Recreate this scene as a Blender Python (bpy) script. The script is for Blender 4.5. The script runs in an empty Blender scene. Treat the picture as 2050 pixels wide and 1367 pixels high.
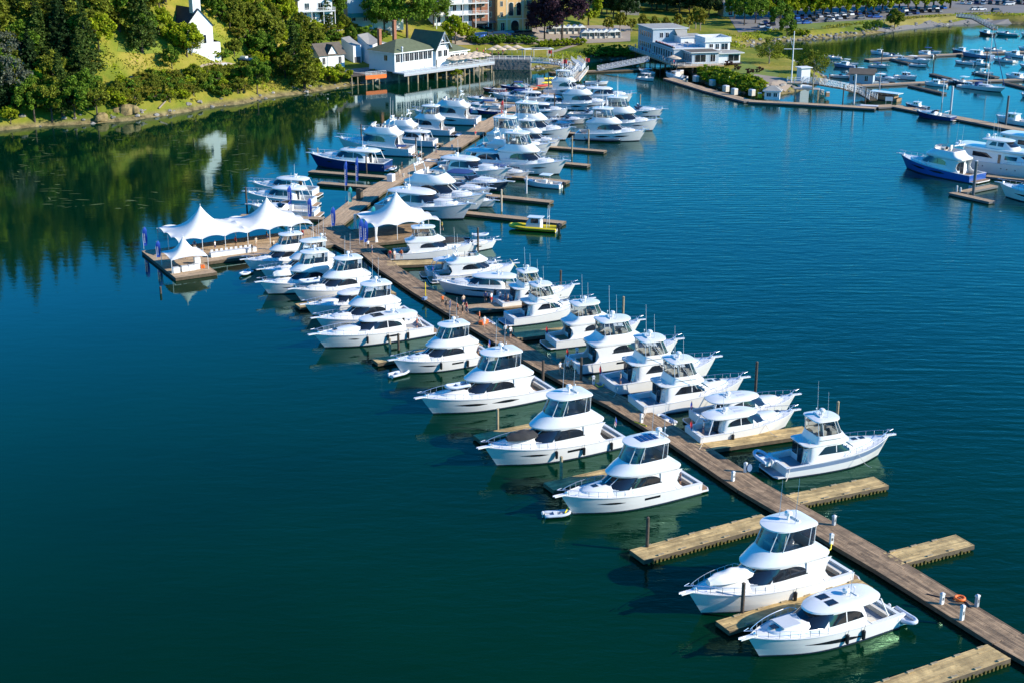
import bpy, math, random
import numpy as np
from mathutils import Vector, Matrix
random.seed(7); np.random.seed(7)
PI = math.pi
sc = bpy.context.scene
# ---------------------------------------------------------------- camera, sky, sun, exposure
CAM_H = 62.4
FOC = 2807.0            # focal length in photograph pixels (2050 wide)
PITCH = math.atan(946 / 2807.)
cam_data = bpy.data.cameras.new('camera')
cam_data.sensor_width = 36.0; cam_data.lens = 36.0 * FOC / 2050
cam_data.clip_start = 1.0; cam_data.clip_end = 6000
cam = bpy.data.objects.new('camera', cam_data)
cam.location = (0, 0, CAM_H); cam.rotation_euler = (PI / 2 - PITCH, 0, 0)
sc.collection.objects.link(cam); sc.camera = cam
SUN_EL = math.radians(27); SUN_AZ = math.radians(-13)    # direction to the sun, from +x
wd = bpy.data.worlds.new('World'); sc.world = wd; wd.use_nodes = True
nt = wd.node_tree; bg = nt.nodes['Background']
sky = nt.nodes.new('ShaderNodeTexSky'); sky.sky_type = 'NISHITA'; sky.sun_disc = False
sky.sun_elevation = SUN_EL; sky.sun_rotation = PI / 2 - SUN_AZ
sky.air_density = 1.0; sky.dust_density = 0.0; sky.ozone_density = 3.0
hs = nt.nodes.new('ShaderNodeHueSaturation'); hs.inputs['Saturation'].default_value = 1.4
nt.links.new(sky.outputs[0], hs.inputs['Color']); tint = nt.nodes.new('ShaderNodeMix'); tint.data_type = 'RGBA'; tint.blend_type = 'MULTIPLY'; tint.inputs['Factor'].default_value = 1; tint.inputs['B'].default_value = (.26, 1.04, 1.26, 1)
nt.links.new(hs.outputs[0], tint.inputs['A']); nt.links.new(tint.outputs['Result'], bg.inputs[0])
bg.inputs[1].default_value = 0.13
sd = bpy.data.lights.new('sun', 'SUN'); sd.energy = 5.0; sd.angle = math.radians(0.5); sd.color = (1, .93, .80)
so = bpy.data.objects.new('sun', sd); sc.collection.objects.link(so)
so.rotation_euler = Vector((math.cos(SUN_EL) * math.cos(SUN_AZ), math.cos(SUN_EL) * math.sin(SUN_AZ), math.sin(SUN_EL))).to_track_quat('Z', 'Y').to_euler()
sc.view_settings.view_transform = 'Standard'; sc.view_settings.look = 'None'
sc.view_settings.exposure = 0.62; sc.view_settings.gamma = 1.0
sc.cycles.max_bounces = 6; sc.cycles.diffuse_bounces = 2; sc.cycles.glossy_bounces = 3
sc.cycles.transmission_bounces = 3; sc.cycles.transparent_max_bounces = 8
sc.cycles.caustics_reflective = False; sc.cycles.caustics_refractive = False

cp, sp = math.cos(PITCH), math.sin(PITCH)
def G(px, py, z=0.0):
    """point of the place at height z that the surveyed photograph position stands for"""
    u = px - 1025; v = py - 683.5
    t = (z - CAM_H) / (-FOC * sp - v * cp)
    return Vector((u * t, (FOC * cp - v * sp) * t, z))

# ---------------------------------------------------------------- materials
MT = {}
def _noise(nt, scale, detail=4, rough=.55, vec=None, dist=0):
    n = nt.nodes.new('ShaderNodeTexNoise'); n.inputs['Scale'].default_value = scale
    n.inputs['Detail'].default_value = detail; n.inputs['Roughness'].default_value = rough
    n.inputs['Distortion'].default_value = dist
    if vec: nt.links.new(vec, n.inputs['Vector'])
    return n
def _ramp(nt, fac, stops):
    r = nt.nodes.new('ShaderNodeValToRGB'); el = r.color_ramp.elements
    while len(el) < len(stops): el.new(.5)
    for e, (p, c) in zip(el, stops): e.position = p; e.color = (*c, 1)
    nt.links.new(fac, r.inputs[0]); return r
def mat(name, col, rough=.5, metal=0., var=0., vscale=3., isl=0., bump=0., bscale=20., col2=None, coat=0., spec=.5, obj_space=True):
    m = bpy.data.materials.new(name); m.use_nodes = True; nt = m.node_tree
    b = nt.nodes['Principled BSDF']; b.inputs['Base Color'].default_value = (*col, 1)
    b.inputs['Roughness'].default_value = rough; b.inputs['Metallic'].default_value = metal
    b.inputs['Specular IOR Level'].default_value = spec
    b.inputs['Coat Weight'].default_value = coat
    tc = nt.nodes.new('ShaderNodeTexCoord') if (var or bump) else None
    vec = tc.outputs['Object' if obj_space else 'Generated'] if tc else None
    c_out = None
    if var or col2:
        n = _noise(nt, vscale, 5, .6, vec)
        c2 = col2 or tuple(c * (1 - var) for c in col)
        r = _ramp(nt, n.outputs['Fac'], [(.35, c2), (.65, col)]); c_out = r.outputs[0]
    if isl:
        g = nt.nodes.new('ShaderNodeNewGeometry'); h = nt.nodes.new('ShaderNodeHueSaturation')
        mr = nt.nodes.new('ShaderNodeMapRange'); mr.inputs['To Min'].default_value = 1 - isl; mr.inputs['To Max'].default_value = 1 + isl
        nt.links.new(g.outputs['Random Per Island'], mr.inputs['Value']); nt.links.new(mr.outputs[0], h.inputs['Value'])
        h.inputs['Color'].default_value = (*col, 1)
        if c_out: nt.links.new(c_out, h.inputs['Color'])
        c_out = h.outputs[0]
    if c_out: nt.links.new(c_out, b.inputs['Base Color'])
    if bump:
        n = _noise(nt, bscale, 4, .6, vec); bp = nt.nodes.new('ShaderNodeBump'); bp.inputs['Strength'].default_value = bump
        bp.inputs['Distance'].default_value = .05
        nt.links.new(n.outputs['Fac'], bp.inputs['Height']); nt.links.new(bp.outputs[0], b.inputs['Normal'])
    MT[name] = m; return m
mat('white', (.76, .75, .72), .22, var=.05, vscale=.7, coat=.3)
mat('white_matte', (.74, .73, .70), .6, var=.08, vscale=2)
mat('cream', (.62, .56, .46), .6, var=.1, vscale=3)
mat('seat', (.66, .60, .50), .7)
mat('beige', (.60, .47, .33), .8, var=.1)
mat('black', (.012, .012, .014), .4)
mat('rubber', (.02, .022, .03), .55)
mat('glass', (.012, .016, .022), .06, spec=.8)
mat('navy', (.012, .03, .13), .15, coat=.5)
mat('blue_hull', (.03, .10, .36), .15, coat=.5)
mat('grey_hull', (.05, .07, .10), .2, coat=.4)
mat('red_hull', (.35, .05, .04), .3)
mat('boot', (.018, .03, .06), .4)
mat('stripe', (.17, .24, .36), .3)
mat('steel', (.75, .75, .76), .25, metal=.9)
mat('grey', (.35, .36, .38), .6)
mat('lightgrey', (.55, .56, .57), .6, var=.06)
mat('darkgrey', (.10, .105, .11), .6)
mat('teak', (.33, .20, .10), .6, var=.25, vscale=6)
mat('deck_grey', (.30, .31, .33), .7, var=.1, vscale=5)
mat('canvas_blue', (.015, .05, .18), .8)
mat('canvas_black', (.03, .03, .032), .9, var=.3)
mat('canvas_white', (.74, .72, .67), .85, var=.06, vscale=2)
mat('tube_grey', (.50, .55, .62), .5)
mat('tube_yellow', (.72, .55, .02), .4)
mat('orange', (.85, .16, .02), .5)
mat('yellow', (.80, .62, .02), .5)
mat('red', (.55, .03, .03), .6)
mat('teal', (.02, .33, .33), .7)
mat('flag_blue', (.02, .08, .42), .7)
mat('skin', (.50, .30, .20), .6)
mat('hair', (.06, .035, .02), .8)
mat('wood_dark', (.36, .235, .13), .85, var=.5, vscale=.9, isl=.36, bump=.3, bscale=9)
mat('wood_gold', (.62, .43, .18), .85, var=.45, vscale=.9, isl=.28, bump=.3, bscale=9)
mat('wood_mid', (.47, .325, .19), .85, var=.25, vscale=2.2, isl=.22)
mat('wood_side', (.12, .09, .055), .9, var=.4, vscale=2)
mat('weed', (.13, .11, .02), .95, var=.5, vscale=3)
mat('pile', (.10, .075, .055), .9, var=.5, vscale=2)
mat('pile_light', (.42, .33, .20), .9, var=.4, vscale=2)
mat('float', (.05, .05, .05), .9)
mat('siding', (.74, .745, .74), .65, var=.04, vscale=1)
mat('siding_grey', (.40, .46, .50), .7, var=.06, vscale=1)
mat('roof_green', (.12, .14, .075), .9, var=.2, vscale=.8, bump=.3, bscale=4)
mat('roof_brown', (.13, .105, .08), .9, var=.25, vscale=.8, bump=.3, bscale=4)
mat('roof_grey', (.36, .34, .30), .9, var=.2, vscale=.5)
mat('roof_dark', (.045, .05, .06), .8, var=.2, vscale=.5)
mat('roof_teal', (.015, .22, .15), .6)
mat('brick', (.36, .15, .085), .9, var=.3, vscale=1.5)
mat('stucco', (.66, .40, .17), .85, var=.12, vscale=.8)
mat('trim', (.62, .55, .42), .8)
mat('stone', (.30, .28, .25), .95, var=.5, vscale=.6, isl=.35, bump=.5, bscale=3)
mat('asphalt', (.20, .185, .17), .95, var=.15, vscale=.05)
mat('gravel', (.34, .27, .20), .95, var=.2, vscale=.1)
mat('concrete', (.45, .43, .39), .9, var=.15, vscale=.5)
mat('bark', (.10, .075, .055), .95, var=.4, vscale=1.5)
mat('bark_pale', (.33, .27, .21), .95, var=.3)
for nm, c in dict(leaf_fir=(.095, .15, .024), leaf_olive=(.23, .26, .022), leaf_bright=(.36, .42, .014), leaf_mid=(.16, .27, .020),
                  leaf_dark=(.035, .075, .018), leaf_purple=(.075, .034, .052), leaf_gold=(.33, .30, .030), leaf_silver=(.17, .19, .13),
                  leaf_rust=(.09, .03, .03)).items():
    m = mat(nm, c, .75, var=.45, vscale=.30, isl=.45, spec=.2)
    b = m.node_tree.nodes['Principled BSDF']
    # a little light passes through thin leaves
    tr = m.node_tree.nodes.new('ShaderNodeBsdfTranslucent'); mx = m.node_tree.nodes.new('ShaderNodeMixShader'); mx.inputs[0].default_value = .30
    src = b.inputs['Base Color'].links[0].from_socket
    m.node_tree.links.new(src, tr.inputs[0]); out = m.node_tree.nodes['Material Output']
    m.node_tree.links.new(b.outputs[0], mx.inputs[1]); m.node_tree.links.new(tr.outputs[0], mx.inputs[2]); m.node_tree.links.new(mx.outputs[0], out.inputs[0])
def clear_vinyl():
    m = bpy.data.materials.new('clear_vinyl'); m.use_nodes = True; nt = m.node_tree; nt.nodes.clear()
    o = nt.nodes.new('ShaderNodeOutputMaterial'); t = nt.nodes.new('ShaderNodeBsdfTransparent'); t.inputs[0].default_value = (.72, .76, .78, 1)
    g = nt.nodes.new('ShaderNodeBsdfGlossy'); g.inputs['Roughness'].default_value = .08; g.inputs[0].default_value = (.9, .95, 1, 1)
    mx = nt.nodes.new('ShaderNodeMixShader'); fr = nt.nodes.new('ShaderNodeFresnel'); fr.inputs[0].default_value = 1.6
    nt.links.new(fr.outputs[0], mx.inputs[0]); nt.links.new(t.outputs[0], mx.inputs[1]); nt.links.new(g.outputs[0], mx.inputs[2]); nt.links.new(mx.outputs[0], o.inputs[0])
    MT['vinyl'] = m
clear_vinyl()
def water_mat():
    m = bpy.data.materials.new('water'); m.use_nodes = True; nt = m.node_tree; nt.nodes.clear(); L = nt.links
    b = nt.nodes.new('ShaderNodeBsdfDiffuse'); gl = nt.nodes.new('ShaderNodeBsdfGlossy'); gl.inputs['Roughness'].default_value = .03; out = nt.nodes.new('ShaderNodeOutputMaterial')
    fr = nt.nodes.new('ShaderNodeFresnel'); fr.inputs['IOR'].default_value = 1.44; mix = nt.nodes.new('ShaderNodeMixShader')
    # tinted water: its mirror image is green up close and cyan at grazing angles
    tn = _ramp(nt, fr.outputs[0], [(.04, (.12, .30, .10)), (.10, (.34, .66, .46)), (.22, (.70, 1.0, .95)), (.50, (.90, 1.0, 1.0))])
    L.new(tn.outputs[0], gl.inputs['Color']); L.new(fr.outputs[0], mix.inputs[0]); L.new(b.outputs[0], mix.inputs[1]); L.new(gl.outputs[0], mix.inputs[2]); L.new(mix.outputs[0], out.inputs[0])
    g = nt.nodes.new('ShaderNodeNewGeometry')
    # body colour: green teal with slow patches
    n0 = _noise(nt, .016, 4, .55, g.outputs['Position'])
    r0 = _ramp(nt, n0.outputs['Fac'], [(.3, (.0003, .014, .006)), (.7, (.0005, .025, .011))])
    L.new(r0.outputs[0], b.inputs['Color'])
    # ripples: two crossing trains of small wind waves, calmer on the sheltered left side
    def wave(rot, sx, sy, scale, detail):
        mp = nt.nodes.new('ShaderNodeMapping'); mp.inputs['Rotation'].default_value = (0, 0, rot); mp.inputs['Scale'].default_value = (sx, sy, 1)
        L.new(g.outputs['Position'], mp.inputs['Vector']); return _noise(nt, scale, detail, .55, mp.outputs[0], .4)
    w1 = wave(math.radians(12), .35, 1.0, .9, 4); w2 = wave(math.radians(-30), .4, 1.0, .33, 3); w3 = wave(math.radians(5), 1, 1, 3.0, 2)
    a1 = nt.nodes.new('ShaderNodeMath'); a1.operation = 'MULTIPLY_ADD'; a1.inputs[1].default_value = 1.6
    L.new(w2.outputs['Fac'], a1.inputs[0]); L.new(w1.outputs['Fac'], a1.inputs[2])
    a2 = nt.nodes.new('ShaderNodeMath'); a2.operation = 'MULTIPLY_ADD'; a2.inputs[1].default_value = .22
    L.new(w3.outputs['Fac'], a2.inputs[0]); L.new(a1.outputs[0], a2.inputs[2])
    # boat wake: long curved wavelets crossing the open basin on the right
    wv = nt.nodes.new('ShaderNodeTexWave'); wv.wave_type = 'RINGS'; wv.rings_direction = 'SPHERICAL'; wv.inputs['Scale'].default_value = .16
    wv.inputs['Distortion'].default_value = 2.5; wv.inputs['Detail'].default_value = 2; wv.inputs['Detail Scale'].default_value = .15
    mp = nt.nodes.new('ShaderNodeMapping'); mp.inputs['Location'].default_value = (-52, -25, 0); L.new(g.outputs['Position'], mp.inputs['Vector']); L.new(mp.outputs[0], wv.inputs['Vector'])
    nm = _noise(nt, .02, 2, .5, g.outputs['Position']); rm = _ramp(nt, nm.outputs['Fac'], [(.42, (0, 0, 0)), (.62, (1, 1, 1))])
    sx = nt.nodes.new('ShaderNodeSeparateXYZ'); L.new(g.outputs['Position'], sx.inputs[0])
    right = nt.nodes.new('ShaderNodeMapRange'); right.inputs['From Min'].default_value = -10; right.inputs['From Max'].default_value = 25; L.new(sx.outputs['X'], right.inputs['Value'])
    m1 = nt.nodes.new('ShaderNodeMath'); m1.operation = 'MULTIPLY'; L.new(wv.outputs['Fac'], m1.inputs[0]); L.new(rm.outputs[0], m1.inputs[1])
    m2 = nt.nodes.new('ShaderNodeMath'); m2.operation = 'MULTIPLY'; L.new(m1.outputs[0], m2.inputs[0]); L.new(right.outputs[0], m2.inputs[1])
    a3 = nt.nodes.new('ShaderNodeMath'); a3.operation = 'MULTIPLY_ADD'; a3.inputs[1].default_value = .28; L.new(m2.outputs[0], a3.inputs[0]); L.new(a2.outputs[0], a3.inputs[2])
    # sheltered water behind the boats is calmer
    calm = nt.nodes.new('ShaderNodeMapRange'); calm.inputs['From Min'].default_value = -45; calm.inputs['From Max'].default_value = 30
    calm.inputs['To Min'].default_value = .14; calm.inputs['To Max'].default_value = 1; L.new(sx.outputs['X'], calm.inputs['Value'])
    far = nt.nodes.new('ShaderNodeMapRange'); far.inputs['From Min'].default_value = 330; far.inputs['From Max'].default_value = 420
    far.inputs['To Min'].default_value = 1; far.inputs['To Max'].default_value = .35; L.new(sx.outputs['Y'], far.inputs['Value'])
    ml = nt.nodes.new('ShaderNodeMath'); ml.operation = 'MULTIPLY'; L.new(calm.outputs[0], ml.inputs[0]); L.new(far.outputs[0], ml.inputs[1])
    bp = nt.nodes.new('ShaderNodeBump'); bp.inputs['Distance'].default_value = .055
    L.new(ml.outputs[0], bp.inputs['Strength']); L.new(a3.outputs[0], bp.inputs['Height']); L.new(bp.outputs[0], gl.inputs['Normal']); L.new(bp.outputs[0], fr.inputs['Normal'])
    MT['water'] = m
water_mat()

# ---------------------------------------------------------------- mesh builder
KIDS = {}
def link_kid(o, p): o.parent = p; KIDS.setdefault(p.name, []).append(o)
class MB:
    def __init__(s): s.v = []; s.f = []; s.m = []; s.mats = []
    def mi(s, m):
        if m not in s.mats: s.mats.append(m)
        return s.mats.index(m)
    def add(s, vs, fs, m):
        o = len(s.v); s.v += [tuple(p) for p in vs]; k = s.mi(m)
        for f in fs: s.f.append(tuple(i + o for i in f)); s.m.append(k)
    def box(s, x0, y0, z0, x1, y1, z1, m, rz=0, c=None):
        vs = [(x, y, z) for z in (z0, z1) for y in (y0, y1) for x in (x0, x1)]
        if rz:
            cx, cy = c or ((x0 + x1) / 2, (y0 + y1) / 2); ca, sa = math.cos(rz), math.sin(rz)
            vs = [(cx + (x - cx) * ca - (y - cy) * sa, cy + (x - cx) * sa + (y - cy) * ca, z) for x, y, z in vs]
        s.add(vs, [(0, 2, 3, 1), (4, 5, 7, 6), (0, 1, 5, 4), (2, 6, 7, 3), (0, 4, 6, 2), (1, 3, 7, 5)], m); return s
    def prism(s, pts, z0, z1, m, mtop=None):
        n = len(pts); vs = [(p[0], p[1], z0) for p in pts] + [(p[0], p[1], z1) for p in pts]
        s.add(vs, [(i, (i + 1) % n, n + (i + 1) % n, n + i) for i in range(n)] + [tuple(range(n))[::-1]], m)
        s.add([(p[0], p[1], z1) for p in pts], [tuple(range(n))], mtop or m); return s
    def tube(s, pts, r, m, n=5, close=False):
        pts = [Vector(p) for p in pts]; rs = r if isinstance(r, (list, tuple)) else [r] * len(pts); vs = []
        for i, p in enumerate(pts):
            d = (pts[min(i + 1, len(pts) - 1)] - pts[max(i - 1, 0)]).normalized()
            a = d.cross(Vector((0, 0, 1)));
            if a.length < .05: a = Vector((1, 0, 0))
            a.normalize(); b = d.cross(a)
            for k in range(n):
                t = 2 * PI * k / n; vs.append(p + (a * math.cos(t) + b * math.sin(t)) * rs[i])
        fs = [(i * n + k, i * n + (k + 1) % n, (i + 1) * n + (k + 1) % n, (i + 1) * n + k) for i in range(len(pts) - 1) for k in range(n)]
        fs += [tuple(range(n))[::-1], tuple((len(pts) - 1) * n + k for k in range(n))]
        s.add(vs, fs, m); return s
    def rings(s, rings, m, cap0=True, cap1=True, mband=None):
        n = len(rings[0]); vs = [p for r in rings for p in r]; o = len(s.v); s.v += [tuple(p) for p in vs]
        for i in range(len(rings) - 1):
            k = s.mi(mband[i] if mband else m)
            for j in range(n): s.f.append((o + i * n + j, o + i * n + (j + 1) % n, o + (i + 1) * n + (j + 1) % n, o + (i + 1) * n + j)); s.m.append(k)
        if cap0: s.f.append(tuple(o + j for j in range(n))[::-1]); s.m.append(s.mi(m))
        if cap1: s.f.append(tuple(o + (len(rings) - 1) * n + j for j in range(n))); s.m.append(s.mi(mband[-1] if mband else m))
        return s
    def grid(s, rows, m):
        n = len(rows[0]); s.add([p for r in rows for p in r], [(i * n + j, i * n + j + 1, (i + 1) * n + j + 1, (i + 1) * n + j) for i in range(len(rows) - 1) for j in range(n - 1)], m); return s
    def ball(s, c, r, m, sz=1., n=8):
        rings = []
        for i in range(1, 6):
            t = PI * i / 6; rings.append([(c[0] + r * math.sin(t) * math.cos(2 * PI * k / n), c[1] + r * math.sin(t) * math.sin(2 * PI * k / n), c[2] - r * sz * math.cos(t)) for k in range(n)])
        return s.rings(rings, m)
    def build(s, name, parent=None, smooth=30, loc=None, rz=0):
        me = bpy.data.meshes.new(name); me.from_pydata(s.v, [], s.f)
        for m in s.mats: me.materials.append(MT[m])
        if len(s.mats) > 1: me.polygons.foreach_set('material_index', s.m)
        if smooth:
            me.polygons.foreach_set('use_smooth', [True] * len(s.f)); me.set_sharp_from_angle(angle=math.radians(smooth))
        o = bpy.data.objects.new(name, me); sc.collection.objects.link(o)
        if parent: link_kid(o, parent)
        if loc is not None: o.location = loc
        if rz: o.rotation_euler.z = rz
        return o
def tag(o, label=None, cat=None, group=None, kind=None):
    if label: o['label'] = label
    if cat: o['category'] = cat
    if group: o['group'] = group
    if kind: o['kind'] = kind
    return o
def empty(name, loc=(0, 0, 0), rz=0):
    o = bpy.data.objects.new(name, None); o.empty_display_size = .5; sc.collection.objects.link(o); o.location = loc; o.rotation_euler.z = rz; return o
def clone(o, parent=None, loc=None, rz=None, s=None, skip=()):
    c = o.copy(); sc.collection.objects.link(c)
    if parent: link_kid(c, parent)
    if loc is not None: c.location = loc
    if rz is not None: c.rotation_euler.z = rz
    if s is not None: c.scale = s if hasattr(s, '__len__') else (s, s, s)
    if c.data is not None:
        for sl in c.material_slots:
            if sl.link == 'OBJECT': sl.link = 'DATA'
    for k in KIDS.get(o.name, []):
        if k.name.split('.')[0] not in skip: clone(k, c)
    return c
def shared(o, name, parent, loc=(0, 0, 0), rz=0, s=None):
    """another object on the same mesh"""
    c = bpy.data.objects.new(name, o if isinstance(o, bpy.types.Mesh) else o.data); sc.collection.objects.link(c)
    if parent: link_kid(c, parent)
    c.location = loc; c.rotation_euler.z = rz
    if s is not None: c.scale = s if hasattr(s, '__len__') else (s, s, s)
    return c
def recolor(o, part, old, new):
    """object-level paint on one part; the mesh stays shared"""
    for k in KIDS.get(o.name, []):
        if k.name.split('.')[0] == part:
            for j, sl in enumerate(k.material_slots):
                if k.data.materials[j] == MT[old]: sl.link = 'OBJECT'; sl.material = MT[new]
# ================================================================ BOATS (local x: stern 0 -> bow +, z 0 = waterline)
INFO = {}
def reg(r, total, H, aft):
    x1 = total - aft; INFO[r.name] = (-aft, x1, H.zb if H else .6); return r, H
class Hull:
    def __init__(s, L, B, zs, zb, rake=.11, flare=.15, tail=.93, full=2.4): s.__dict__.update(L=L, B=B, zs=zs, zb=zb, rake=rake, flare=flare, tail=tail, full=full)
    def half(s, u):
        b = s.B / 2 * (s.tail + (1 - s.tail) * min(u / .3, 1))
        if u > .45: b *= max(0, 1 - ((u - .45) / .55) ** s.full)
        return b
    def sheer(s, u): return s.zs + (s.zb - s.zs) * max(u, 0) ** 1.7
    def pt(s, u, z, side=1, off=0.):
        t = max(0, min(1, (z + .35) / (s.sheer(u) + .35)))
        w = .92 - (.92 - s.flare) * u ** 3
        y = s.half(u) * (w + (1 - w) * t ** .75)
        return (s.L * (u - s.rake * (1 - t) * u ** 4), side * (y + off), z)
    def mesh(s, paint, boot='boot', n=22, zboot=.16):
        M = MB(); us = [1 - (1 - i / n) ** 1.25 for i in range(n + 1)]; lev = [-.35, zboot, None]
        fr = [0, .33, .66, 1]
        rows = []
        for u in us:
            sh = s.sheer(u); zz = [-.35, zboot, zboot + .09] + [zboot + .09 + (sh - zboot - .09) * f for f in (.33, .66, 1)]
            rows.append(zz)
        for side in (1, -1):
            pts = [[s.pt(u, z, side) for z in zz] for u, zz in zip(us, rows)]
            for b in range(5):
                q = [[r[b], r[b + 1]] for r in pts]
                if side < 0: q = [r[::-1] for r in q]
                M.grid(q, boot if b == 0 else (paint if b > 1 else paint))
        a = [s.pt(0, z, 1) for z in rows[0]]; b = [s.pt(0, z, -1) for z in rows[0]]
        M.grid([a, b], paint)
        return M
    def rail(s, M, u0, u1, h, r, m, inset=.12, posts=8, n=12, lean=0):
        for sd in (1, -1):
            M.tube([(s.pt(u0 + (u1 - u0) * i / n, s.sheer(u0 + (u1 - u0) * i / n), sd, -inset)[0] + lean, s.pt(u0 + (u1 - u0) * i / n, s.sheer(u0 + (u1 - u0) * i / n), sd, -inset)[1], s.sheer(u0 + (u1 - u0) * i / n) + h * min(1, i * .5 + .15)) for i in range(n + 1)], r, m, 4)
            for i in range(posts):
                u = u0 + (u1 - u0) * (i + .5) / posts; p = s.pt(u, s.sheer(u), sd, -inset)
                M.tube([p, (p[0] + lean, p[1], p[2] + h)], r * .9, m, 4)
        return M
    def window(s, u0, u1, z0, z1, side, shape='blade', off=.012, n=12, lift=.0):
        M = MB(); lo = []; hi = []
        for i in range(n + 1):
            f = i / n; u = u0 + (u1 - u0) * f
            k = {'blade': min(1, 3.2 * f + .05) * min(1, 2.2 * (1 - f) + .02), 'box': 1, 'oval': math.sqrt(max(.03, 1 - (2 * f - 1) ** 2))}[shape]
            zc = (z0 + z1) / 2 + lift * (f - .5); h = (z1 - z0) / 2 * k
            lo.append(s.pt(u, zc - h, side, off)); hi.append(s.pt(u, zc + h, side, off))
        M.grid([lo, hi] if side < 0 else [hi, lo], 'glass'); return M

class Sup:
    """superstructure moulding: stacked rounded plan outlines (z, x_aft, x_front, half_width, aft_exp, front_exp)"""
    def __init__(s, levels, xm=.5): s.lv = levels; s.xm = xm
    def at(s, z):
        lv = s.lv
        for a, b in zip(lv, lv[1:]):
            if a[0] <= z <= b[0]:
                f = (z - a[0]) / max(1e-6, b[0] - a[0]); return tuple(p + (q - p) * f for p, q in zip(a, b))
        return lv[0] if z < lv[0][0] else lv[-1]
    def pt(s, L, th, off=0.):
        z, xa, xf, hw, ea, ef = L; xc = xa + (xf - xa) * s.xm; c, sn = math.cos(th), math.sin(th)
        e = ef if c > 0 else ea; R = (xf - xc) if c > 0 else (xc - xa)
        x = xc + (1 if c > 0 else -1) * (R + off) * abs(c) ** (2 / e); y = (hw + off) * (1 if sn > 0 else -1) * abs(sn) ** (2 / e)
        return (x, y, z)
    def sy(s, z, x):
        _, xa, xf, hw, ea, ef = s.at(z); xc = xa + (xf - xa) * s.xm
        e = ef if x > xc else ea; R = (xf - xc) if x > xc else (xc - xa)
        c = min(1, abs(x - xc) / R); return hw * max(0, 1 - c ** e) ** (1 / e)
    def mesh(s, m, N=36, bands=None, cap1=True, cap0=True):
        M = MB(); M.rings([[s.pt(L, 2 * PI * k / N) for k in range(N)] for L in s.lv], m, cap0, cap1, bands); return M
    def front(s, z0, z1, th=.9, m='glass', off=.015, n=14, k=4):
        M = MB(); rows = []
        for j in range(k + 1):
            L = s.at(z0 + (z1 - z0) * j / k); rows.append([s.pt(L, -th + 2 * th * i / n, off) for i in range(n + 1)])
        M.grid(rows, m); return M
    def side(s, x0, x1, zlo, zhi, sd, m='glass', off=.02, n=14, k=3):
        M = MB(); rows = []
        for j in range(k + 1):
            r = []
            for i in range(n + 1):
                x = x0 + (x1 - x0) * i / n; a, b = zlo(i / n), zhi(i / n); z = a + (b - a) * j / k
                r.append((x, sd * (s.sy(z, x) + off), z))
            rows.append(r if sd < 0 else r[::-1])
        M.grid(rows, m); return M
def arch(lo, hi, fa=.35):      # window that tapers to a point aft (f = 0 aft)
    return (lambda f: lo + (hi - lo) * .0), (lambda f: lo + (hi - lo) * min(1, math.sqrt(max(0, 1 - (1 - min(1, f / fa)) ** 2))) + .001)

def raise_up(r, f, z0=1.6):
    """taller upper works: everything above the deck edge line grows by f"""
    for k in KIDS[r.name]:
        if k.name.split('.')[0] in ('hull', 'deck', 'coaming', 'bow_rail', 'bow_pulpit', 'anchor', 'windlass', 'rub_rail', 'hull_window', 'porthole', 'hull_stripe', 'deck_cleat', 'trunk_cabin', 'hatch', 'cockpit_floor', 'swim_platform'): continue
        for v in k.data.vertices:
            if v.co.z > z0: v.co.z = z0 + (v.co.z - z0) * f
def fit_out(r, H, stuff):
    """rails, pulpit, anchor, cleats, hatch for a hull"""
    M = MB(); H.rail(M, .52, .985, .62, .028, 'steel'); M.tube([(H.L * .985, .25, H.zb + .62), (H.L + .45, 0, H.zb + .66), (H.L * .985, -.25, H.zb + .62)], .028, 'steel', 4); M.build('bow_rail', r)
    M = MB(); x = H.L; M.box(x - .9, -.22, H.zb - .05, x + .8, .22, H.zb + .06, 'white'); M.build('bow_pulpit', r)
    M = MB(); M.tube([(x + .95, 0, H.zb + .05), (x + .3, 0, H.zb + .1)], .05, 'steel', 5); M.build('anchor', r)
    M = MB(); M.ball((x - .7, 0, H.zb + .12), .16, 'steel'); M.build('windlass', r)
    M = MB()
    for sd in (1, -1):
        M.tube([H.pt(i / 16, H.sheer(i / 16) - .02, sd, .015) for i in range(17)], .045, 'lightgrey', 5)
    M.build('rub_rail', r)

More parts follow.
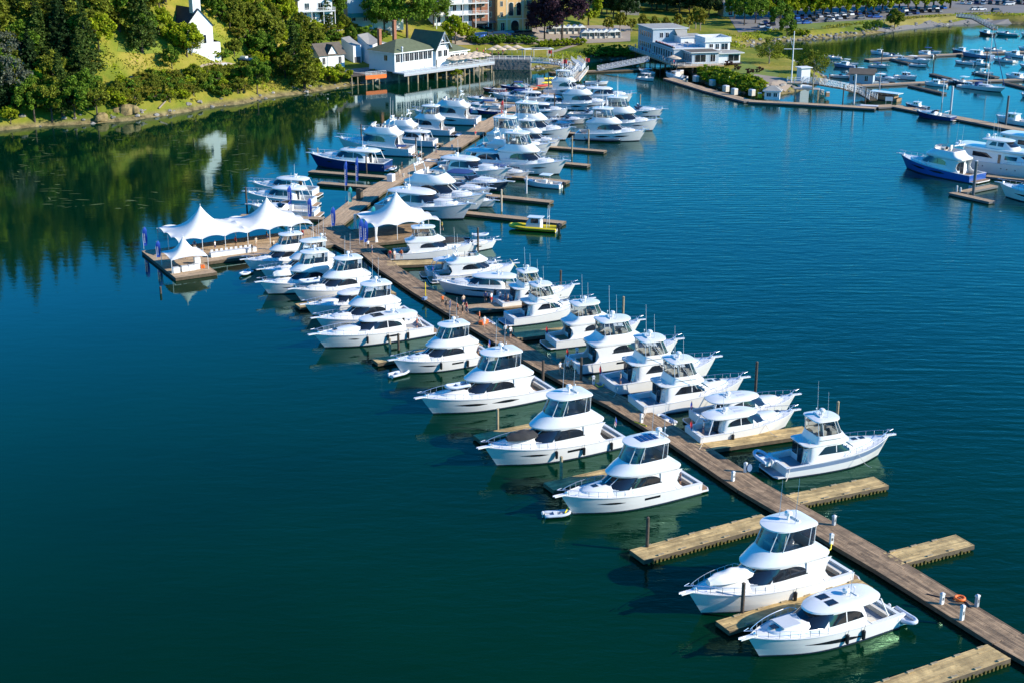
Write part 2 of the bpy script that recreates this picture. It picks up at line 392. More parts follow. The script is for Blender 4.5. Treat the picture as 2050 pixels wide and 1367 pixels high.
def deck_and_cockpit(r, H, xc, floor='teak', zf=.75, wall='white', ws=.28):
    uc = xc / H.L; M = MB(); n = 16; L_, R_ = [], []
    us = [uc + (1 - uc) * (i / n) ** .9 for i in range(n + 1)]
    rows = []
    for u in us:
        z = H.sheer(u) - .04; p = H.pt(u, H.sheer(u), 1, -.0); y = max(0.0, p[1] - .01)
        rows.append([(p[0], y * f, z + .07 * (1 - f * f)) for f in (-1, -.5, 0, .5, 1)])
    M.grid(rows, 'white'); M.build('deck', r)
    M = MB()
    for sd in (1, -1):
        o, i, d = [], [], []
        for k in range(9):
            u = uc * k / 8; p = H.pt(u, H.sheer(u), sd); o.append((p[0], p[1], p[2] + .005)); i.append((p[0], p[1] - sd * ws, p[2] + .005)); d.append((p[0], p[1] - sd * ws, zf))
        q = [o, i, d] if sd > 0 else [d, i, o]
        M.grid(q, wall)
    p = H.pt(0, H.sheer(0)); z = p[2]; w = p[1]
    M.box(0, -w + .02, z - .03, .35, w - .02, z + .006, wall); M.grid([[(.35, -w, zf), (.35, w, zf)], [(.35, -w, z), (.35, w, z)]], wall)
    M.grid([[(xc, -w, zf), (xc, -w, z + .1)], [(xc, w, zf), (xc, w, z + .1)]], wall); M.build('coaming', r)
    M = MB(); ys = [H.pt(uc * k / 6, H.sheer(uc * k / 6))[1] - ws + .01 for k in range(7)]
    M.grid([[(xc * k / 6 + (.3 if k == 0 else 0), -ys[k], zf), (xc * k / 6 + (.3 if k == 0 else 0), ys[k], zf)] for k in range(7)], floor); M.build('cockpit_floor', r)

def platform(r, H, length=1.2, mat_='teak', z=.32):
    w = H.half(0) - .12; M = MB()
    pts = [(0, -w), (-length * .75, -w), (-length, -w * .75), (-length, w * .75), (-length * .75, w), (0, w)]
    M.prism(pts, z - .14, z, 'white', 'white'); M.prism([(x * .93 - .02, y * .93) for x, y in pts], z, z + .015, mat_); M.build('swim_platform', r)

def bench(r, x0, y0, x1, y1, z, h=.42, m='seat', back=None):
    M = MB(); M.box(x0, y0, z, x1, y1, z + h, m)
    if back == 'x0': M.box(x0 - .12, y0, z, x0, y1, z + h + .4, m)
    if back == 'x1': M.box(x1, y0, z, x1 + .12, y1, z + h + .4, m)
    M.build('seat', r)

def roof_gear(r, x, z, ants=((0, .9, 3.2), (.2, -.9, 2.6)), dome=True, arch_h=.35, mat_='white'):
    if dome:
        M = MB(); M.rings([[(x + q * math.cos(2 * PI * k / 12), q * math.sin(2 * PI * k / 12), z + h) for k in range(12)] for q, h in ((.12, 0), (.12, arch_h), (.34, arch_h + .03), (.34, arch_h + .2), (.2, arch_h + .3))], mat_); M.build('radar_dome', r)
    M = MB(); M.box(x - .7, -.75, z, x - .55, .75, z + .10, 'white'); M.tube([(x - .6, .3, z), (x - .6, .3, z + .6)], .03, 'white', 4); M.ball((x - .6, .3, z + .62), .09, 'white', n=6); M.tube([(x - .6, -.4, z), (x - .6, -.4, z + .45)], .025, 'black', 4); M.build('light_mast', r)
    for dx, y, h in ants:
        M = MB(); M.tube([(x + dx, y, z - .1), (x + dx - .05 * h, y, z + h)], [.032, .02], 'white', 4); M.build('antenna', r)

def sunpad_hatch(r, H, x, z, hatches=True, w=.6):
    M = MB(); M.box(x - .3, -.3, z, x + .3, .3, z + .05, 'glass'); M.build('hatch', r)

def flybridge_yacht(name, L=16.2, B=4.9, style='curvy', hullpaint='white', stripe=None, tower=True, win='blade', aft='open', vinyl=True, roof_panels=False, open_fly=False):
    r = empty(name); H = Hull(L, B, 1.35, 2.45)
    H.mesh(hullpaint).build('hull', r, 40)
    deck_and_cockpit(r, H, .205 * L, 'teak' if style == 'curvy' else 'deck_grey'); fit_out(r, H, 0); platform(r, H, 1.25, 'teak' if style == 'curvy' else 'deck_grey')
    for sd in (1, -1):
        if win == 'blade': H.window(.60, .80, 1.1, 1.34, sd, 'blade', lift=.14).build('hull_window', r); H.window(.34, .46, .95, 1.22, sd, 'box').build('hull_window', r)
        if win == 'long': H.window(.30, .52, .80, 1.16, sd, 'blade', lift=.1).build('hull_window', r); H.window(.55, .80, .98, 1.30, sd, 'blade', lift=.2).build('hull_window', r)
        if win == 'ports':
            for u in (.55, .66, .76): H.window(u, u + .022, 1.15, 1.38, sd, 'oval').build('porthole', r)
        if stripe:
            M = MB(); q = [[H.pt(i / 20, H.sheer(i / 20) * f0 + .1, sd, .010) for i in range(20)] for f0 in ((.55, .86) if sd < 0 else (.86, .55))]; M.grid(q, stripe); M.build('hull_stripe', r)
    k = L / 16.2
    T = Sup([(1.55, 7.5 * k, 14.0 * k, 1.45, 4, 2), (2.35, 7.8 * k, 13.5 * k, 1.25, 4, 2), (2.62, 8.2 * k, 12.6 * k, .9, 4, 2)]); T.mesh('white').build('trunk_cabin', r, 35)
    sunpad_hatch(r, H, 12.1 * k, 2.63); sunpad_hatch(r, H, 11.0 * k, 2.64)
    if style == 'curvy':
        S = Sup([(1.3, 3.35 * k, 11.7 * k, 2.0, 8, 2.3), (2.15, 3.4 * k, 11.45 * k, 1.95, 8, 2.3), (3.05, 3.7 * k, 9.6 * k, 1.80, 8, 2.3)]); S.mesh('white', cap1=True).build('cabin', r, 30)
        S.front(2.12, 3.0, 1.22).build('windscreen', r)
        for th in (-.36, 0, .36): M = MB(); M.grid([[S.pt(S.at(2.2 + .78 * j / 3), th + d, .03) for d in (-.022, .022)] for j in range(4)], 'white'); M.build('windscreen_mullion', r)
        for sd in (1, -1): M = S.side(6.9 * k, 6.98 * k, lambda f: 2.25, lambda f: 2.93, sd, 'black', .035, 1); M.build('window_post', r)
        for sd in (1, -1):
            lo, hi = arch(2.17, 2.93, .5); S.side(5.0 * k, 8.75 * k, lo, hi, sd).build('side_window', r)
        F = Sup([(2.92, 2.6 * k, 9.3 * k, 1.82, 7, 2.2), (3.02, 2.3 * k, 10.3 * k, 1.92, 7, 2.2), (3.18, 2.25 * k, 10.6 * k, 1.96, 7, 2.2), (3.26, 2.3 * k, 10.6 * k, 1.95, 7, 2.2), (3.45, 3.2 * k, 10.2 * k, 1.90, 7, 2.2), (3.75, 3.7 * k, 9.6 * k, 1.82, 7, 2.2), (4.05, 3.9 * k, 8.9 * k, 1.70, 7, 2.2), (4.09, 4.0 * k, 8.8 * k, 1.60, 7, 2.2), (3.45, 4.1 * k, 8.6 * k, 1.55, 7, 2.2)]); F.mesh('white').build('flybridge', r, 30)
        ex = (3.95 * k, 8.8 * k, 1.64)
        for sd in (1, -1):
            M = MB(); q = [(5.2 * k, 1.3), (5.2 * k, 2.95), (2.45 * k, 2.95), (2.9 * k, 2.55), (3.1 * k, 2.0), (2.7 * k, 1.55), (2.3 * k, 1.3)]
            M.rings([[(x, sd * y, z) for x, z in q] for y in ((1.86, 1.95) if sd < 0 else (1.95, 1.86))], 'white'); M.build('cabin_wing', r, 0)
    else:
        S = Sup([(1.3, 3.35 * k, 10.9 * k, 1.95, 9, 4), (2.15, 3.4 * k, 10.4 * k, 1.88, 9, 4), (3.0, 3.6 * k, 8.7 * k, 1.74, 9, 4)]); S.mesh('white').build('cabin', r, 25)
        S.front(2.25, 2.9, .62, 'white' if style == 'conv_blank' else 'glass').build('windscreen', r)
        for sd in (1, -1):
            S.side(4.6 * k, 9.1 * k, lambda f: 2.12, lambda f: min(2.88, 2.12 + 3.2 * f + .02), sd).build('side_window', r)
            M = S.side(7.1 * k, 7.2 * k, lambda f: 2.2, lambda f: 2.87, sd, 'white', .03, 1); M.build('window_post', r)
        F = Sup([(2.95, 3.0 * k, 9.2 * k, 1.76, 8, 3.2), (3.03, 2.75 * k, 9.6 * k, 1.84, 8, 3.2), (3.14, 2.75 * k, 9.6 * k, 1.84, 8, 3.2), (3.16, 4.3 * k, 9.4 * k, 1.80, 8, 3.2), (3.9, 4.6 * k, 8.6 * k, 1.65, 8, 3.2), (3.94, 4.7 * k, 8.5 * k, 1.55, 8, 3.2), (3.4, 4.7 * k, 8.4 * k, 1.5, 8, 3.2)]); F.mesh('white').build('flybridge', r, 25)
        M = F.side(4.8 * k, 8.7 * k, lambda f: 3.5, lambda f: 3.56, -1, 'darkgrey'); F.side(4.8 * k, 8.7 * k, lambda f: 3.5, lambda f: 3.56, 1, 'darkgrey').build('trim_line', r); M.build('trim_line', r)
        M = MB(); M.box(2.9 * k, -1.5, 2.86, 3.6 * k, 1.5, 2.94, 'canvas_black'); M.build('overhang_liner', r)
        ex = (4.6 * k, 8.5 * k, 1.57)
        M = MB()      # ladder to the bridge
        for y in (-1.25, -.85): M.tube([(2.9 * k, y, .75), (3.9 * k, y, 3.4)], .03, 'steel', 4)
        for i in range(6): M.tube([((2.9 + i * .18) * k, -1.25, .95 + i * .45), ((2.9 + i * .18) * k, -.85, .95 + i * .45)], .025, 'steel', 4)
        M.build('ladder', r)
    # aft bulkhead with door
    M = MB(); M.box(3.25 * k, -.45, .8, 3.33 * k, .45, 2.6, 'glass'); M.build('saloon_door', r)
    M = MB(); M.box(3.25 * k, .7, 1.5, 3.32 * k, 1.6, 2.6, 'glass'); M.build('aft_window', r)
    bench(r, .45, -1.5, .95, 1.5, .75, .4)
    z0 = 4.03 if style == 'curvy' else 3.9
    # bridge fittings
    M = MB(); M.box(7.0 * k, -.9, 3.4, 7.7 * k, .3, z0 + .15, 'cream'); M.tube([(6.95 * k, -.3, z0), (6.85 * k, -.3, z0 + .25)], [.2, .2], 'black', 8); M.build('helm_console', r)
    M = MB(); M.box(6.0 * k, -.6, 3.4, 6.5 * k, 0, 4.0, 'seat'); M.box(5.92 * k, -.6, 4.0, 6.05 * k, 0, 4.65, 'seat'); M.build('helm_seat', r)
    bench(r, 5.2 * k, .5, 6.9 * k, 1.3, 3.4, .5, 'seat'); bench(r, 7.4 * k, .5, 8.0 * k, 1.2, 3.4, .6, 'cream')
    if not open_fly:
        top = 5.35
        E_ = Sup([(z0, ex[0], ex[1], ex[2], 7, 2.6), (top, ex[0] - .1, ex[1] - .85, ex[2] - .05, 7, 2.6)])
        if vinyl: E_.mesh('vinyl', cap0=False, cap1=False).build('clear_enclosure', r, 40)
        for th in (.55, 1.15, 1.75, 2.35, -.55, -1.15, -1.75, -2.35): M = MB(); M.tube([E_.pt(E_.lv[0], th, .01), E_.pt(E_.lv[1], th, .01)], .045, 'white', 5); M.build('hardtop_post', r)
        a, b = ex[0] - .1, ex[1] - .85
        T = Sup([(top - .06, a - .05, b + .15, 1.52, 6, 2.5), (top + .03, a - .25, b + .5, 1.68, 6, 2.5), (top + .13, a - .2, b + .48, 1.67, 6, 2.5), (top + .21, a + .25, b - .1, 1.38, 6, 2.5), (top + .24, a + .8, b - .8, .8, 6, 2.5)]); T.mesh('white').build('hardtop', r, 30)
        if roof_panels:
            for i in range(4): M = MB(); M.box(a + .9 + .58 * i, -.75, top + .262, a + 1.3 + .58 * i, .75, top + .285, 'navy'); M.build('solar_panel', r)
        roof_gear(r, a + .4 if roof_panels else (a + b) / 2, top + .25)
    else:
        M = MB(); M.tube([(4.6 * k, -1.5, 4.0), (4.2 * k, -1.4, 4.9), (4.2 * k, 1.4, 4.9), (4.6 * k, 1.5, 4.0)], .09, 'white', 6); M.build('radar_arch', r)
        M = F.front(4.0, 4.0, .9); E_ = Sup([(z0, ex[0] + 1, ex[1], ex[2], 7, 2.6), (z0 + .45, ex[0] + 1, ex[1] - .25, ex[2], 7, 2.6)]); E_.front(z0, z0 + .45, 1.1, 'vinyl').build('wind_deflector', r)
        roof_gear(r, 4.3 * k, 4.9)
    for p in ((H.L * .9, .5), (H.L * .9, -.5), (H.L * .5, 2.2), (H.L * .5, -2.2), (.3, 2.1), (.3, -2.1)):
        z = H.sheer(p[0] / H.L) + .05; M = MB(); M.tube([(p[0] - .15, p[1], z + .06), (p[0] + .15, p[1], z + .06)], .03, 'steel', 4); M.build('deck_cleat', r)
    raise_up(r, 1.27 if style == 'curvy' else 1.15)
    return reg(r, L + .8 + 1.25, H, 1.25)

def sport_yacht(name, L=15.0, B=4.6, hullpaint='white', sun=2, sunpad=True, win='slash', outboards=0, cover=False):
    r = empty(name); H = Hull(L, B, 1.35, 2.15); k = L / 15.0
    H.mesh(hullpaint).build('hull', r, 40); deck_and_cockpit(r, H, .23 * L, 'deck_grey'); fit_out(r, H, 0); platform(r, H, 1.2)
    for sd in (1, -1):
        if win == 'slash': H.window(.28, .70, .60, .98, sd, 'blade', lift=.5).build('hull_window', r)
        if win == 'long': H.window(.36, .72, .95, 1.22, sd, 'blade', lift=.2).build('hull_window', r)
        if win == 'small': H.window(.30, .45, .85, 1.13, sd, 'blade').build('hull_window', r); H.window(.66, .76, 1.12, 1.30, sd, 'blade', lift=.1).build('hull_window', r)
    T = Sup([(1.4, 7.5 * k, 13.2 * k, 1.45, 4, 2), (2.15, 7.8 * k, 12.7 * k, 1.2, 4, 2), (2.4, 8.2 * k, 11.9 * k, .9, 4, 2)]); T.mesh('white').build('trunk_cabin', r, 35)
    if sunpad: M = MB(); M.box(10.1 * k, -.85, 2.38, 11.9 * k, .85, 2.52, 'lightgrey'); M.build('sun_pad', r)
    sunpad_hatch(r, H, 12.3 * k, 2.36)
    S = Sup([(1.2, 3.3 * k, 10.5 * k, 1.9, 8, 2.4), (1.95, 3.4 * k, 10.3 * k, 1.84, 8, 2.4), (2.95, 3.9 * k, 8.5 * k, 1.62, 8, 2.4)]); S.mesh('white').build('cabin', r, 30)
    S.front(1.98, 2.92, 1.2).build('windscreen', r)
    for th in (-.34, .34): M = MB(); M.grid([[S.pt(S.at(2.02 + .86 * j / 3), th + d, .03) for d in (-.02, .02)] for j in range(4)], 'black'); M.build('windscreen_mullion', r)
    for sd in (1, -1):
        lo, hi = arch(2.0, 2.86, .6); S.side(4.0 * k, 7.75 * k, lo, hi, sd).build('side_window', r)
        M = S.side(5.9 * k, 6.0 * k, lambda f: 2.0, lambda f: 2.9, sd, 'white', .03, 1); M.build('window_post', r)
    R_ = Sup([(2.86, 2.2 * k, 8.6 * k, 1.62, 3.4, 2.3), (2.97, 1.5 * k, 9.1 * k, 1.80, 3.4, 2.3), (3.1, 1.5 * k, 9.0 * k, 1.80, 3.4, 2.3), (3.3, 2.2 * k, 8.3 * k, 1.50, 3.4, 2.3), (3.37, 3.2 * k, 7.3 * k, 1.0, 3.4, 2.3)]); R_.mesh('white').build('roof', r, 30)
    if sun == 2:
        for y in (-.95, .15): M = MB(); M.box(6.2 * k, y, 3.34, 7.2 * k, y + .8, 3.395, 'black'); M.box(6.27 * k, y + .07, 3.395, 7.13 * k, y + .73, 3.40, 'glass'); M.build('sunroof', r)
    elif sun == 1: M = MB(); M.box(6.0 * k, -.75, 3.34, 7.4 * k, .75, 3.395, 'black'); M.box(6.1 * k, -.65, 3.395, 7.3 * k, .65, 3.40, 'glass'); M.build('sunroof', r)
    elif sun == 3:
        for y in (-.8, .15): M = MB(); M.box(5.6 * k, y, 3.36, 6.8 * k, y + .6, 3.39, 'lightgrey'); M.build('roof_hatch', r)
    M = MB()
    for sd in (1, -1): M.tube([(2.0 * k, sd * 1.5, 3.0), (1.3 * k, sd * 1.85, 1.4)], .07, 'white', 5)
    M.build('roof_support', r)
    roof_gear(r, 4.6 * k, 3.34, ((0, .5, 2.4),), True, .25)
    bench(r, .45, -1.4, 1.0, 1.4, .75, .4); bench(r, 2.4 * k, .7, 3.2 * k, 1.6, .75, .45)
    M = MB(); M.box(3.28 * k, -.6, .8, 3.36 * k, .6, 2.7, 'glass'); M.build('saloon_door', r)
    for i in range(outboards):
        y = (i - (outboards - 1) / 2) * .75; M = MB(); M.box(-1.5, y - .22, .7, -.9, y + .22, 1.6, 'lightgrey'); M.box(-1.3, y - .1, -.3, -1.05, y + .1, .7, 'lightgrey'); M.rings([[(-1.2 + a * math.cos(t) * .45, y + a * math.sin(t) * .27, z) for t in [2 * PI * q / 10 for q in range(10)]] for a, z in ((1, .75), (1.1, 1.2), (.95, 1.6), (.5, 1.75))], 'lightgrey'); M.build('outboard_motor', r)
    return reg(r, L + .8 + 1.2, H, 1.2)

def express_cruiser(name, L=11.0, B=3.5, paint='white', top='canvas_white'):
    r = empty(name); H = Hull(L, B, 1.1, 1.65); k = L / 11.0
    H.mesh(paint).build('hull', r, 40); deck_and_cockpit(r, H, .45 * L, 'cream', .6, 'white', .2); fit_out(r, H, 0); platform(r, H, .8)
    T = Sup([(1.1, 4.7 * k, 9.6 * k, 1.35, 4, 2), (1.7, 4.9 * k, 9.0 * k, 1.15, 4, 2), (1.85, 5.2 * k, 8.2 * k, .8, 4, 2)]); T.mesh('white').build('trunk_cabin', r, 35)
    S = Sup([(1.5, 2.6 * k, 6.9 * k, 1.45, 8, 2.3), (2.2, 2.6 * k, 5.9 * k, 1.3, 8, 2.3)]); S.front(1.55, 2.2, 1.35, 'glass').build('windscreen', r)
    M = MB(); M.tube([S.pt(S.lv[1], -1.4 + 2.8 * i / 12, .0) for i in range(13)], .035, 'steel', 4); M.build('windscreen_frame', r)
    if top:
        R_ = Sup([(2.45, 2.0 * k, 5.2 * k, 1.3, 5, 3), (2.55, 1.9 * k, 5.3 * k, 1.35, 5, 3), (2.66, 2.4 * k, 4.8 * k, 1.0, 5, 3)]); R_.mesh(top).build('canvas_top', r, 30)
        M = MB()
        for sd in (1, -1):
            M.tube([(2.2 * k, sd * 1.3, 2.45), (1.9 * k, sd * 1.5, 1.1)], .03, 'steel', 4); M.tube([(5.0 * k, sd * 1.2, 2.45), (5.5 * k, sd * 1.3, 1.9)], .03, 'steel', 4)
        M.build('canvas_frame', r)
    else:
        M = MB(); M.tube([(2.6 * k, -1.5, 1.1), (2.0 * k, -1.35, 2.3), (2.0 * k, 1.35, 2.3), (2.6 * k, 1.5, 1.1)], .08, 'white', 6); M.build('radar_arch', r)
    bench(r, .5, -1.1, 1.0, 1.1, .6); bench(r, 2.0 * k, .5, 3.6 * k, 1.25, .6); M = MB(); M.box(4.2 * k, -1.2, .6, 4.8 * k, -.3, 1.5, 'white'); M.build('helm_console', r)
    H.window(.6, .72, .85, 1.05, 1, 'oval').build('hull_window', r); H.window(.6, .72, .85, 1.05, -1, 'oval').build('hull_window', r)
    return reg(r, L + 1.6, H, 0.8)

def center_console(name, L=7.6, B=2.6, paint='white', ttop='white', motors=1, dark=False):
    r = empty(name); H = Hull(L, B, .85, 1.2, .09, .25)
    H.mesh(paint, n=14).build('hull', r, 40); deck_and_cockpit(r, H, .72 * L, 'cream', .35, 'white', .22)
    M = MB(); M.box(2.9, -.45, .35, 3.9, .45, 1.35, 'white'); M.build('helm_console', r)
    M = MB(); M.grid([[(3.8, -.45, 1.3), (3.8, .45, 1.3)], [(3.45, -.4, 1.85), (3.45, .4, 1.85)]], 'glass'); M.build('windscreen', r)
    M = MB(); M.box(2.0, -.5, .35, 2.5, .5, .95, 'seat'); M.build('seat', r)
    if ttop:
        M = MB(); M.box(2.0, -.95, 2.3, 4.1, .95, 2.38, ttop); M.build('t_top', r)
        M = MB()
        for x in (2.7, 3.9):
            for y in (-.5, .5): M.tube([(x, y, .35), (x - .2, y * 1.4, 2.3)], .035, 'steel', 4)
        M.build('t_top_frame', r)
    for i in range(motors):
        y = (i - (motors - 1) / 2) * .6; M = MB(); M.rings([[(-.4 + a * math.cos(t) * .33, y + a * math.sin(t) * .22, z) for t in [2 * PI * q / 8 for q in range(8)]] for a, z in ((.4, -.3), (.45, .55), (1, .65), (1, 1.05), (.5, 1.2))], 'black'); M.build('outboard_motor', r)
    M = MB(); H.rail(M, .6, .97, .3, .022, 'steel', .08, 4); M.build('bow_rail', r)
    return reg(r, L + .7, H, 0.6)

def pilothouse_boat(name, L=9.0, B=3.1, paint='white', house='white', motors=1, long=False):
    r = empty(name); H = Hull(L, B, 1.0, 1.6, .09, .3); k = L / 9
    H.mesh(paint, n=14).build('hull', r, 40); deck_and_cockpit(r, H, .35 * L, 'cream', .5, 'white', .2)
    S = Sup([(.9, 3.1 * k, (6.9 if long else 6.2) * k, 1.15, 9, 4), (1.55, 3.15 * k, (6.8 if long else 6.1) * k, 1.1, 9, 4), (2.35, 3.3 * k, (6.3 if long else 5.3) * k, 1.0, 9, 4)]); S.mesh(house).build('cabin', r, 25)
    S.front(1.6, 2.25, .62).build('windscreen', r)
    for sd in (1, -1):
        for a, b in ((3.6, 4.3), (4.45, 5.1)): S.side(a * k, b * k, lambda f: 1.6, lambda f: 2.22, sd, n=2).build('side_window', r)
    R_ = Sup([(2.33, 2.9 * k, (6.6 if long else 5.7) * k, 1.12, 8, 4), (2.42, 2.9 * k, (6.6 if long else 5.7) * k, 1.12, 8, 4)]); R_.mesh(house).build('roof', r, 30)
    T = Sup([(1.0, 5.5 * k, 8.2 * k, .95, 4, 2), (1.55, 5.7 * k, 7.7 * k, .75, 4, 2)]); T.mesh('white').build('trunk_cabin', r, 35)
    M = MB(); H.rail(M, .5, .97, .5, .025, 'steel', .1, 6); M.build('bow_rail', r)
    M = MB(); M.tube([(4 * k, 0, 2.4), (4 * k, 0, 3.3)], .03, 'white', 4); M.ball((4.3 * k, 0, 2.55), .25, 'white', .5); M.build('light_mast', r)
    bench(r, .4, -1, .8, 1, .5)
    for i in range(motors):
        y = (i - (motors - 1) / 2) * .6; M = MB(); M.rings([[(-.4 + a * math.cos(t) * .33, y + a * math.sin(t) * .22, z) for t in [2 * PI * q / 8 for q in range(8)]] for a, z in ((.4, -.3), (.45, .55), (1, .65), (1, 1.05), (.5, 1.2))], 'black'); M.build('outboard_motor', r)
    return reg(r, L + .7, H, 0.6)

def rib(name, L=3.6, B=1.9, tube='tube_grey', motor=True, rad=.22, console=False, cabin=False):
    r = empty(name); w = B / 2 - rad; M = MB()
    pts = [(-.1, w, rad + .12)] + [(L * .62 * i / 4, w, rad + .12) for i in range(5)] + [(L * (.62 + .36 * math.sin(t)), w * math.cos(t), rad + .12 + .16 * math.sin(t)) for t in [PI / 2 * i / 5 for i in range(1, 6)]]
    full = pts + [(p[0], -p[1], p[2]) for p in pts[::-1][1:]]
    rr = [rad * .45] + [rad] * (len(full) - 2) + [rad * .45]; M.tube(full, rr, tube, 9); M.build('inflatable_tube', r, 50)
    if tube == 'tube_yellow':
        M = MB(); M.tube([(p[0] * 1.01 + .02, p[1] * (1 + rad / w * .95), p[2] + .03) for p in full], .075, 'black', 6); M.build('rubbing_strake', r)
    M = MB(); M.grid([[(0, -w, .2), (0, w, .2)], [(L * .6, -w, .2), (L * .6, w, .2)], [(L * .85, -w * .5, .25), (L * .85, w * .5, .25)]], 'lightgrey'); M.add([(0, -w, -.1), (0, w, -.1), (0, w, .5), (0, -w, .5)], [(0, 1, 2, 3)], 'white'); M.build('floor', r)
    M = MB(); M.box(L * .35, -w, .22, L * .48, w, .48, 'white'); M.build('seat', r)
    if motor:
        for y in ((-.35, .35) if L > 6 else (0,)):
            q = 1.5 if L > 6 else 1
            M = MB(); M.rings([[(-.28 + a * math.cos(t) * .22 * q, y + a * math.sin(t) * .15 * q, z) for t in [2 * PI * k / 8 for k in range(8)]] for a, z in ((.4, -.2), (.45, .35 * q), (1, .42 * q), (1, .75 * q), (.5, .86 * q))], 'black' if L > 6 else 'lightgrey'); M.build('outboard_motor', r)
    if cabin:
        S = Sup([(.2, 2.4, 5.0, .8, 9, 4), (1.3, 2.4, 4.8, .78, 9, 4), (2.1, 2.5, 4.3, .7, 9, 4)]); S.mesh('lightgrey').build('wheelhouse', r, 25); S.front(1.3, 2.0, .6).build('windscreen', r)
        for sd in (1, -1): S.side(2.8, 4.0, lambda f: 1.3, lambda f: 2.0, sd, n=2).build('side_window', r)
        M = MB(); M.box(2.2, -.85, 2.1, 4.6, .85, 2.18, 'white'); M.build('roof', r)
        M = MB(); M.tube([(1.5, -.8, .3), (1.4, -.7, 2.3), (1.4, .7, 2.3), (1.5, .8, .3)], .05, 'lightgrey', 5); M.tube([(1.4, .5, 2.3), (1.3, .5, 4.3)], .025, 'white', 4); M.tube([(1.4, -.5, 2.3), (1.3, -.5, 4.0)], .025, 'white', 4); M.build('antenna_arch', r)
    return reg(r, L + .5, None, 0.6)

def sailboat(name, L=11.5, B=3.4, paint='white', mast=15.5, cover='canvas_blue'):
    r = empty(name); H = Hull(L, B, .95, 1.35, .14, .3, .7)
    H.mesh(paint, n=16).build('hull', r, 40); deck_and_cockpit(r, H, .3 * L, 'teak', .5, 'white', .3)
    S = Sup([(.9, 3.3, 8.4, 1.15, 6, 2), (1.4, 3.5, 7.6, .95, 6, 2), (1.55, 3.8, 6.8, .6, 6, 2)]); S.mesh('white').build('cabin', r, 35)
    for sd in (1, -1): S.side(4.2, 6.3, lambda f: 1.1, lambda f: 1.3, sd, n=4).build('side_window', r)
    M = MB(); M.tube([(6.0, 0, 1.4), (6.0, 0, mast)], [.11, .08], 'lightgrey', 8); M.tube([(6.0, -.9, mast * .62), (6.0, .9, mast * .62)], .03, 'lightgrey', 4); M.build('mast', r)
    M = MB(); M.tube([(6.0, 0, 2.4), (1.6, 0, 2.3)], .08, 'lightgrey', 6); M.build('boom', r)
    M = MB(); M.tube([(5.9, 0, 2.62), (3.5, 0, 2.6), (1.7, 0, 2.45)], [.22, .2, .1], cover, 8); M.build('sail_cover', r)
    M = MB()
    for p in ((L - .1, 0, 1.35), (0, 0, 1.0), (6.0, 1.5, 1.1), (6.0, -1.5, 1.1)): M.tube([p, (6.0, 0, mast)], .018, 'steel', 3)
    M.build('rigging', r)
    M = MB(); M.tube([(L - .3, 0, 1.6), (6.3, 0, mast - 1.2)], [.10, .07], cover, 6); M.build('furled_jib', r)
    M = MB(); H.rail(M, .02, .98, .5, .02, 'steel', .08, 10); M.build('lifelines', r)
    M = MB(); M.box(2.9, -1.0, 1.0, 3.9, 1.0, 1.9, cover); M.build('spray_hood', r)
    return reg(r, L, H, 0)

def dayboat(name, L=6.5, paint='white', cover=None):
    r = empty(name); H = Hull(L, 2.3, .75, 1.05, .09, .3)
    H.mesh(paint, n=12).build('hull', r, 40); deck_and_cockpit(r, H, .6 * L, 'cream', .3, 'white', .2)
    S = Sup([(.85, 1.8, 4.3, .95, 8, 2.3), (1.4, 1.8, 3.7, .85, 8, 2.3)]); S.front(.9, 1.4, 1.2, 'glass').build('windscreen', r)
    bench(r, .3, -.8, .8, .8, .3, .35); bench(r, 2.0, .15, 2.5, .7, .3, .35); bench(r, 2.0, -.7, 2.5, -.15, .3, .35)
    if cover: R_ = Sup([(1.85, 1.2, 3.4, .9, 5, 3), (1.95, 1.3, 3.3, .8, 5, 3)]); R_.mesh(cover).build('bimini_top', r)
    M = MB(); M.rings([[(-.3 + a * math.cos(t) * .28, a * math.sin(t) * .2, z) for t in [2 * PI * q / 8 for q in range(8)]] for a, z in ((.4, -.3), (.45, .45), (1, .55), (1, .9), (.5, 1.0))], 'black'); M.build('outboard_motor', r)
    return reg(r, L + .5, H, 0.6)
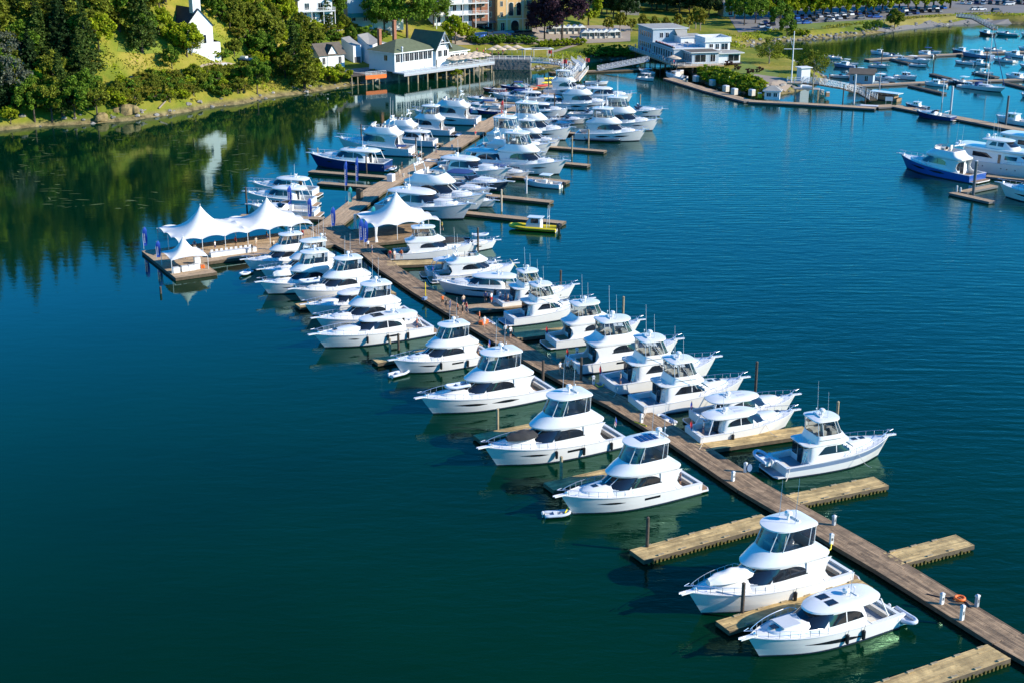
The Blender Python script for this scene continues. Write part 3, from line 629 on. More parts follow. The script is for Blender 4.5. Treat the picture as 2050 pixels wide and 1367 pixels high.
# ================================================================ FLEET: one of each kind, then copies
PROTO = {}
def proto(key, fn, *a, **k):
    r, H = fn(*a, **k); PROTO[key] = (r, H, INFO[r.name]); r.location = (0, 0, -500); return r
USED = set(); BOATS = {}
def put(key, bow, L, hd, label, cat='yacht', group=None, paint=None, part='hull', skip=(), at_stern=False, old='white', zb=None, h=None, name=None, id=None):
    """bow (or stern) survey position at deck height, length over all in metres, heading of the bow in degrees"""
    p, H, (x0, x1, pz) = PROTO[key]; s = L / (x1 - x0); a = math.radians(hd)
    if at_stern: b = G(bow[0], bow[1], .5); ox = x0 * s
    else: b = G(bow[0], bow[1], pz * s if zb is None else zb); ox = x1 * s
    loc = (b.x - ox * math.cos(a), b.y - ox * math.sin(a), 0)
    sy = min(1.25, max(s, .8)) if s < .8 else s
    S = (s, (s + sy) / 2 * (1.05 if key[:3] in ('fly', 'con') else 1) * (1.1 if loc[1] > 255 and loc[0] < 60 else 1), h or (s * .6 + .4 * min(s, 1.1)) * (1.03 if key[:3] in ('fly', 'con') else 1.06 if key[:3] in ('spo', 'cou') else 1))
    if loc[1] > 255 and loc[0] < 60 and key[:3] in ('fly', 'spo', 'cou'): S = (S[0], S[1], S[2] * 1.17)
    if key not in USED and not skip: c = p; USED.add(key); c.location = loc; c.rotation_euler.z = a; c.scale = S
    else: c = clone(p, None, loc, a, S, skip)
    if name: c.name = name
    tag(c, label, cat, group)
    if paint: recolor(c, part, old, paint)
    if key == 'express' and any(w in label for w in ('navy', 'dark', 'hood', 'dark canopy')): recolor(c, 'canvas_top', 'canvas_white', 'canvas_blue')
    BOATS[id or len(BOATS)] = (c, key, s); return c
proto('fly', flybridge_yacht, 'flybridge_yacht')
proto('flysolar', flybridge_yacht, 'flybridge_yacht', roof_panels=True, win='blade')
proto('flybig', flybridge_yacht, 'flybridge_yacht', L=17.5, B=5.2, win='long')
proto('flyopen', flybridge_yacht, 'flybridge_yacht', win='long', open_fly=True)
proto('flyplain', flybridge_yacht, 'flybridge_yacht', L=16.2, win='none')
proto('conv', flybridge_yacht, 'convertible_yacht', L=15.2, B=4.7, style='conv', win='none', stripe='stripe')
proto('convplain', flybridge_yacht, 'convertible_yacht', L=15.2, B=4.7, style='conv', win='ports')
proto('sport', sport_yacht, 'sport_yacht')
proto('sportbig', sport_yacht, 'sport_yacht', L=17.0, B=5.0, sun=1, sunpad=False, win='small')
proto('coupe', sport_yacht, 'sport_yacht', sun=3, sunpad=False, win='none')
proto('coupelong', sport_yacht, 'sport_yacht', sun=0, sunpad=False, win='long')
proto('express', express_cruiser, 'express_cruiser')
proto('arch', express_cruiser, 'express_cruiser', top=None)
proto('cc', center_console, 'centre_console_boat')
proto('pilot', pilothouse_boat, 'pilothouse_boat')
proto('trawler', pilothouse_boat, 'trawler', L=11.0, B=3.8, motors=0, long=True)
proto('rib', rib, 'inflatable_tender')
proto('patrol', rib, 'inflatable_boat', L=7.6, B=2.7, tube='tube_yellow', rad=.3, cabin=True)
proto('grib', rib, 'inflatable_boat', L=8.5, B=2.8, tube='tube_grey', rad=.3)
proto('sail', sailboat, 'sailboat')
proto('day', dayboat, 'dayboat')
proto('daytop', dayboat, 'dayboat', cover='canvas_blue')
A = 208.4; R = 21.0
gA = 'motor yachts moored bow out along the left side of the near pier'
gR = 'motor yachts moored stern to the near pier on its right side'
# --- left row, near to far
put('sport', (1481, 1282), 17.0, A, 'nearest yacht, a white sport coupe with two dark roof hatches and a grey sun pad', group=gA, id='A1')
put('flyplain', (1362, 1190), 18.9, A, 'white flybridge yacht with a covered tender on its foredeck, beside the nearest sport coupe', group=gA, id='A2')
put('flysolar', (1109, 995), 17.9, A, 'white flybridge yacht with dark solar panels on its hardtop and a dinghy at its bow', group=gA, id='A3')
put('fly', (956, 898), 18.9, A, 'white flybridge yacht with a black covered tender on its foredeck', group=gA, id='A4')
put('flybig', (830, 798), 19.2, A, 'large white flybridge yacht with long twin hull windows and an open tender on the foredeck', group=gA, id='A5')
put('fly', (777, 722), 15.6, A, 'white flybridge yacht with dark fenders and two blue inflatables under its bow', group=gA, id='A6')
put('sportbig', (617, 672), 19.0, A, 'long white sport yacht with one large dark sunroof and three black fenders on its side', group=gA, id='A7')
put('fly', (622, 638), 16.6, A, 'white flybridge yacht half hidden behind the long sport yacht with the single sunroof', group=gA, id='A8')
put('coupe', (600, 612), 15.0, A, 'low white sport coupe squeezed between two flybridge yachts by a short wooden float', group=gA, paint=None, id='A9')
put('flyplain', (576, 580), 16.3, A, 'flybridge yacht with an open pale tender on deck, third behind the long sport yacht', group=gA, id='A10')
put('fly', (510, 566), 16.3, A, 'white flybridge yacht with a wrapped tender, its bow furthest left of the crowded group', group=gA, id='A11')
put('flysolar', (513, 541), 16.0, A, 'mostly hidden flybridge yacht, only hardtop and bow rail showing near the small white tent', group=gA, skip=('solar_panel',), id='A12')
put('flyplain', (480, 521), 14.6, A, 'white flybridge yacht moored right beside the long white event tent', group=gA, id='A13')
# --- right row, near to far
put('conv', (1792, 869), 16.3, R - 1, 'convertible yacht with a blue grey hull stripe and raised dinghy, nearest of the right row', group=gR, id='R1')
put('coupe', (1602, 820), 15.3, R, 'white sport coupe with blue cockpit seats and a red flag at its stern', group=gR, id='R2')
put('coupe', (1603, 789), 15.3, R, 'white sport coupe with a dark hatch on the foredeck and an inflatable tied behind it', group=gR, id='R3')
put('convplain', (1501, 754), 16.9, R, 'white convertible yacht with square side windows and outrigger poles, moored at the gold finger float', group=gR, id='R4')
put('convplain', (1445, 713), 17.6, R, 'convertible yacht with a dark red ensign and a yellow hose at its stern', group=gR, id='R5')
put('fly', (1369, 678), 17.6, R, 'white flybridge yacht with three people standing on the pier behind its stern', group=gR, id='R6')
put('fly', (1292, 640), 15.5, R, 'white flybridge yacht in the middle of the right row with a red ensign', group=gR, id='R7')
put('conv', (1192, 597), 15.0, R + 2, 'white convertible yacht with a navy cockpit overhang beside the crowded float', group=gR, skip=('hull_stripe',), id='R8')
put('convplain', (1160, 569), 14.6, R + 2, 'white convertible yacht with outriggers and yellow rods on its foredeck', group=gR, id='R9')
put('coupelong', (866, 562), 15.5, 176, 'grey shaded cruiser moored bow toward the pier behind the people in orange', group=gR, paint='lightgrey', id='R10')  # shade of the hull is put into its light grey paint
put('flyopen', (1040, 527), 15.0, 14, 'white flybridge yacht with a flag and open bridge behind the bow-in cruiser', group=gR, id='R11')
put('coupe', (1005, 523), 13.5, 12, 'white sedan cruiser with navy cockpit and outboards, moored in the short slip', group=gR, id='R12')
put('flybig', (955, 487), 15.2, 10, 'tall white flybridge yacht alongside the peaked tent with a dark mesh cover on its bow', group=gR, skip=('hull_window',), id='R13')
put('arch', (1003, 480), 11.5, 14, 'white express boat carrying a small tender, past the tall yacht by the tent', 'boat', group=gR, id='R14')
# --- far pier, left side
gBL = 'boats moored bow out along the left side of the far pier'; gBR = 'boats moored bow out along the right side of the far pier'
put('coupe', (497, 368), 15.4, 168, 'furthest of three white boats left of the blue flags, with hardtop and radar', group=gBL, id='BLa')
put('coupelong', (485, 388), 15.6, 170, 'middle boat of the three left of the blue flags, with a closed grey roof', group=gBL, id='BLb')
put('express', (491, 408), 15.0, 172, 'nearest of three white boats left of the blue flags, with open cockpit seats', 'boat', group=gBL, skip=('canvas_top',), id='BLc')
put('sportbig', (613, 311), 20.5, 165, 'navy hulled sport yacht with a white deck house, left side of the far pier', group=gBL, paint='navy', id='BL2')
put('flyopen', (670, 279), 20.5, 165, 'grey shaded open flybridge yacht next beyond the navy hulled one', group=gBL, id='BL3')
put('flyopen', (716, 262), 18.5, 166, 'white flybridge yacht with a cyan towel at its stern, left of the far pier', group=gBL, id='BL4')
put('fly', (786, 248), 16.5, 167, 'enclosed flybridge yacht with a yellow tender behind, left of the far pier', group=gBL, id='BL5')
put('flyopen', (822, 224), 19.5, 168, 'long white yacht with a tall white transom, left of the far pier below the restaurant', group=gBL, id='BL6')
put('express', (926, 206), 11.0, 172, 'white express boat with navy canvas, first of the small boats beyond the tall transom yacht', 'boat', group=gBL, id='BL7')
put('day', (953, 219), 8.0, 172, 'dark hulled runabout by the red and blue flag on the far pier', 'boat', group=gBL, paint='navy', id='BL8')
put('express', (979, 186), 14.0, 170, 'white express cruiser with a dark hardtop near the head of the far pier', 'boat', group=gBL, paint=None, id='BL9')
put('day', (967, 176), 7.5, 172, 'red hulled runabout near the head of the far pier', 'boat', group=gBL, paint='red_hull', id='BL10')
put('daytop', (1002, 170), 9.0, 172, 'navy hulled runabout with canvas top below the shore rocks', 'boat', group=gBL, paint='navy', id='BL11')
put('arch', (930, 194), 9.5, 172, 'small white boat with dark seats tucked behind the express boats', 'boat', group=gBL, id='BL12')
put('cc', (1012, 196), 8.0, 172, 'small open white boat with console close to the far pier', 'boat', group=gBL, id='BL13')
# --- far pier, right side
put('coupelong', (954, 414), 21.5, -23, 'big shade-greyed sport yacht with a long black hull window, behind the peaked tent', group=gBR, paint='lightgrey', id='BR1')  # pale grey hull paint imitates the shade on a white hull side
put('flyopen', (984, 394), 22.0, -23, 'flybridge yacht with grey shaded side next beyond the big shade-greyed sport yacht', group=gBR, id='BR2')
put('arch', (993, 377), 16.0, -23, 'white express cruiser with a red towel on its foredeck', 'boat', group=gBR, id='BR3')
put('express', (1030, 362), 18.5, -23, 'dark hulled express cruiser with a grey cockpit cover', 'boat', group=gBR, paint='grey_hull', id='BR4')
put('coupe', (1027, 343), 19.5, -23, 'white sport yacht with a domed roof right of the far pier walkers', group=gBR, id='BR5')
put('fly', (1142, 327), 20.0, -21, 'white flybridge yacht whose bow reaches furthest past the slip float with the fishing boat', group=gBR, id='BR7')
put('sportbig', (1084, 327), 20.5, -21, 'coupe yacht with grey shaded hull, near side of the flybridge yacht at the short float', group=gBR, id='BR8')
put('fly', (1112, 292), 20.0, -19, 'flybridge yacht with a dark lens shaped side window, right of the far pier', group=gBR, id='BR9')
put('fly', (1153, 260), 20.5, -18, 'flybridge yacht with an angular shaded side beside the moored grey inflatable', group=gBR, id='BR10')
put('flybig', (1300, 264), 19.0, -14, 'flybridge yacht with blue windscreen cover, outermost at the long finger float', group=gBR, id='BR11')
put('fly', (1326, 243), 19.0, -14, 'flybridge yacht next beyond the one with the blue windscreen cover', group=gBR, id='BR12')
put('express', (1338, 218), 16.0, -14, 'white express cruiser with yellow fender, its bow furthest right of the far group', 'boat', group=gBR, skip=('canvas_top',), id='BR13')
put('coupe', (1274, 191), 17.0, -12, 'white sedan yacht with a blue window cover, furthest along the right of the far pier', group=gBR, id='BR14')
put('flyopen', (1232, 204), 18.0, -13, 'large white yacht with wide bridge near the head of the far pier', group=gBR, id='BR15')
put('coupe', (1166, 207), 14.5, -14, 'white coupe yacht with a blunt sunlit windscreen, second from the pier head', group=gBR, id='BR16')
put('coupelong', (1143, 221), 14.5, -14, 'white coupe yacht with a blunt sunlit windscreen, third from the pier head', group=gBR, id='BR17')
put('arch', (1179, 238), 11.0, -16, 'small white cruiser bow between two flybridge yachts on the right of the far pier', 'boat', group=gBR, id='BR18')
put('express', (1222, 226), 12.0, -15, 'white boat with an open stern filled with gear behind the outermost yacht', 'boat', group=gBR, skip=('canvas_top',), id='BR19')
put('day', (1217, 163), 7.5, -8, 'small white open boat by the foot of the gangway', 'boat', group=gBR, id='BR20')
put('grib', (1243, 279), 9.0, -12, 'dark grey inflatable moored along the finger float right of the far pier', 'inflatable boat', paint='grey_hull', part='inflatable_tube', old='tube_grey', id='grib')
put('arch', (1118, 240), 15.0, -18, 'white cruiser hidden between two flybridge yachts close to the far pier', 'boat', group=gBR, id='BR21')
put('express', (1150, 246), 10.0, -18, 'low white boat with open seats next to the flybridge yacht with the angular side', 'boat', group=gBR, skip=('canvas_top',), id='BR22')
put('cc', (1047, 358), 9.2, 158, 'small white fishing boat with a canopy and outboards at a far finger float', 'boat', id='cc1')
put('patrol', (1021, 449), 9.6, 164, 'yellow and black inflatable patrol boat with outboards beside the float end', 'inflatable boat', zb=.8, id='patrol')
for a in [('fly', (1192, 176), 16.0, -12, 'flybridge yacht with its bow behind the furthest sedan yacht right of the far pier', 'X1'), ('coupe', (1118, 196), 13.0, -14, 'white coupe close to the far pier by the brown pile', 'X2'), ('express', (1252, 212), 11.5, -13, 'white express boat with navy canvas between the tall far yachts', 'X3'), ('flyopen', (1094, 310), 17.0, -22, 'open bridge yacht squeezed beside the coupe with grey shaded hull', 'X4'),
          ('express', (1068, 345), 12.0, -23, 'white express boat with navy canvas near the small fishing boat', 'X5'), ('arch', (1000, 402), 11.0, -23, 'white arch cruiser between the big shade-greyed yacht and its neighbour', 'X6'), ('fly', (1128, 282), 15.0, -19, 'flybridge yacht half hidden right of the yacht with a lens shaped window', 'X7'), ('day', (905, 322), 7.0, -24, 'grey tender boat with outboards close to the far pier walkers', 'X8'),
          ('express', (862, 232), 12.0, 168, 'white express boat with navy canvas beside the tall transom yacht', 'X9'), ('arch', (900, 214), 11.0, 170, 'white arch cruiser left of the small boats', 'X10'), ('express', (742, 296), 11.0, 165, 'white express boat behind the navy hulled yacht', 'X11'), ('coupe', (760, 272), 15.0, 166, 'white coupe partly hidden by the yacht with the cyan towel', 'X12'), ('day', (985, 208), 7.0, 172, 'small runabout with a navy hull side near the far pier steps', 'X13'), ('pilot', (1032, 182), 8.0, 172, 'white pilothouse boat near the rental float', 'X14')]:
    put(a[0], a[1], a[2], a[3], a[4], 'boat' if a[0] in ('express', 'arch', 'day', 'pilot') else 'yacht', group=gBR if a[3] < 0 else gBL, id=a[5])
# --- boats by the shore building
put('cc', (1310, 157), 7.5, 310, 'white and red striped cabin boat under the waterside building', 'boat', id='S1')
put('pilot', (1332, 145), 9.0, 130, 'white pilothouse boat with twin outboards beside the floating walkway', 'boat', id='S2')
put('express', (1278, 138), 8.0, 120, 'white boat with striped hull beneath the balcony of the waterside building', 'boat', id='S3')
# --- right edge
put('flyopen', (1796, 306), 22.5, 127.5, 'blue hulled yacht with white flybridge, bow toward open water at the right edge', paint='blue_hull', id='blue')
# --- inner marina, small craft
gM = 'small boats berthed in the inner marina'
M_ = [('sail', (2013, 176), 13.0, -52, 'white sailboat with a tall mast and blue furled headsail', 'sailboat'),
 ('trawler', (1925, 103), 12.0, 140, 'white and pale blue trawler with a pilothouse at the outer marina dock', 'trawler'),
 ('trawler', (2012, 148), 10.0, 125, 'white trawler with radar mast berthed behind the sailboat', 'trawler'),
 ('pilot', (1838, 104), 7.5, 130, 'white pilothouse boat with a yellow hatch beside the blue canopied one', 'boat'),
 ('daytop', (1884, 103), 8.0, -35, 'small boat with a bright blue bimini at the outer marina dock', 'boat'),
 ('pilot', (1905, 98), 8.0, 140, 'dark hulled pilothouse boat left of the pale blue trawler', 'boat'),
 ('express', (1866, 121), 11.0, -45, 'white cruiser with high bow and outboard tucked at the dock corner', 'boat'),
 ('arch', (1760, 108), 8.5, 150, 'white cabin cruiser at the left end of the outer marina dock', 'boat'),
 ('day', (1805, 111), 7.0, -35, 'open white runabout between cabin cruisers on the outer dock', 'boat'),
 ('pilot', (1822, 118), 7.0, -45, 'small cabin boat with navy covers at the outer dock', 'boat'),
 ('day', (1912, 121), 7.5, 140, 'low white runabout with a dark bow cover on the outer dock', 'boat'),
 ('pilot', (2010, 104), 9.0, 130, 'covered grey boat moored near the right end of the outer dock', 'boat'),
 ('trawler', (2038, 94), 9.0, 130, 'white boat with flat cabin top at the far right of the outer dock', 'boat'),
 ('express', (1801, 158), 10.5, -50, 'white sport cruiser with round bow on the middle marina dock', 'boat'),
 ('pilot', (1837, 153), 8.5, -48, 'small white cabin cruiser right of the round bowed sport cruiser', 'boat'),
 ('pilot', (1850, 163), 7.5, 150, 'little fishing boat with a turquoise window frame', 'boat'),
 ('cc', (1905, 158), 9.0, 120, 'grey boat with outboards lying ahead of the sailboat', 'boat'),
 ('cc', (1990, 147), 7.0, -50, 'small centre console boat behind the sail mast', 'boat'),
 ('express', (1781, 132), 8.0, -48, 'white boat with a dark canopy behind the round bowed cruiser', 'boat'),
 ('arch', (1646, 112), 7.0, 160, 'white cabin boat alone at the shallow end of the marina', 'boat'),
 ('pilot', (1668, 126), 8.0, 150, 'white boat with blue hull side next to the shaded trees', 'boat'),
 ('cc', (1720, 128), 8.0, -40, 'open boat with white outboard beside the blue sided one', 'boat'),
 ('day', (1700, 152), 7.0, -40, 'white runabout with an outboard behind the grey shed roof', 'boat'),
 ('express', (1765, 155), 8.5, -45, 'white boat with canvas hood right of the grey shed', 'boat'),
 ('day', (1780, 165), 7.0, -40, 'runabout with navy outboard below the canvas hooded boat', 'boat'),
 ('pilot', (1812, 206), 7.5, 135, 'dark grey pilothouse boat on the inside of the long breakwater dock', 'boat'),
 ('arch', (1829, 220), 12.5, 135, 'low navy and white performance boat on the outer side of the breakwater dock', 'yacht'),
 ('pilot', (1993, 229), 11.0, 128, 'white cabin boat with black rubbing strip inside the breakwater dock', 'boat'),
 ('express', (2035, 238), 9.0, 128, 'white boat cut by the right edge, inside the breakwater dock', 'boat'),
 ('pilot', (1960, 62), 8.0, 120, 'black boat at the foot of the far shore ramp', 'boat'),
 ('arch', (1990, 64), 10.0, 150, 'turquoise sided boat by the far shore ramp', 'boat'),
 ('express', (2040, 66), 10.0, 150, 'white boat berthed at the far shore dock on the right edge', 'boat')]
M_ += [('pilot', (1940, 122), 7.5, 140, 'white cabin boat with a dark roof line right of the low runabout', 'boat'), ('express', (1985, 116), 8.5, 140, 'white express boat with navy canvas on the outer dock', 'boat'), ('day', (1855, 130), 6.5, -45, 'white runabout below the high bowed cruiser', 'boat'), ('sail', (2040, 128), 10.0, 130, 'smaller white sailboat at the right edge of the inner marina', 'sailboat'), ('cc', (1730, 148), 6.5, -45, 'white open boat left of the canvas hooded boat', 'boat'), ('pilot', (1958, 172), 7.0, -50, 'little cabin boat beside the sailboat stern', 'boat'), ('express', (2040, 186), 9.0, 128, 'white express boat near the marina finger at the right edge', 'boat'), ('day', (1885, 158), 6.0, 130, 'tiny runabout next to the turquoise windowed boat', 'boat'), ('pilot', (1742, 102), 7.0, 150, 'white cabin boat left of the outer dock cruiser', 'boat'), ('arch', (1965, 96), 9.0, 140, 'white arch cruiser between the trawler and the covered boat', 'boat'), ('cc', (1700, 140), 7.0, 140, 'white open boat beside the thin bronze tree', 'boat')]
for i, (k, b, L, h, lab, cat) in enumerate(M_):
    o = put(k, b, L, h, lab, cat, group=gM, id='M%d' % i, paint={5: 'grey_hull', 29: 'black', 30: 'teal', 20: 'stripe', 1: 'stripe', 25: 'grey_hull', 26: 'navy', 16: 'grey_hull'}.get(i), skip=('sunroof',) if k == 'sport' else ())

# --- large motor yachts at the right edge
def big_yacht(px, py, L, hd, label, z=1.0):
    r = empty('motor_yacht'); H = Hull(L, 6.4, 2.3, 3.6); H.mesh('white', n=18).build('hull', r, 40); deck_and_cockpit(r, H, .16 * L, 'teak', 1.4); fit_out(r, H, 0); platform(r, H, 1.4, 'teak', .5)
    k = L / 25
    S = Sup([(2.2, 3.5 * k, 20 * k, 2.9, 9, 3), (3.1, 3.5 * k, 19.6 * k, 2.85, 9, 3), (4.9, 3.6 * k, 16.5 * k, 2.7, 9, 3)]); S.mesh('white').build('cabin', r, 25)
    for sd in (1, -1):
        S.side(6 * k, 10.5 * k, lambda f: 3.5, lambda f: min(4.5, 3.5 + 3 * (1 - f)), sd).build('side_window', r); S.side(13 * k, 15.5 * k, lambda f: 3.6, lambda f: 4.4, sd).build('side_window', r); S.side(11.6 * k, 12.2 * k, lambda f: 2.6, lambda f: 4.5, sd, n=2).build('side_door', r)
        for u in (.3, .34, .5, .55, .62): H.window(u, u + .012, 1.5, 1.75, sd, 'oval').build('porthole', r)
    S.front(3.4, 4.6, .7).build('windscreen', r)
    F = Sup([(4.9, 1.5 * k, 17.5 * k, 2.8, 7, 2.6), (5.15, 1.3 * k, 17.8 * k, 2.95, 7, 2.6), (5.5, 1.5 * k, 17.5 * k, 2.9, 7, 2.6), (5.52, 1.7 * k, 17.0 * k, 2.7, 7, 2.6)]); F.mesh('white').build('boat_deck', r, 25)
    W = Sup([(5.5, 8 * k, 14.6 * k, 2.2, 8, 3), (6.1, 8 * k, 14.2 * k, 2.15, 8, 3), (7.1, 8.3 * k, 12.6 * k, 1.95, 8, 3)]); W.mesh('white').build('pilothouse', r, 25); W.front(6.15, 7.0, .75).build('windscreen', r)
    for sd in (1, -1): W.side(9 * k, 10.6 * k, lambda f: 6.1, lambda f: min(6.95, 6.1 + 2 * f + .05), sd).build('side_window', r); W.side(10.9 * k, 12.1 * k, lambda f: 6.1, lambda f: 6.95, sd).build('side_window', r)
    Tp = Sup([(7.1, 7 * k, 13.2 * k, 2.1, 5, 2.5), (7.25, 7 * k, 13.3 * k, 2.15, 5, 2.5), (7.4, 7.4 * k, 12.6 * k, 1.8, 5, 2.5)]); Tp.mesh('white').build('pilothouse_roof', r, 30)
    roof_gear(r, 9 * k, 7.35, ((0, 1.2, 4.0), (.4, -1.2, 4.0), (1, .4, 3)), True, .7)
    M = MB(); M.ball((8 * k, -.9, 7.9), .45, 'white'); M.build('radar_dome', r)
    a = math.radians(hd); b = G(px, py, z); r.location = (b.x, b.y, 0); r.rotation_euler.z = a; tag(r, label, 'yacht'); return r
big_yacht(1905, 322, 27, -48, 'tall white motor yacht with a pilothouse and many antennas behind the blue hulled yacht')
big_yacht(1995, 300, 27, -48, 'third tall white yacht at the right edge, only its stern and side windows showing')
o = put('flyopen', (1992, 365), 20.0, 138, 'pale hulled yacht at the right edge moored beside the triangular float', id='edge')

# --- tenders, covers, fenders that ride on or beside the yachts
def on(id, key, lx, ly, z, rz, L, label, cat='tender', tilt=None, **k):
    c, kk, s = BOATS[id]; a = c.rotation_euler.z; p, H, (x0, x1, pz) = PROTO[key]; q = L / (x1 - x0)
    x, y = lx * c.scale[0], ly * c.scale[1]
    loc = (c.location.x + x * math.cos(a) - y * math.sin(a), c.location.y + x * math.sin(a) + y * math.cos(a), z)
    o = clone(p, None, loc, a + math.radians(rz), q); tag(o, label, cat)
    if tilt: o.rotation_euler = (0, tilt, a + math.radians(rz))
    return o
def cover(id, lx, ly, z, L, label, m):
    c, kk, s = BOATS[id]; a = c.rotation_euler.z; x, y = lx * c.scale[0], ly * c.scale[1]
    rg = []
    for i in range(13):
        f = i / 12; w = .95 * math.sin(PI * min(.97, .12 + .9 * f)) ** .45; h = .5 + .3 * math.sin(f * PI) + .06 * math.sin(f * 17)
        rg.append([((f - .5) * L, w * math.cos(t), (h * max(0, math.sin(t)) + (.07 * math.sin(5 * t + i) if 0 < t < PI else 0)) if t <= PI else 0) for t in [PI * k / 9 for k in range(10)]])
    M = MB(); M.grid([r_ for r_ in rg], m); M.add(rg[0], [tuple(range(10))], m); M.add(rg[-1], [tuple(range(10))[::-1]], m)
    M.rings([[((f - .5) * L * .98, .8 * math.sin(PI * min(.97, .12 + .9 * f)) ** .5 * s_, zz) for f, s_ in [(q / 8, 1) for q in range(9)] + [(q / 8, -1) for q in range(8, -1, -1)]] for zz in (-.12, .02)], 'white')
    o = M.build('covered_tender', None, 50); o.location = (c.location.x + x * math.cos(a) - y * math.sin(a), c.location.y + x * math.sin(a) + y * math.cos(a), z); o.rotation_euler.z = a
    tag(o, label, 'tender')
cover('A2', 12.2, .3, 3.05, 4.6, 'tender under a white canvas cover on the foredeck of the second nearest yacht', 'canvas_white')
cover('A4', 12.0, .4, 3.0, 3.6, 'tender under a black canvas cover on a white foredeck', 'canvas_black')
cover('R13', 12.2, 0, 2.35, 5.0, 'dark mesh cover stretched over the bow of the tall yacht by the tent', 'canvas_black')
on('A5', 'rib', 11.2, .3, 2.95, 0, 3.4, 'open white tender lying on the foredeck of the large yacht with twin hull windows')
on('A10', 'rib', 11.5, -.2, 2.8, 0, 3.4, 'pale tender on the foredeck of the yacht third back from the long sport yacht')
cover('A11', 11.6, -.3, 2.8, 3.4, 'white wrapped tender on the foredeck of the yacht with its bow furthest left', 'canvas_white')
on('R1', 'rib', -.75, 0, .95, 90, 3.6, 'grey inflatable hung on edge behind the striped convertible yacht', tilt=None)
on('R3', 'rib', -3.0, .9, .05, 100, 3.2, 'blue grey inflatable afloat behind the sport coupe with the dark hatch')
on('A1', 'rib', -.7, .1, .45, 90, 3.4, 'grey inflatable with outboard carried across the stern of the nearest sport coupe')
on('A3', 'rib', 17.6, -.8, .05, 160, 3.0, 'blue inflatable dinghy floating under a bow beside the short float')
on('A6', 'rib', 17.0, .7, .05, 190, 3.2, 'blue inflatable floating under the bow of the yacht with dark fenders')
on('R8', 'rib', -3.4, -.5, .05, 95, 3.0, 'white inflatable afloat beside the crowded float')
on('R14', 'rib', 6.5, .2, 2.3, 0, 3.0, 'small white tender carried on the express boat by the tent')
on('BL5', 'rib', -2.2, .3, .1, 90, 3.2, 'small tender behind the enclosed flybridge yacht on the far pier')
on('A13', 'rib', 15.5, 1.5, .05, 40, 3.2, 'grey and red inflatable tied to the tent float beside a yacht bow')
on('BL2', 'rib', -1.2, 0, .3, 90, 3.0, 'white dinghy on the stern of the navy hulled yacht')
M = MB(); M.rings([[(q * math.cos(2 * PI * k / 8), q * math.sin(2 * PI * k / 8), z) for k in range(8)] for q, z in ((.05, -.48), (.16, -.38), (.17, .38), (.05, .48))], 'black'); M.tube([(0, 0, .45), (0, .12, 1.0)], .02, 'black', 3)
fend = None
def fender(id, u, side, where):
    global fend
    c, kk, s = BOATS[id]; H = PROTO[kk][1]; a = c.rotation_euler.z; p = H.pt(u, H.sheer(u) - .7, side, .18); x, y = p[0] * c.scale[0], p[1] * c.scale[1]
    loc = (c.location.x + x * math.cos(a) - y * math.sin(a), c.location.y + x * math.sin(a) + y * math.cos(a), p[2] * c.scale[2])
    if fend is None: fend = M.build('fender', None, 40); o = fend
    else: o = shared(fend, 'fender', None)
    o.location = loc; o.rotation_euler.z = a + (PI if side < 0 else 0); tag(o, 'black fender hanging ' + where, 'fender', 'fenders hung along yacht sides')
for id, us, where in (('A1', (.30, .42), ('near the stern of the nearest sport coupe', 'amidships on the nearest sport coupe')), ('A4', (.12, .34, .55), ('near the stern of the yacht with the black covered tender', 'amidships on the yacht with the black covered tender', 'forward on the yacht with the black covered tender')),
                      ('A6', (.15, .3, .58), ('near the stern of the yacht with blue inflatables at its bow', 'amidships on the yacht with blue inflatables at its bow', 'forward on the yacht with blue inflatables at its bow')),
                      ('A7', (.24, .42, .60), ('aft on the long sport yacht with one sunroof', 'amidships on the long sport yacht with one sunroof', 'forward on the long sport yacht with one sunroof')),
                      ('A2', (.42,), ('between the two nearest yachts',)), ('R2', (.3,), ('beside the gold float under the coupe with blue seats',))):
    for u, w in zip(us, where): fender(id, u, 1 if id[0] == 'A' else -1, w)
# outriggers and ensigns
def ensign(id, label, us=True, y=.0, lx=.1):
    c, kk, s = BOATS[id]; H = PROTO[kk][1]; z = H.sheer(0); r = empty('ensign_flag'); a = c.rotation_euler.z; x, yy = lx * c.scale[0], y * c.scale[1]
    r.location = (c.location.x + x * math.cos(a) - yy * math.sin(a), c.location.y + x * math.sin(a) + yy * math.cos(a), z * c.scale[2]); r.rotation_euler.z = a
    M = MB(); M.tube([(0, 0, 0), (-.3, 0, 1.5)], .025, 'steel', 4); M.build('flagstaff', r)
    M = MB(); n = 7
    for i in range(n):
        t0, t1 = 1.45 - .12 * i, 1.45 - .12 * (i + 1); f = lambda t: -.3 * t / 1.5
        q = lambda k, t: (f(t) - .55 * k * .35, .04 * math.sin(3 * k + t * 5), t - .45 * k)
        M.grid([[q(0, t0), q(.5, t0), q(1, t0)], [q(0, t1), q(.5, t1), q(1, t1)]], ('flag_blue' if i < 3 else ('red' if i % 2 else 'white')) if us else ('red' if i < 5 else 'navy'))
    M.build('flag', r, 0); tag(r, label, 'flag')
ensign('A4', 'small striped flag with blue canton at the stern of the yacht with the black cover'); ensign('A6', 'small striped flag at the stern by the pier crowd'); ensign('R3', 'small striped flag over the swim platform of the coupe with a dark hatch', y=1)
ensign('R2', 'red ensign at the stern of the coupe with blue seats', False); ensign('R5', 'dark red ensign at the stern by the yellow hose', False, 1.5); ensign('R6', 'red ensign behind the yacht with three people at its stern', False, 1); ensign('R11', 'striped flag above the open bridge yacht')
ensign('R7', 'red ensign in the middle of the right row', False, 1)
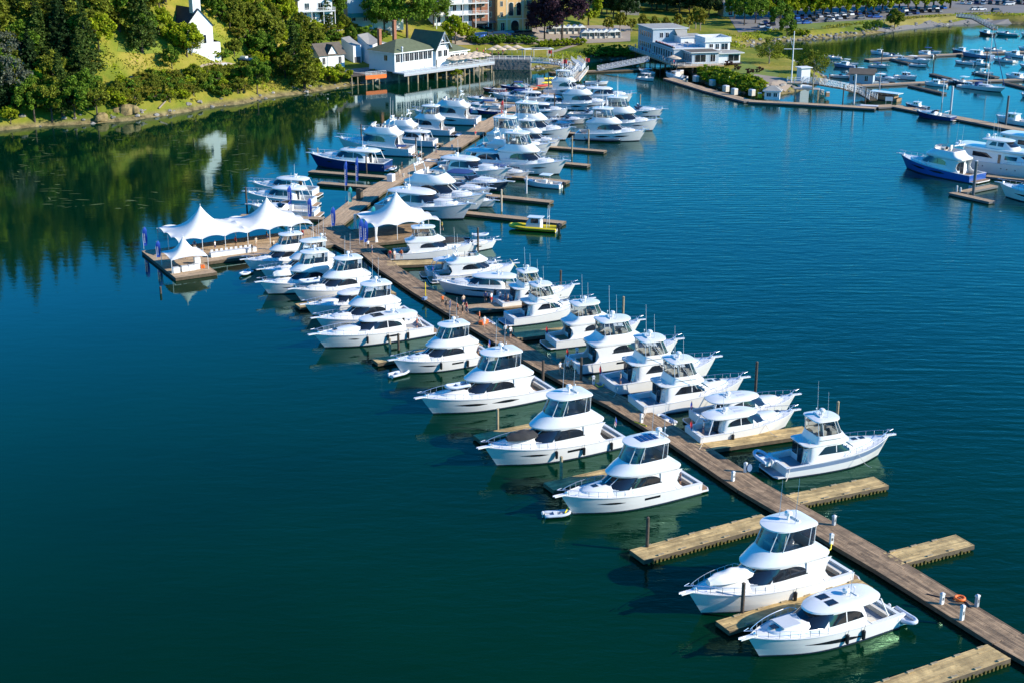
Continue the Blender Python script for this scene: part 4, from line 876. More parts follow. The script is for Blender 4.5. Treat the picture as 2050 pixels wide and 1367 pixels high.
for id, lab in (('R4', 'square windowed yacht at the gold float'), ('R5', 'yacht with the yellow hose'), ('R9', 'yacht with yellow rods'), ('R8', 'yacht with navy overhang'), ('R1', 'striped convertible yacht')):
    c, kk, s = BOATS[id]
    for sd in (1, -1):
        if id != 'R1': M = MB(); M.tube([(7.4, sd * 1.9, 2.6), (3.6, sd * 2.9, 7.5)], [.04, .015], 'white' if id != 'R9' else 'yellow', 4); M.build('outrigger', c)
for k, (r, H, i_) in PROTO.items():
    if k not in USED: print('unused proto', k)
def drop(o):
    for k in KIDS.get(o.name, []): drop(k)
    bpy.data.objects.remove(o)
for k in list(PROTO):
    if k not in USED: drop(PROTO[k][0])
# ================================================================ WATER AND LAND
M = MB(); M.add([(-2500, -400, 0), (2500, -400, 0), (2500, 2500, 0), (-2500, 2500, 0)], [(0, 1, 2, 3)], 'water'); M.build('water', None, 0)['kind'] = 'structure'
SH = [(-700, 60), (-330, 250), (-160, 335)] + [tuple(G(*q)[:2]) for q in ((0, 262), (60, 256), (165, 250), (250, 243), (330, 232), (420, 216), (490, 207), (560, 193), (620, 186), (700, 172), (760, 166), (810, 158), (860, 156), (915, 158), (950, 142), (1010, 139), (1060, 140), (1110, 136), (1160, 128), (1205, 122), (1290, 118), (1345, 122), (1385, 150), (1420, 172), (1480, 188), (1560, 190), (1620, 178), (1660, 160), (1640, 146), (1560, 116), (1500, 104), (1484, 96), (1520, 88), (1580, 82), (1650, 79), (1720, 71), (1790, 62), (1860, 54), (1930, 49), (1990, 46), (2060, 50))] + [(330, 560), (480, 500), (900, 380), (2400, 300), (2400, 2400), (-2400, 2400), (-2400, 60)]
P_ = np.array(SH)
def sdist(X, Y):
    d = np.full(X.shape, 1e9); ins = np.zeros(X.shape, bool)
    for i in range(len(P_)):
        x0, y0 = P_[i]; x1, y1 = P_[(i + 1) % len(P_)]; dx, dy = x1 - x0, y1 - y0
        t = np.clip(((X - x0) * dx + (Y - y0) * dy) / (dx * dx + dy * dy), 0, 1)
        d = np.minimum(d, np.hypot(X - x0 - t * dx, Y - y0 - t * dy))
        c = ((y0 > Y) != (y1 > Y)) & (X < (x1 - x0) * (Y - y0) / (y1 - y0 + 1e-12) + x0); ins ^= c
    return np.where(ins, d, -d)
def sm(t): t = np.clip(t, 0, 1); return t * t * (3 - 2 * t)
def vn(X, Y, s, seed=0):
    x, y = X / s, Y / s; xi, yi = np.floor(x).astype(int), np.floor(y).astype(int); fx, fy = sm(x - xi), sm(y - yi)
    h = lambda a, b: np.modf(np.abs(np.sin(a * 127.1 + b * 311.7 + seed * 74.7) * 43758.5453))[0]
    return (h(xi, yi) * (1 - fx) + h(xi + 1, yi) * fx) * (1 - fy) + (h(xi, yi + 1) * (1 - fx) + h(xi + 1, yi + 1) * fx) * fy
def height(X, Y):
    X = np.asarray(X, float); Y = np.asarray(Y, float); d = sdist(X, Y) + (vn(X, Y, 7) - .5) * 2.0
    left = sm((-68 - X) / 30)
    h = np.where(d < 0, np.maximum(-3, d * .35), np.minimum(d * (.45 + .35 * left), 2.6 + 2.6 * left)) + .15 * sm(d / 2)
    h = h + sm((d - 4) / (34 + 45 * sm((X + 88) / 22))) * (56 * np.exp(-((X + 215) ** 2 / (2 * 105 ** 2) + (Y - 525) ** 2 / (2 * 130 ** 2))))
    h = h + sm((d - 25) / 60) * 3.0 * sm((40 - X) / 60) + np.where(d > 0, (vn(X, Y, 11, 3) - .5) * 1.2 * sm(d / 15) * left, 0)
    h = h + 60 * sm((Y - 760) / 500) + 10 * sm((Y - 640) / 120) * sm((120 - X) / 100)
    return h
def T(px, py):
    """where the line of sight of a survey position meets the ground"""
    a = G(px, py, 0); d = np.array([a.x, a.y]); t = np.linspace(.55, 2.6, 1600); X, Y = d[0] * t, d[1] * t; Z = CAM_H * (1 - t); hh = np.maximum(height(X, Y), 0)
    i = int(np.argmax(Z <= hh)) if (Z <= hh).any() else len(t) - 1
    return Vector((X[i], Y[i], float(hh[i])))
def ground(x, y): return float(height(np.array([x]), np.array([y]))[0])
def land():
    xs = np.concatenate([np.linspace(-1500, -260, 32)[:-1], np.arange(-260, 300, 2.0), np.linspace(300, 1500, 30)]); ys = np.concatenate([np.linspace(60, 340, 30)[:-1], np.arange(340, 700, 2.0), np.linspace(700, 2300, 40)])
    X, Y = np.meshgrid(xs, ys); Z = height(X, Y); n, m = X.shape
    me = bpy.data.meshes.new('ground'); me.vertices.add(n * m); me.vertices.foreach_set('co', np.stack([X, Y, Z], -1).astype(np.float32).ravel())
    i = np.arange(n * m).reshape(n, m); q = np.stack([i[:-1, :-1], i[:-1, 1:], i[1:, 1:], i[1:, :-1]], -1).reshape(-1, 4); q = q[(Z.ravel()[q] > -2.5).any(1)]
    me.loops.add(len(q) * 4); me.loops.foreach_set('vertex_index', q.ravel()); me.polygons.add(len(q)); me.polygons.foreach_set('loop_start', np.arange(len(q)) * 4); me.polygons.foreach_set('use_smooth', [True] * len(q)); me.update()
    m_ = bpy.data.materials.new('ground'); m_.use_nodes = True; nt = m_.node_tree; b = nt.nodes['Principled BSDF']; b.inputs['Roughness'].default_value = .95; b.inputs['Specular IOR Level'].default_value = .1; L = nt.links
    g = nt.nodes.new('ShaderNodeNewGeometry'); s = nt.nodes.new('ShaderNodeSeparateXYZ'); L.new(g.outputs['Position'], s.inputs[0])
    n1 = _noise(nt, .05, 6, .65, g.outputs['Position']); n2 = _noise(nt, .5, 5, .7, g.outputs['Position'])
    grass = _ramp(nt, n1.outputs['Fac'], [(.32, (.06, .10, .014)), (.46, (.15, .18, .020)), (.58, (.26, .23, .035)), (.72, (.38, .27, .08))])
    shore = _ramp(nt, n2.outputs['Fac'], [(.3, (.05, .045, .025)), (.5, (.19, .15, .07)), (.7, (.34, .27, .13))])
    mx = nt.nodes.new('ShaderNodeMix'); mx.data_type = 'RGBA'; mr = nt.nodes.new('ShaderNodeMapRange'); mr.inputs['From Min'].default_value = .7; mr.inputs['From Max'].default_value = 2.0
    ad = nt.nodes.new('ShaderNodeMath'); ad.operation = 'MULTIPLY_ADD'; ad.inputs[1].default_value = 1.2; L.new(n2.outputs['Fac'], ad.inputs[0]); L.new(s.outputs['Z'], ad.inputs[2])
    L.new(ad.outputs[0], mr.inputs['Value']); mr.inputs['From Min'].default_value = 1.1; mr.inputs['From Max'].default_value = 2.1
    L.new(mr.outputs[0], mx.inputs['Factor']); L.new(shore.outputs[0], mx.inputs['A']); L.new(grass.outputs[0], mx.inputs['B']); L.new(mx.outputs['Result'], b.inputs['Base Color'])
    bp = nt.nodes.new('ShaderNodeBump'); bp.inputs['Strength'].default_value = .8; bp.inputs['Distance'].default_value = .4; L.new(n2.outputs['Fac'], bp.inputs['Height']); L.new(bp.outputs[0], b.inputs['Normal'])
    me.materials.append(m_); o = bpy.data.objects.new('ground', me); sc.collection.objects.link(o); o['kind'] = 'structure'
land()
def sheet(name, pix, m, dz=.08, n=10, kind='structure', soft=True):
    """a paved or planted sheet following the ground; four corner survey positions"""
    c = [T(*p) for p in pix]; M = MB(); rows = []
    for i in range(n + 1):
        r = []
        for j in range(n + 1):
            u, v = i / n, j / n; x = (c[0].x * (1 - u) + c[1].x * u) * (1 - v) + (c[3].x * (1 - u) + c[2].x * u) * v; y = (c[0].y * (1 - u) + c[1].y * u) * (1 - v) + (c[3].y * (1 - u) + c[2].y * u) * v
            r.append((x, y, ground(x, y) + dz))
        rows.append(r)
    M.grid(rows, m); o = M.build(name, None, 0); o['kind'] = kind; return o
mat('lawn', (.17, .22, .02), .95, var=.3, vscale=.15, obj_space=True)
mat('lawn_dry', (.30, .25, .05), .95, var=.3, vscale=.1)
# ---------------------------------------------------------------- plants
def leaves(name, mat_, C, size, seed, flat=.0):
    """leaf faces centred on the points C (n,3)"""
    rg = np.random.RandomState(seed); n = len(C); a = rg.normal(size=(n, 3)); a /= np.linalg.norm(a, axis=1)[:, None]
    b = rg.normal(size=(n, 3)); 
    if flat: b[:, 2] *= flat; a[:, 2] *= flat; a /= np.linalg.norm(a, axis=1)[:, None]
    b -= a * (a * b).sum(1)[:, None]; b /= np.linalg.norm(b, axis=1)[:, None]; s = size * rg.uniform(.6, 1.3, (n, 1))
    V = np.stack([C - a * s, C + b * s * .62, C + a * s, C - b * s * .62], 1).reshape(-1, 3).astype(np.float32)
    me = bpy.data.meshes.new(name); me.vertices.add(4 * n); me.vertices.foreach_set('co', V.ravel()); me.loops.add(4 * n); me.loops.foreach_set('vertex_index', np.arange(4 * n)); me.polygons.add(n); me.polygons.foreach_set('loop_start', np.arange(n) * 4); me.update()
    me.materials.append(MT[mat_]); o = bpy.data.objects.new(name, me); sc.collection.objects.link(o); return o
def broad_pts(rg, w, h, nc=46, per=120, z0=.25, spread=.17):
    P = []
    for i in range(nc):
        while True:
            d = rg.normal(size=3); d /= np.linalg.norm(d); rr = rg.uniform(.45, 1.0) ** .6
            if d[2] > -.75: break
        c = np.array([d[0] * w * rr * rg.uniform(.8, 1.1), d[1] * w * rr * rg.uniform(.8, 1.1), h * (z0 + (1 - z0) * .5) + d[2] * rr * h * (1 - z0) * .5])
        q = rg.normal(size=(per, 3)); q /= np.linalg.norm(q, axis=1)[:, None]; q *= (rg.uniform(.5, 1, (per, 1))) * np.array([w, w, h * .42]) * spread * rg.uniform(.8, 1.7); P.append(c + q)
    return np.concatenate(P)
def fir_pts(rg, w, h, n=7200, droop=.25):
    P = []; lv = 17
    for i in range(lv):
        f = i / (lv - 1); z = h * (.14 + .86 * f); R_ = w * (1 - f) ** .85 + .25; k = max(4, int(11 * (1 - f)) + 4)
        for j in range(k):
            a = rg.uniform(0, 2 * PI); l = R_ * rg.uniform(.65, 1.1); m = int(n / lv / k * (1.6 - f)); t = rg.uniform(.15, 1, m) ** .8
            x = l * t; P.append(np.stack([np.cos(a) * x + rg.normal(size=m) * .16 * l * (1.1 - t * .5), np.sin(a) * x + rg.normal(size=m) * .16 * l * (1.1 - t * .5), z - droop * x + rg.normal(size=m) * .12 * (1 + l * .15)], -1))
    return np.concatenate(P)
TREE = {}
def tree_proto(key, name, kind, w, h, leafm, bark='bark', seed=1, size=.34, nc=46, per=120, multi=False):
    rg = np.random.RandomState(seed); r = empty(name); M = MB()
    th = h * (.95 if kind == 'fir' else .6); M.tube([(0, 0, -1), (.1, .05, th * .5), (0, .1, th)], [h * .022 + .08, h * .015 + .05, .04], bark, 7)
    if kind != 'fir':
        for i in range(7):
            a = rg.uniform(0, 2 * PI); z = th * rg.uniform(.4, .9); M.tube([(0, 0, z), (math.cos(a) * w * .35, math.sin(a) * w * .35, z + h * .12), (math.cos(a) * w * .65, math.sin(a) * w * .65, z + h * .2)], [.1, .07, .03], bark, 5)
    M.build('trunk', r)
    P = fir_pts(rg, w, h) if kind == 'fir' else broad_pts(rg, w, h, nc, per, .22 if kind == 'broad' else .05)
    if kind == 'sparse': P = P[::2]
    c = leaves('crown', leafm, P, size, seed, .5 if kind == 'fir' else 0); link_kid(c, r); r.location = (0, 0, -500); TREE[key] = [r, False, h]
for a in [('fir1', 'fir_tree', 'fir', 4.4, 17, 'leaf_fir', 'bark', 1, .34), ('fir2', 'fir_tree', 'fir', 5.0, 20, 'leaf_olive', 'bark', 2, .36), ('fir3', 'fir_tree', 'fir', 3.8, 14, 'leaf_dark', 'bark', 3, .34),
          ('oak', 'broadleaf_tree', 'broad', 5.2, 11, 'leaf_mid', 'bark', 4, .36), ('bright', 'broadleaf_tree', 'broad', 4.4, 9.5, 'leaf_bright', 'bark', 5, .34), ('olive', 'broadleaf_tree', 'broad', 4.6, 10, 'leaf_olive', 'bark', 6, .34),
          ('purple', 'purple_maple_tree', 'broad', 8.5, 18, 'leaf_purple', 'bark', 7, .42, 70, 130), ('big', 'large_shade_tree', 'broad', 9.0, 18, 'leaf_mid', 'bark', 8, .42, 80, 130), ('gold', 'young_street_tree', 'broad', 2.2, 6.5, 'leaf_gold', 'bark_pale', 9, .3, 26, 70),
          ('silver', 'grey_leaved_tree', 'sparse', 5.2, 12, 'leaf_silver', 'bark_pale', 10, .3, 60, 110), ('thin', 'thin_leaved_tree', 'sparse', 4.4, 8.5, 'leaf_olive', 'bark_pale', 11, .26, 50, 90), ('dark', 'broadleaf_tree', 'bush', 7.5, 15, 'leaf_dark', 'bark', 12, .42, 70, 120),
          ('poplar', 'park_tree', 'bush', 4.6, 12.5, 'leaf_bright', 'bark', 13, .40, 40, 110), ('bush', 'shrub', 'bush', 2.6, 3.2, 'leaf_bright', 'bark', 14, .26, 30, 60), ('bushm', 'shrub', 'bush', 2.6, 3.2, 'leaf_mid', 'bark', 15, .26, 30, 60), ('busho', 'shrub', 'bush', 2.4, 2.8, 'leaf_gold', 'bark', 16, .24, 26, 60), ('bushr', 'shrub', 'bush', 1.6, 2.2, 'leaf_rust', 'bark', 17, .2, 22, 50)]:
    tree_proto(*a)
def plant(key, p, s=1., label=None, cat='tree', group=None, h=None, base=None):
    v = T(*p) if len(p) == 2 else Vector(p)
    r, used, ph = TREE[key]; rz = random.uniform(0, 6.28)
    S = (s * random.uniform(.92, 1.08), s * random.uniform(.92, 1.08), s * random.uniform(.92, 1.1) if h is None else h / ph)
    if not used: o = r; o.location = v; o.rotation_euler.z = rz; o.scale = S; TREE[key][1] = True
    else: o = clone(r, None, v, rz, S)
    return tag(o, label, cat, group)
def wood(n, region, kinds, group, labels, s=(.8, 1.25), avoid=None, mind=3.6, cat='tree'):
    """n trees standing apart inside a region given by survey positions"""
    x0, y0, x1, y1 = region; pts = []; k = 0
    while len(pts) < n and k < 8000:
        k += 1; p = T(random.uniform(x0, x1), random.uniform(y0, y1))
        if (avoid and avoid(p)) or ground(p.x, p.y) < 1.2: continue
        if any((p.x - q.x) ** 2 + (p.y - q.y) ** 2 < mind ** 2 for q in pts): continue
        pts.append(p)
    for p in pts:
        kd = random.choice(kinds); x, y = iprj(p); w_ = ('at the top' if y < 45 else 'in the upper half' if y < 110 else 'low' if y < 180 else 'just above the water') + (' on the far left' if x < 60 else ' left of centre' if x < 150 else ' on the right side')
        plant(kd, p, random.uniform(*s), labels[kd] % w_, cat, group)
lab = {'fir1': 'dark fir %s of the left wood', 'fir2': 'olive tinted fir %s of the left wood', 'fir3': 'very dark fir %s of the left wood',
       'oak': 'mid green leafy tree %s of the left wood', 'olive': 'olive leafy tree %s of the left wood', 'bright': 'yellow green leafy tree %s of the left wood'}
random.seed(11)
def iprj(p):
    zc = p.y * cp + (CAM_H - p.z) * sp; return 1025 + FOC * p.x / zc, 683.5 + FOC * ((CAM_H - p.z) * cp - p.y * sp) / zc
def av_l(p): x, y = iprj(p); return (x > 215 and y > 96) or (x > 330 and y > 40)
wood(108, (-260, -40, 330, 236), ['fir1', 'fir2', 'fir3', 'fir1', 'olive', 'fir2', 'olive', 'bright', 'fir2', 'oak'], 'trees of the dense wood on the left hillside', lab, (.75, 1.2), av_l, 4.6)
# wood continuing beyond the frame on the left, mirrored in the calm water
for i in range(26):
    x = random.uniform(-260, -150); y = random.uniform(330, 500)
    if ground(x, y) > 1.5 and abs(x / y) > .38: plant(random.choice(['fir1', 'fir2', 'oak']), (x, y, ground(x, y)), random.uniform(.8, 1.2), 'tree of the wood just outside the left edge of the picture', group='trees left of the picture edge')
plant('silver', (30, 215), 1.0, 'silver grey half bare tree at the left picture edge above the shore'); plant('silver', (8, 150), .9, 'grey leaved tree high at the left picture edge')
plant('bright', (22, 250), .5, 'bright yellow green bush tree at the waterline in the left corner', 'tree')
for p, s in (((70, 245), .9), ((105, 246), 1.0), ((150, 242), .95), ((195, 238), .85), ((128, 236), .9)): plant('olive' if p[0] % 2 else 'oak', p, s, 'rounded shore tree over the dark water, ' + {70: 'leftmost', 105: 'second', 128: 'third', 150: 'fourth', 195: 'rightmost'}[p[0]] + ' of five', 'tree', 'shore trees left of the beach')
plant('fir1', (285, 108), 1.0, 'tall single fir with a bare trunk left of the white chapel', h=22)
plant('bright', (375, 118), .95, 'yellow green tree in front of the chapel side wall'); plant('bright', (352, 96), .8, 'leafy tree beside the chapel left wall'); plant('oak', (345, 140), .55, 'dark green shrub tree below the chapel lawn', 'tree')
plant('thin', (383, 112), .8, 'thin blossoming tree by the chapel door'); plant('oak', (240, 58), 1.1, 'leafy tree behind the tall single fir'); plant('olive', (205, 60), 1.1, 'olive leafy tree on the hillside left of the tall fir')
for i, (p, k, s, l) in enumerate([((515, 190), 'oak', .85, 'dark leafy tree on the shore bank right of the yellow rocks'), ((535, 112), 'olive', 1.25, 'tall yellow green tree on the slope between chapel and cottages'), ((500, 80), 'olive', 1.0, 'rust tinged tree right of the chapel'), ((478, 40), 'bright', 1.0, 'tree on the slope behind the chapel roof'),
    ((610, 180), 'fir2', .95, 'slender conifer standing at the shore left of the small cottage'), ((632, 172), 'bright', .7, 'bright round tree left of the cottage wall'), ((590, 150), 'fir1', 1.0, 'dark conifer behind the slender shore conifer'), ((565, 60), 'bright', 1.1, 'bright green tree below the balcony house'), ((440, 20), 'oak', 1.1, 'tree at the top of the slope above the chapel'), ((550, 20), 'oak', 1.2, 'green tree left of the balcony house'),
    ((683, 168), 'bush', 1.5, 'bright vine covered mound in front of the cottage'), ((660, 168), 'bush', 1.5, 'leafy yellow green mound at the shore left of the orange deck'), ((652, 60), 'fir1', .9, 'dark fir right of the balcony house'), ((672, 50), 'oak', .9, 'tree between the balcony house and the teal roof'), ((690, 62), 'olive', .5, 'small tree in front of the teal roof'),
    ((705, 84), 'oak', .45, 'small round tree by the white terrace wall'), ((735, 84), 'bushm', 1.5, 'shrubs beside the terrace stair'), ((775, 152), 'oak', .42, 'green climber bush beside the orange deck'), ((815, 78), 'big', 1.12, 'large shade tree behind the restaurant roof'), ((770, 74), 'big', .8, 'dark side of the large shade tree left of the brick chimney'), ((868, 55), 'big', .7, 'shade tree behind the restaurant gable'), ((912, 90), 'bright', 1.0, 'bright tree between the restaurant and the brick hotel'), ((935, 84), 'bright', .6, 'low bright tree right of the restaurant hip roof'),
    ((1125, 84), 'purple', 1.05, 'large dark purple tree in front of the yellow hotel'), ((1090, 80), 'purple', .75, 'left half of the dark purple trees by the hotel'), ((1178, 52), 'poplar', 1.2, 'light green tree right of the purple tree'), ((915, 156), 'bush', .8, 'green growth on the shore boulder under the terrace')]):
    plant(k, p, s, l)
for i, x in enumerate(range(1218, 1420, 23)): plant('gold', (x, 66 - i * .5), random.uniform(.8, 1.2), 'young golden street tree, ' + ('first', 'second', 'third', 'fourth', 'fifth', 'sixth', 'seventh', 'eighth', 'ninth', 'tenth')[i] + ' from the left behind the waterside building', group='golden street trees')
plant('gold', (1392, 58), 1.3, 'pale golden tree right of the waterside building roofs')
for i, (x, y, s) in enumerate([(1235, 14, 1.1), (1270, 20, 1.2), (1300, 10, 1.2), (1335, 22, 1.1), (1370, 12, 1.1), (1400, 28, 1.2), (1432, 18, 1.2), (1190, -6, 1.2), (1215, 30, .8), (1280, -20, 1.2), (1350, -20, 1.2), (1420, -15, 1.2)]): plant('dark', (x, y), s, 'dark shade tree in the park behind the street trees, ' + ('left part' if x < 1290 else 'middle' if x < 1380 else 'right part'), group='dark park trees')
for x, y, s in ((1490, 52, .8), (1512, 48, .75), (1562, 62, .7), (1575, 76, .5), (1470, 40, .75)): plant('oak', (x, y), s * 1.3, 'dark tree at the edge of the car park', group='dark trees by the car park')
for i, x in enumerate(range(1545, 1905, 17)): plant('poplar', (x, 39 - (x - 1545) * .060), random.uniform(1.25, 1.5), 'sunlit yellow green tree behind the parked cars, ' + ('first', 'second', 'third', 'fourth', 'fifth', 'sixth', 'seventh')[i % 7] + ' in the ' + ('left', 'middle', 'right', 'right')[i // 7] + ' stretch of the row', group='row of park trees behind the cars')
for i in range(14): plant('dark', (random.uniform(1200, 1430), random.uniform(14, 42)), random.uniform(.7, .95), 'low dark tree filling the park behind the street trees', group='low dark park trees')
for i in range(22): plant(random.choice(['poplar', 'dark']), (random.uniform(1440, 1900), random.uniform(-24, -4)), random.uniform(1, 1.3), 'tree of the second row beyond the car park', group='second row of park trees')
plant('thin', (1540, 128), 1.0, 'thin bronze leaved tree at the neck of the small peninsula'); plant('thin', (1630, 158), 1.0, 'thin bronze leaved tree beside the white gangway'); plant('thin', (1612, 150), .7, 'smaller thin tree behind the white gangway')
plant('olive', (1790, 62), .75, 'round olive tree on the far bank'); plant('oak', (1755, 64), .4, 'dark shrub on the far bank left of the round tree'); plant('oak', (1735, 66), .35, 'second dark shrub on the far bank')
for i, x in enumerate(range(1590, 1625, 12)): plant('bush', (x, 72), .7, 'bright bush at the foot of the far lawn', 'shrub', 'bushes at the far lawn')
random.seed(5)
for i in range(84):
    x = random.uniform(430, 640); y = random.uniform(20, 165)
    if (x < 470 and y > 60) or (590 < x < 660 and y < 62): continue
    kd = random.choice(['olive', 'bright', 'oak', 'bushm', 'bush', 'olive', 'busho']); plant(kd, (x, y), random.uniform(.45, .85) if kd[:2] != 'bu' else 1.2, {'olive': 'olive', 'bright': 'yellow green', 'oak': 'mid green', 'bushm': 'low dark green', 'bush': 'low bright', 'busho': 'low golden'}[kd] + ' tree ' + ('high' if y < 60 else 'half way up' if y < 115 else 'low') + ' on the slope ' + ('right of the chapel' if x < 530 else 'above the cottages'), 'tree', 'trees on the slope between chapel and cottages')
for i in range(24):
    x = random.uniform(150, 400); y = random.uniform(-14, 42 if x < 320 else 12); kd = random.choice(['olive', 'oak', 'fir2', 'bright']); plant(kd, (x, y), random.uniform(.7, 1.0), {'olive': 'olive', 'bright': 'yellow green', 'oak': 'mid green', 'fir2': 'conical'}[kd] + ' tree on the high ground ' + ('left of' if x < 320 else 'behind') + ' the chapel', 'tree', 'trees on the high ground near the chapel')
# hedges and planting along the waterfront
for i in range(9): plant('bush', (1085 + i * 10, 96 - i * .6), .75, 'clipped bright hedge shrub above the gangway, ' + ('left third', 'middle third', 'right third')[i // 3] + ' of the hedge', 'shrub', 'bright hedge above the gangway')
for i in range(12): plant('bushm', (945 + i * 11, 86 + (i % 3) * 2), .85, 'garden shrub between restaurant terrace and road, ' + ('nearest the restaurant', 'mid way', 'towards the hotel front')[i // 4], 'shrub', 'garden shrubs behind the restaurant terrace')
for i in range(22): plant(('bush', 'bushm')[i % 2], (1410 + (i % 11) * 11, 150 + (i // 11) * 14 + (i % 11) * 3.0), 1.0, ('bright', 'dark')[i % 2] + ' green shrub on the ' + ('upper', 'lower')[i // 11] + ' row of the peninsula bank, ' + ('building end', 'middle', 'kiosk end')[(i % 11) // 4], 'shrub', 'garden bank shrubs on the peninsula')
for x, y in ((1440, 128), (1458, 134), (1476, 142), (1500, 150), (1520, 146)): plant('bushr', (x, y), .8, 'dark red shrub on the peninsula lawn', 'shrub', 'dark red shrubs')
for i in range(10): plant('bushm', (1183 + i * 9, 112 + (i % 2) * 5), 1.05, 'ivy mound on the dark retaining bank', 'shrub', 'ivy on the retaining bank')
plant('bushm', (446, 122), 1.1, 'dark green shrub in front of the chapel porch', 'shrub'); plant('bush', (432, 116), .8, 'bright shrub at the chapel corner', 'shrub'); plant('olive', (470, 118), .5, 'small olive tree right of the chapel', 'tree')
for i in range(95):
    x = random.uniform(225, 490); y = 145 + (490 - x) * .12 + random.uniform(0, 44); 
    if ground(*T(x, y)[:2]) > 1.6:
        kd = random.choice(['busho', 'bushm', 'olive', 'bush', 'thin']); plant(kd, (x, y), random.uniform(.7, 1.25) if kd[0] == 'b' else random.uniform(.35, .5), {'busho': 'golden', 'bushm': 'dark green', 'bush': 'bright green', 'olive': 'tall olive', 'thin': 'wispy'}[kd] + ' scrub bush ' + ('high' if y < 172 else 'low') + ' on the bank ' + ('near the beach' if x < 320 else 'below the chapel' if x < 410 else 'above the yellow rocks'), 'shrub', 'scrub bushes on the bank below the chapel')
for i in range(26): plant(random.choice(['bushm', 'bush', 'busho']), (random.uniform(560, 800), random.uniform(60, 84)), random.uniform(.6, 1.0), 'garden shrub on the slope behind the white cottages', 'shrub', 'garden shrubs behind the cottages')
for k in TREE:
    if not TREE[k][1]: drop(TREE[k][0])
# rough ground cover on the banks, one mass nobody could count
def cover_stuff():
    rg = np.random.RandomState(3); X = rg.uniform(-170, 260, 420000); Y = rg.uniform(335, 640, 420000); d = sdist(X, Y); ok = (d > 1.6) & (d < 11 + 60 * sm((-55 - X) / 20)); ok &= (vn(X, Y, 6, 2) > .42) & ~((X > 95) & (d < 6)) & ((X < -55) | (X > 70) | (d < 6)) & ~((X>40)&(X<110)&(Y<470))
    X, Y = X[ok][:120000], Y[ok][:120000]; Z = height(X, Y) + rg.uniform(0, .8, len(X)); C = np.stack([X, Y, Z], -1)
    h = vn(X, Y, 9, 8)
    for nm, m_, k in (('dry_grass', 'leaf_gold', h > .55), ('ground_cover', 'leaf_bright', (h <= .55) & (h > .3)), ('ground_cover', 'leaf_olive', h <= .3)):
        o = leaves(nm, m_, C[k], .34, 4); o['kind'] = 'stuff'
cover_stuff()
def rocks():
    rg = np.random.RandomState(8); M = MB(); n = 0
    for i in range(len(SH) - 10):
        (x0, y0), (x1, y1) = SH[i + 1], SH[i + 2]; L_ = math.hypot(x1 - x0, y1 - y0)
        if abs(x0) > 260 or y0 < 340: continue
        for k in range(int(L_ / (2.6 if x0 < -20 else 1.2))):
            f = rg.rand(); nx, ny = -(y1 - y0) / L_, (x1 - x0) / L_; o = rg.uniform(-.6, 3.2); x, y = x0 + (x1 - x0) * f + nx * o, y0 + (y1 - y0) * f + ny * o
            z = ground(x, y)
            if z < -.6: continue
            s = rg.uniform(.3, 1.0); rr = [[(x + s * a * math.cos(t + h) * rg.uniform(.8, 1.2), y + s * a * math.sin(t + h) * rg.uniform(.8, 1.2), z + s * h * rg.uniform(.5, .8)) for t in [2 * PI * q / 6 for q in range(6)]] for a, h in ((.9, -.5), (1.1, .1), (.6, .75))]; M.rings(rr, 'stone')
    o = M.build('shore_rocks', None, 0); o['kind'] = 'stuff'
rocks()
def weed():
    """floating eelgrass scraps on the calm water at the left"""
    rg = np.random.RandomState(4); M = MB(); k = 0
    while k < 230:
        px, py = rg.uniform(20, 560), rg.uniform(262, 420)
        if vn(np.array([px]), np.array([py]), 60, 5)[0] < .5: continue
        k += 1; p = G(px, py, .006); w = rg.uniform(.05, .22) * rg.uniform(.5, 1.6); l = rg.uniform(.2, 1.9); a = rg.normal() * .5
        M.add([(p.x + (u * math.cos(a) - v * math.sin(a)), p.y + u * math.sin(a) + v * math.cos(a), p.z) for u, v in ((-l, 0), (-l * .4, -w), (l * .5, -w * .8), (l, 0), (l * .3, w), (-l * .6, w * .7))], [tuple(range(6))], 'eelgrass')
    o = M.build('floating_eelgrass', None, 0); o['kind'] = 'stuff'
mat('eelgrass', (.07, .095, .012), .8)
weed()
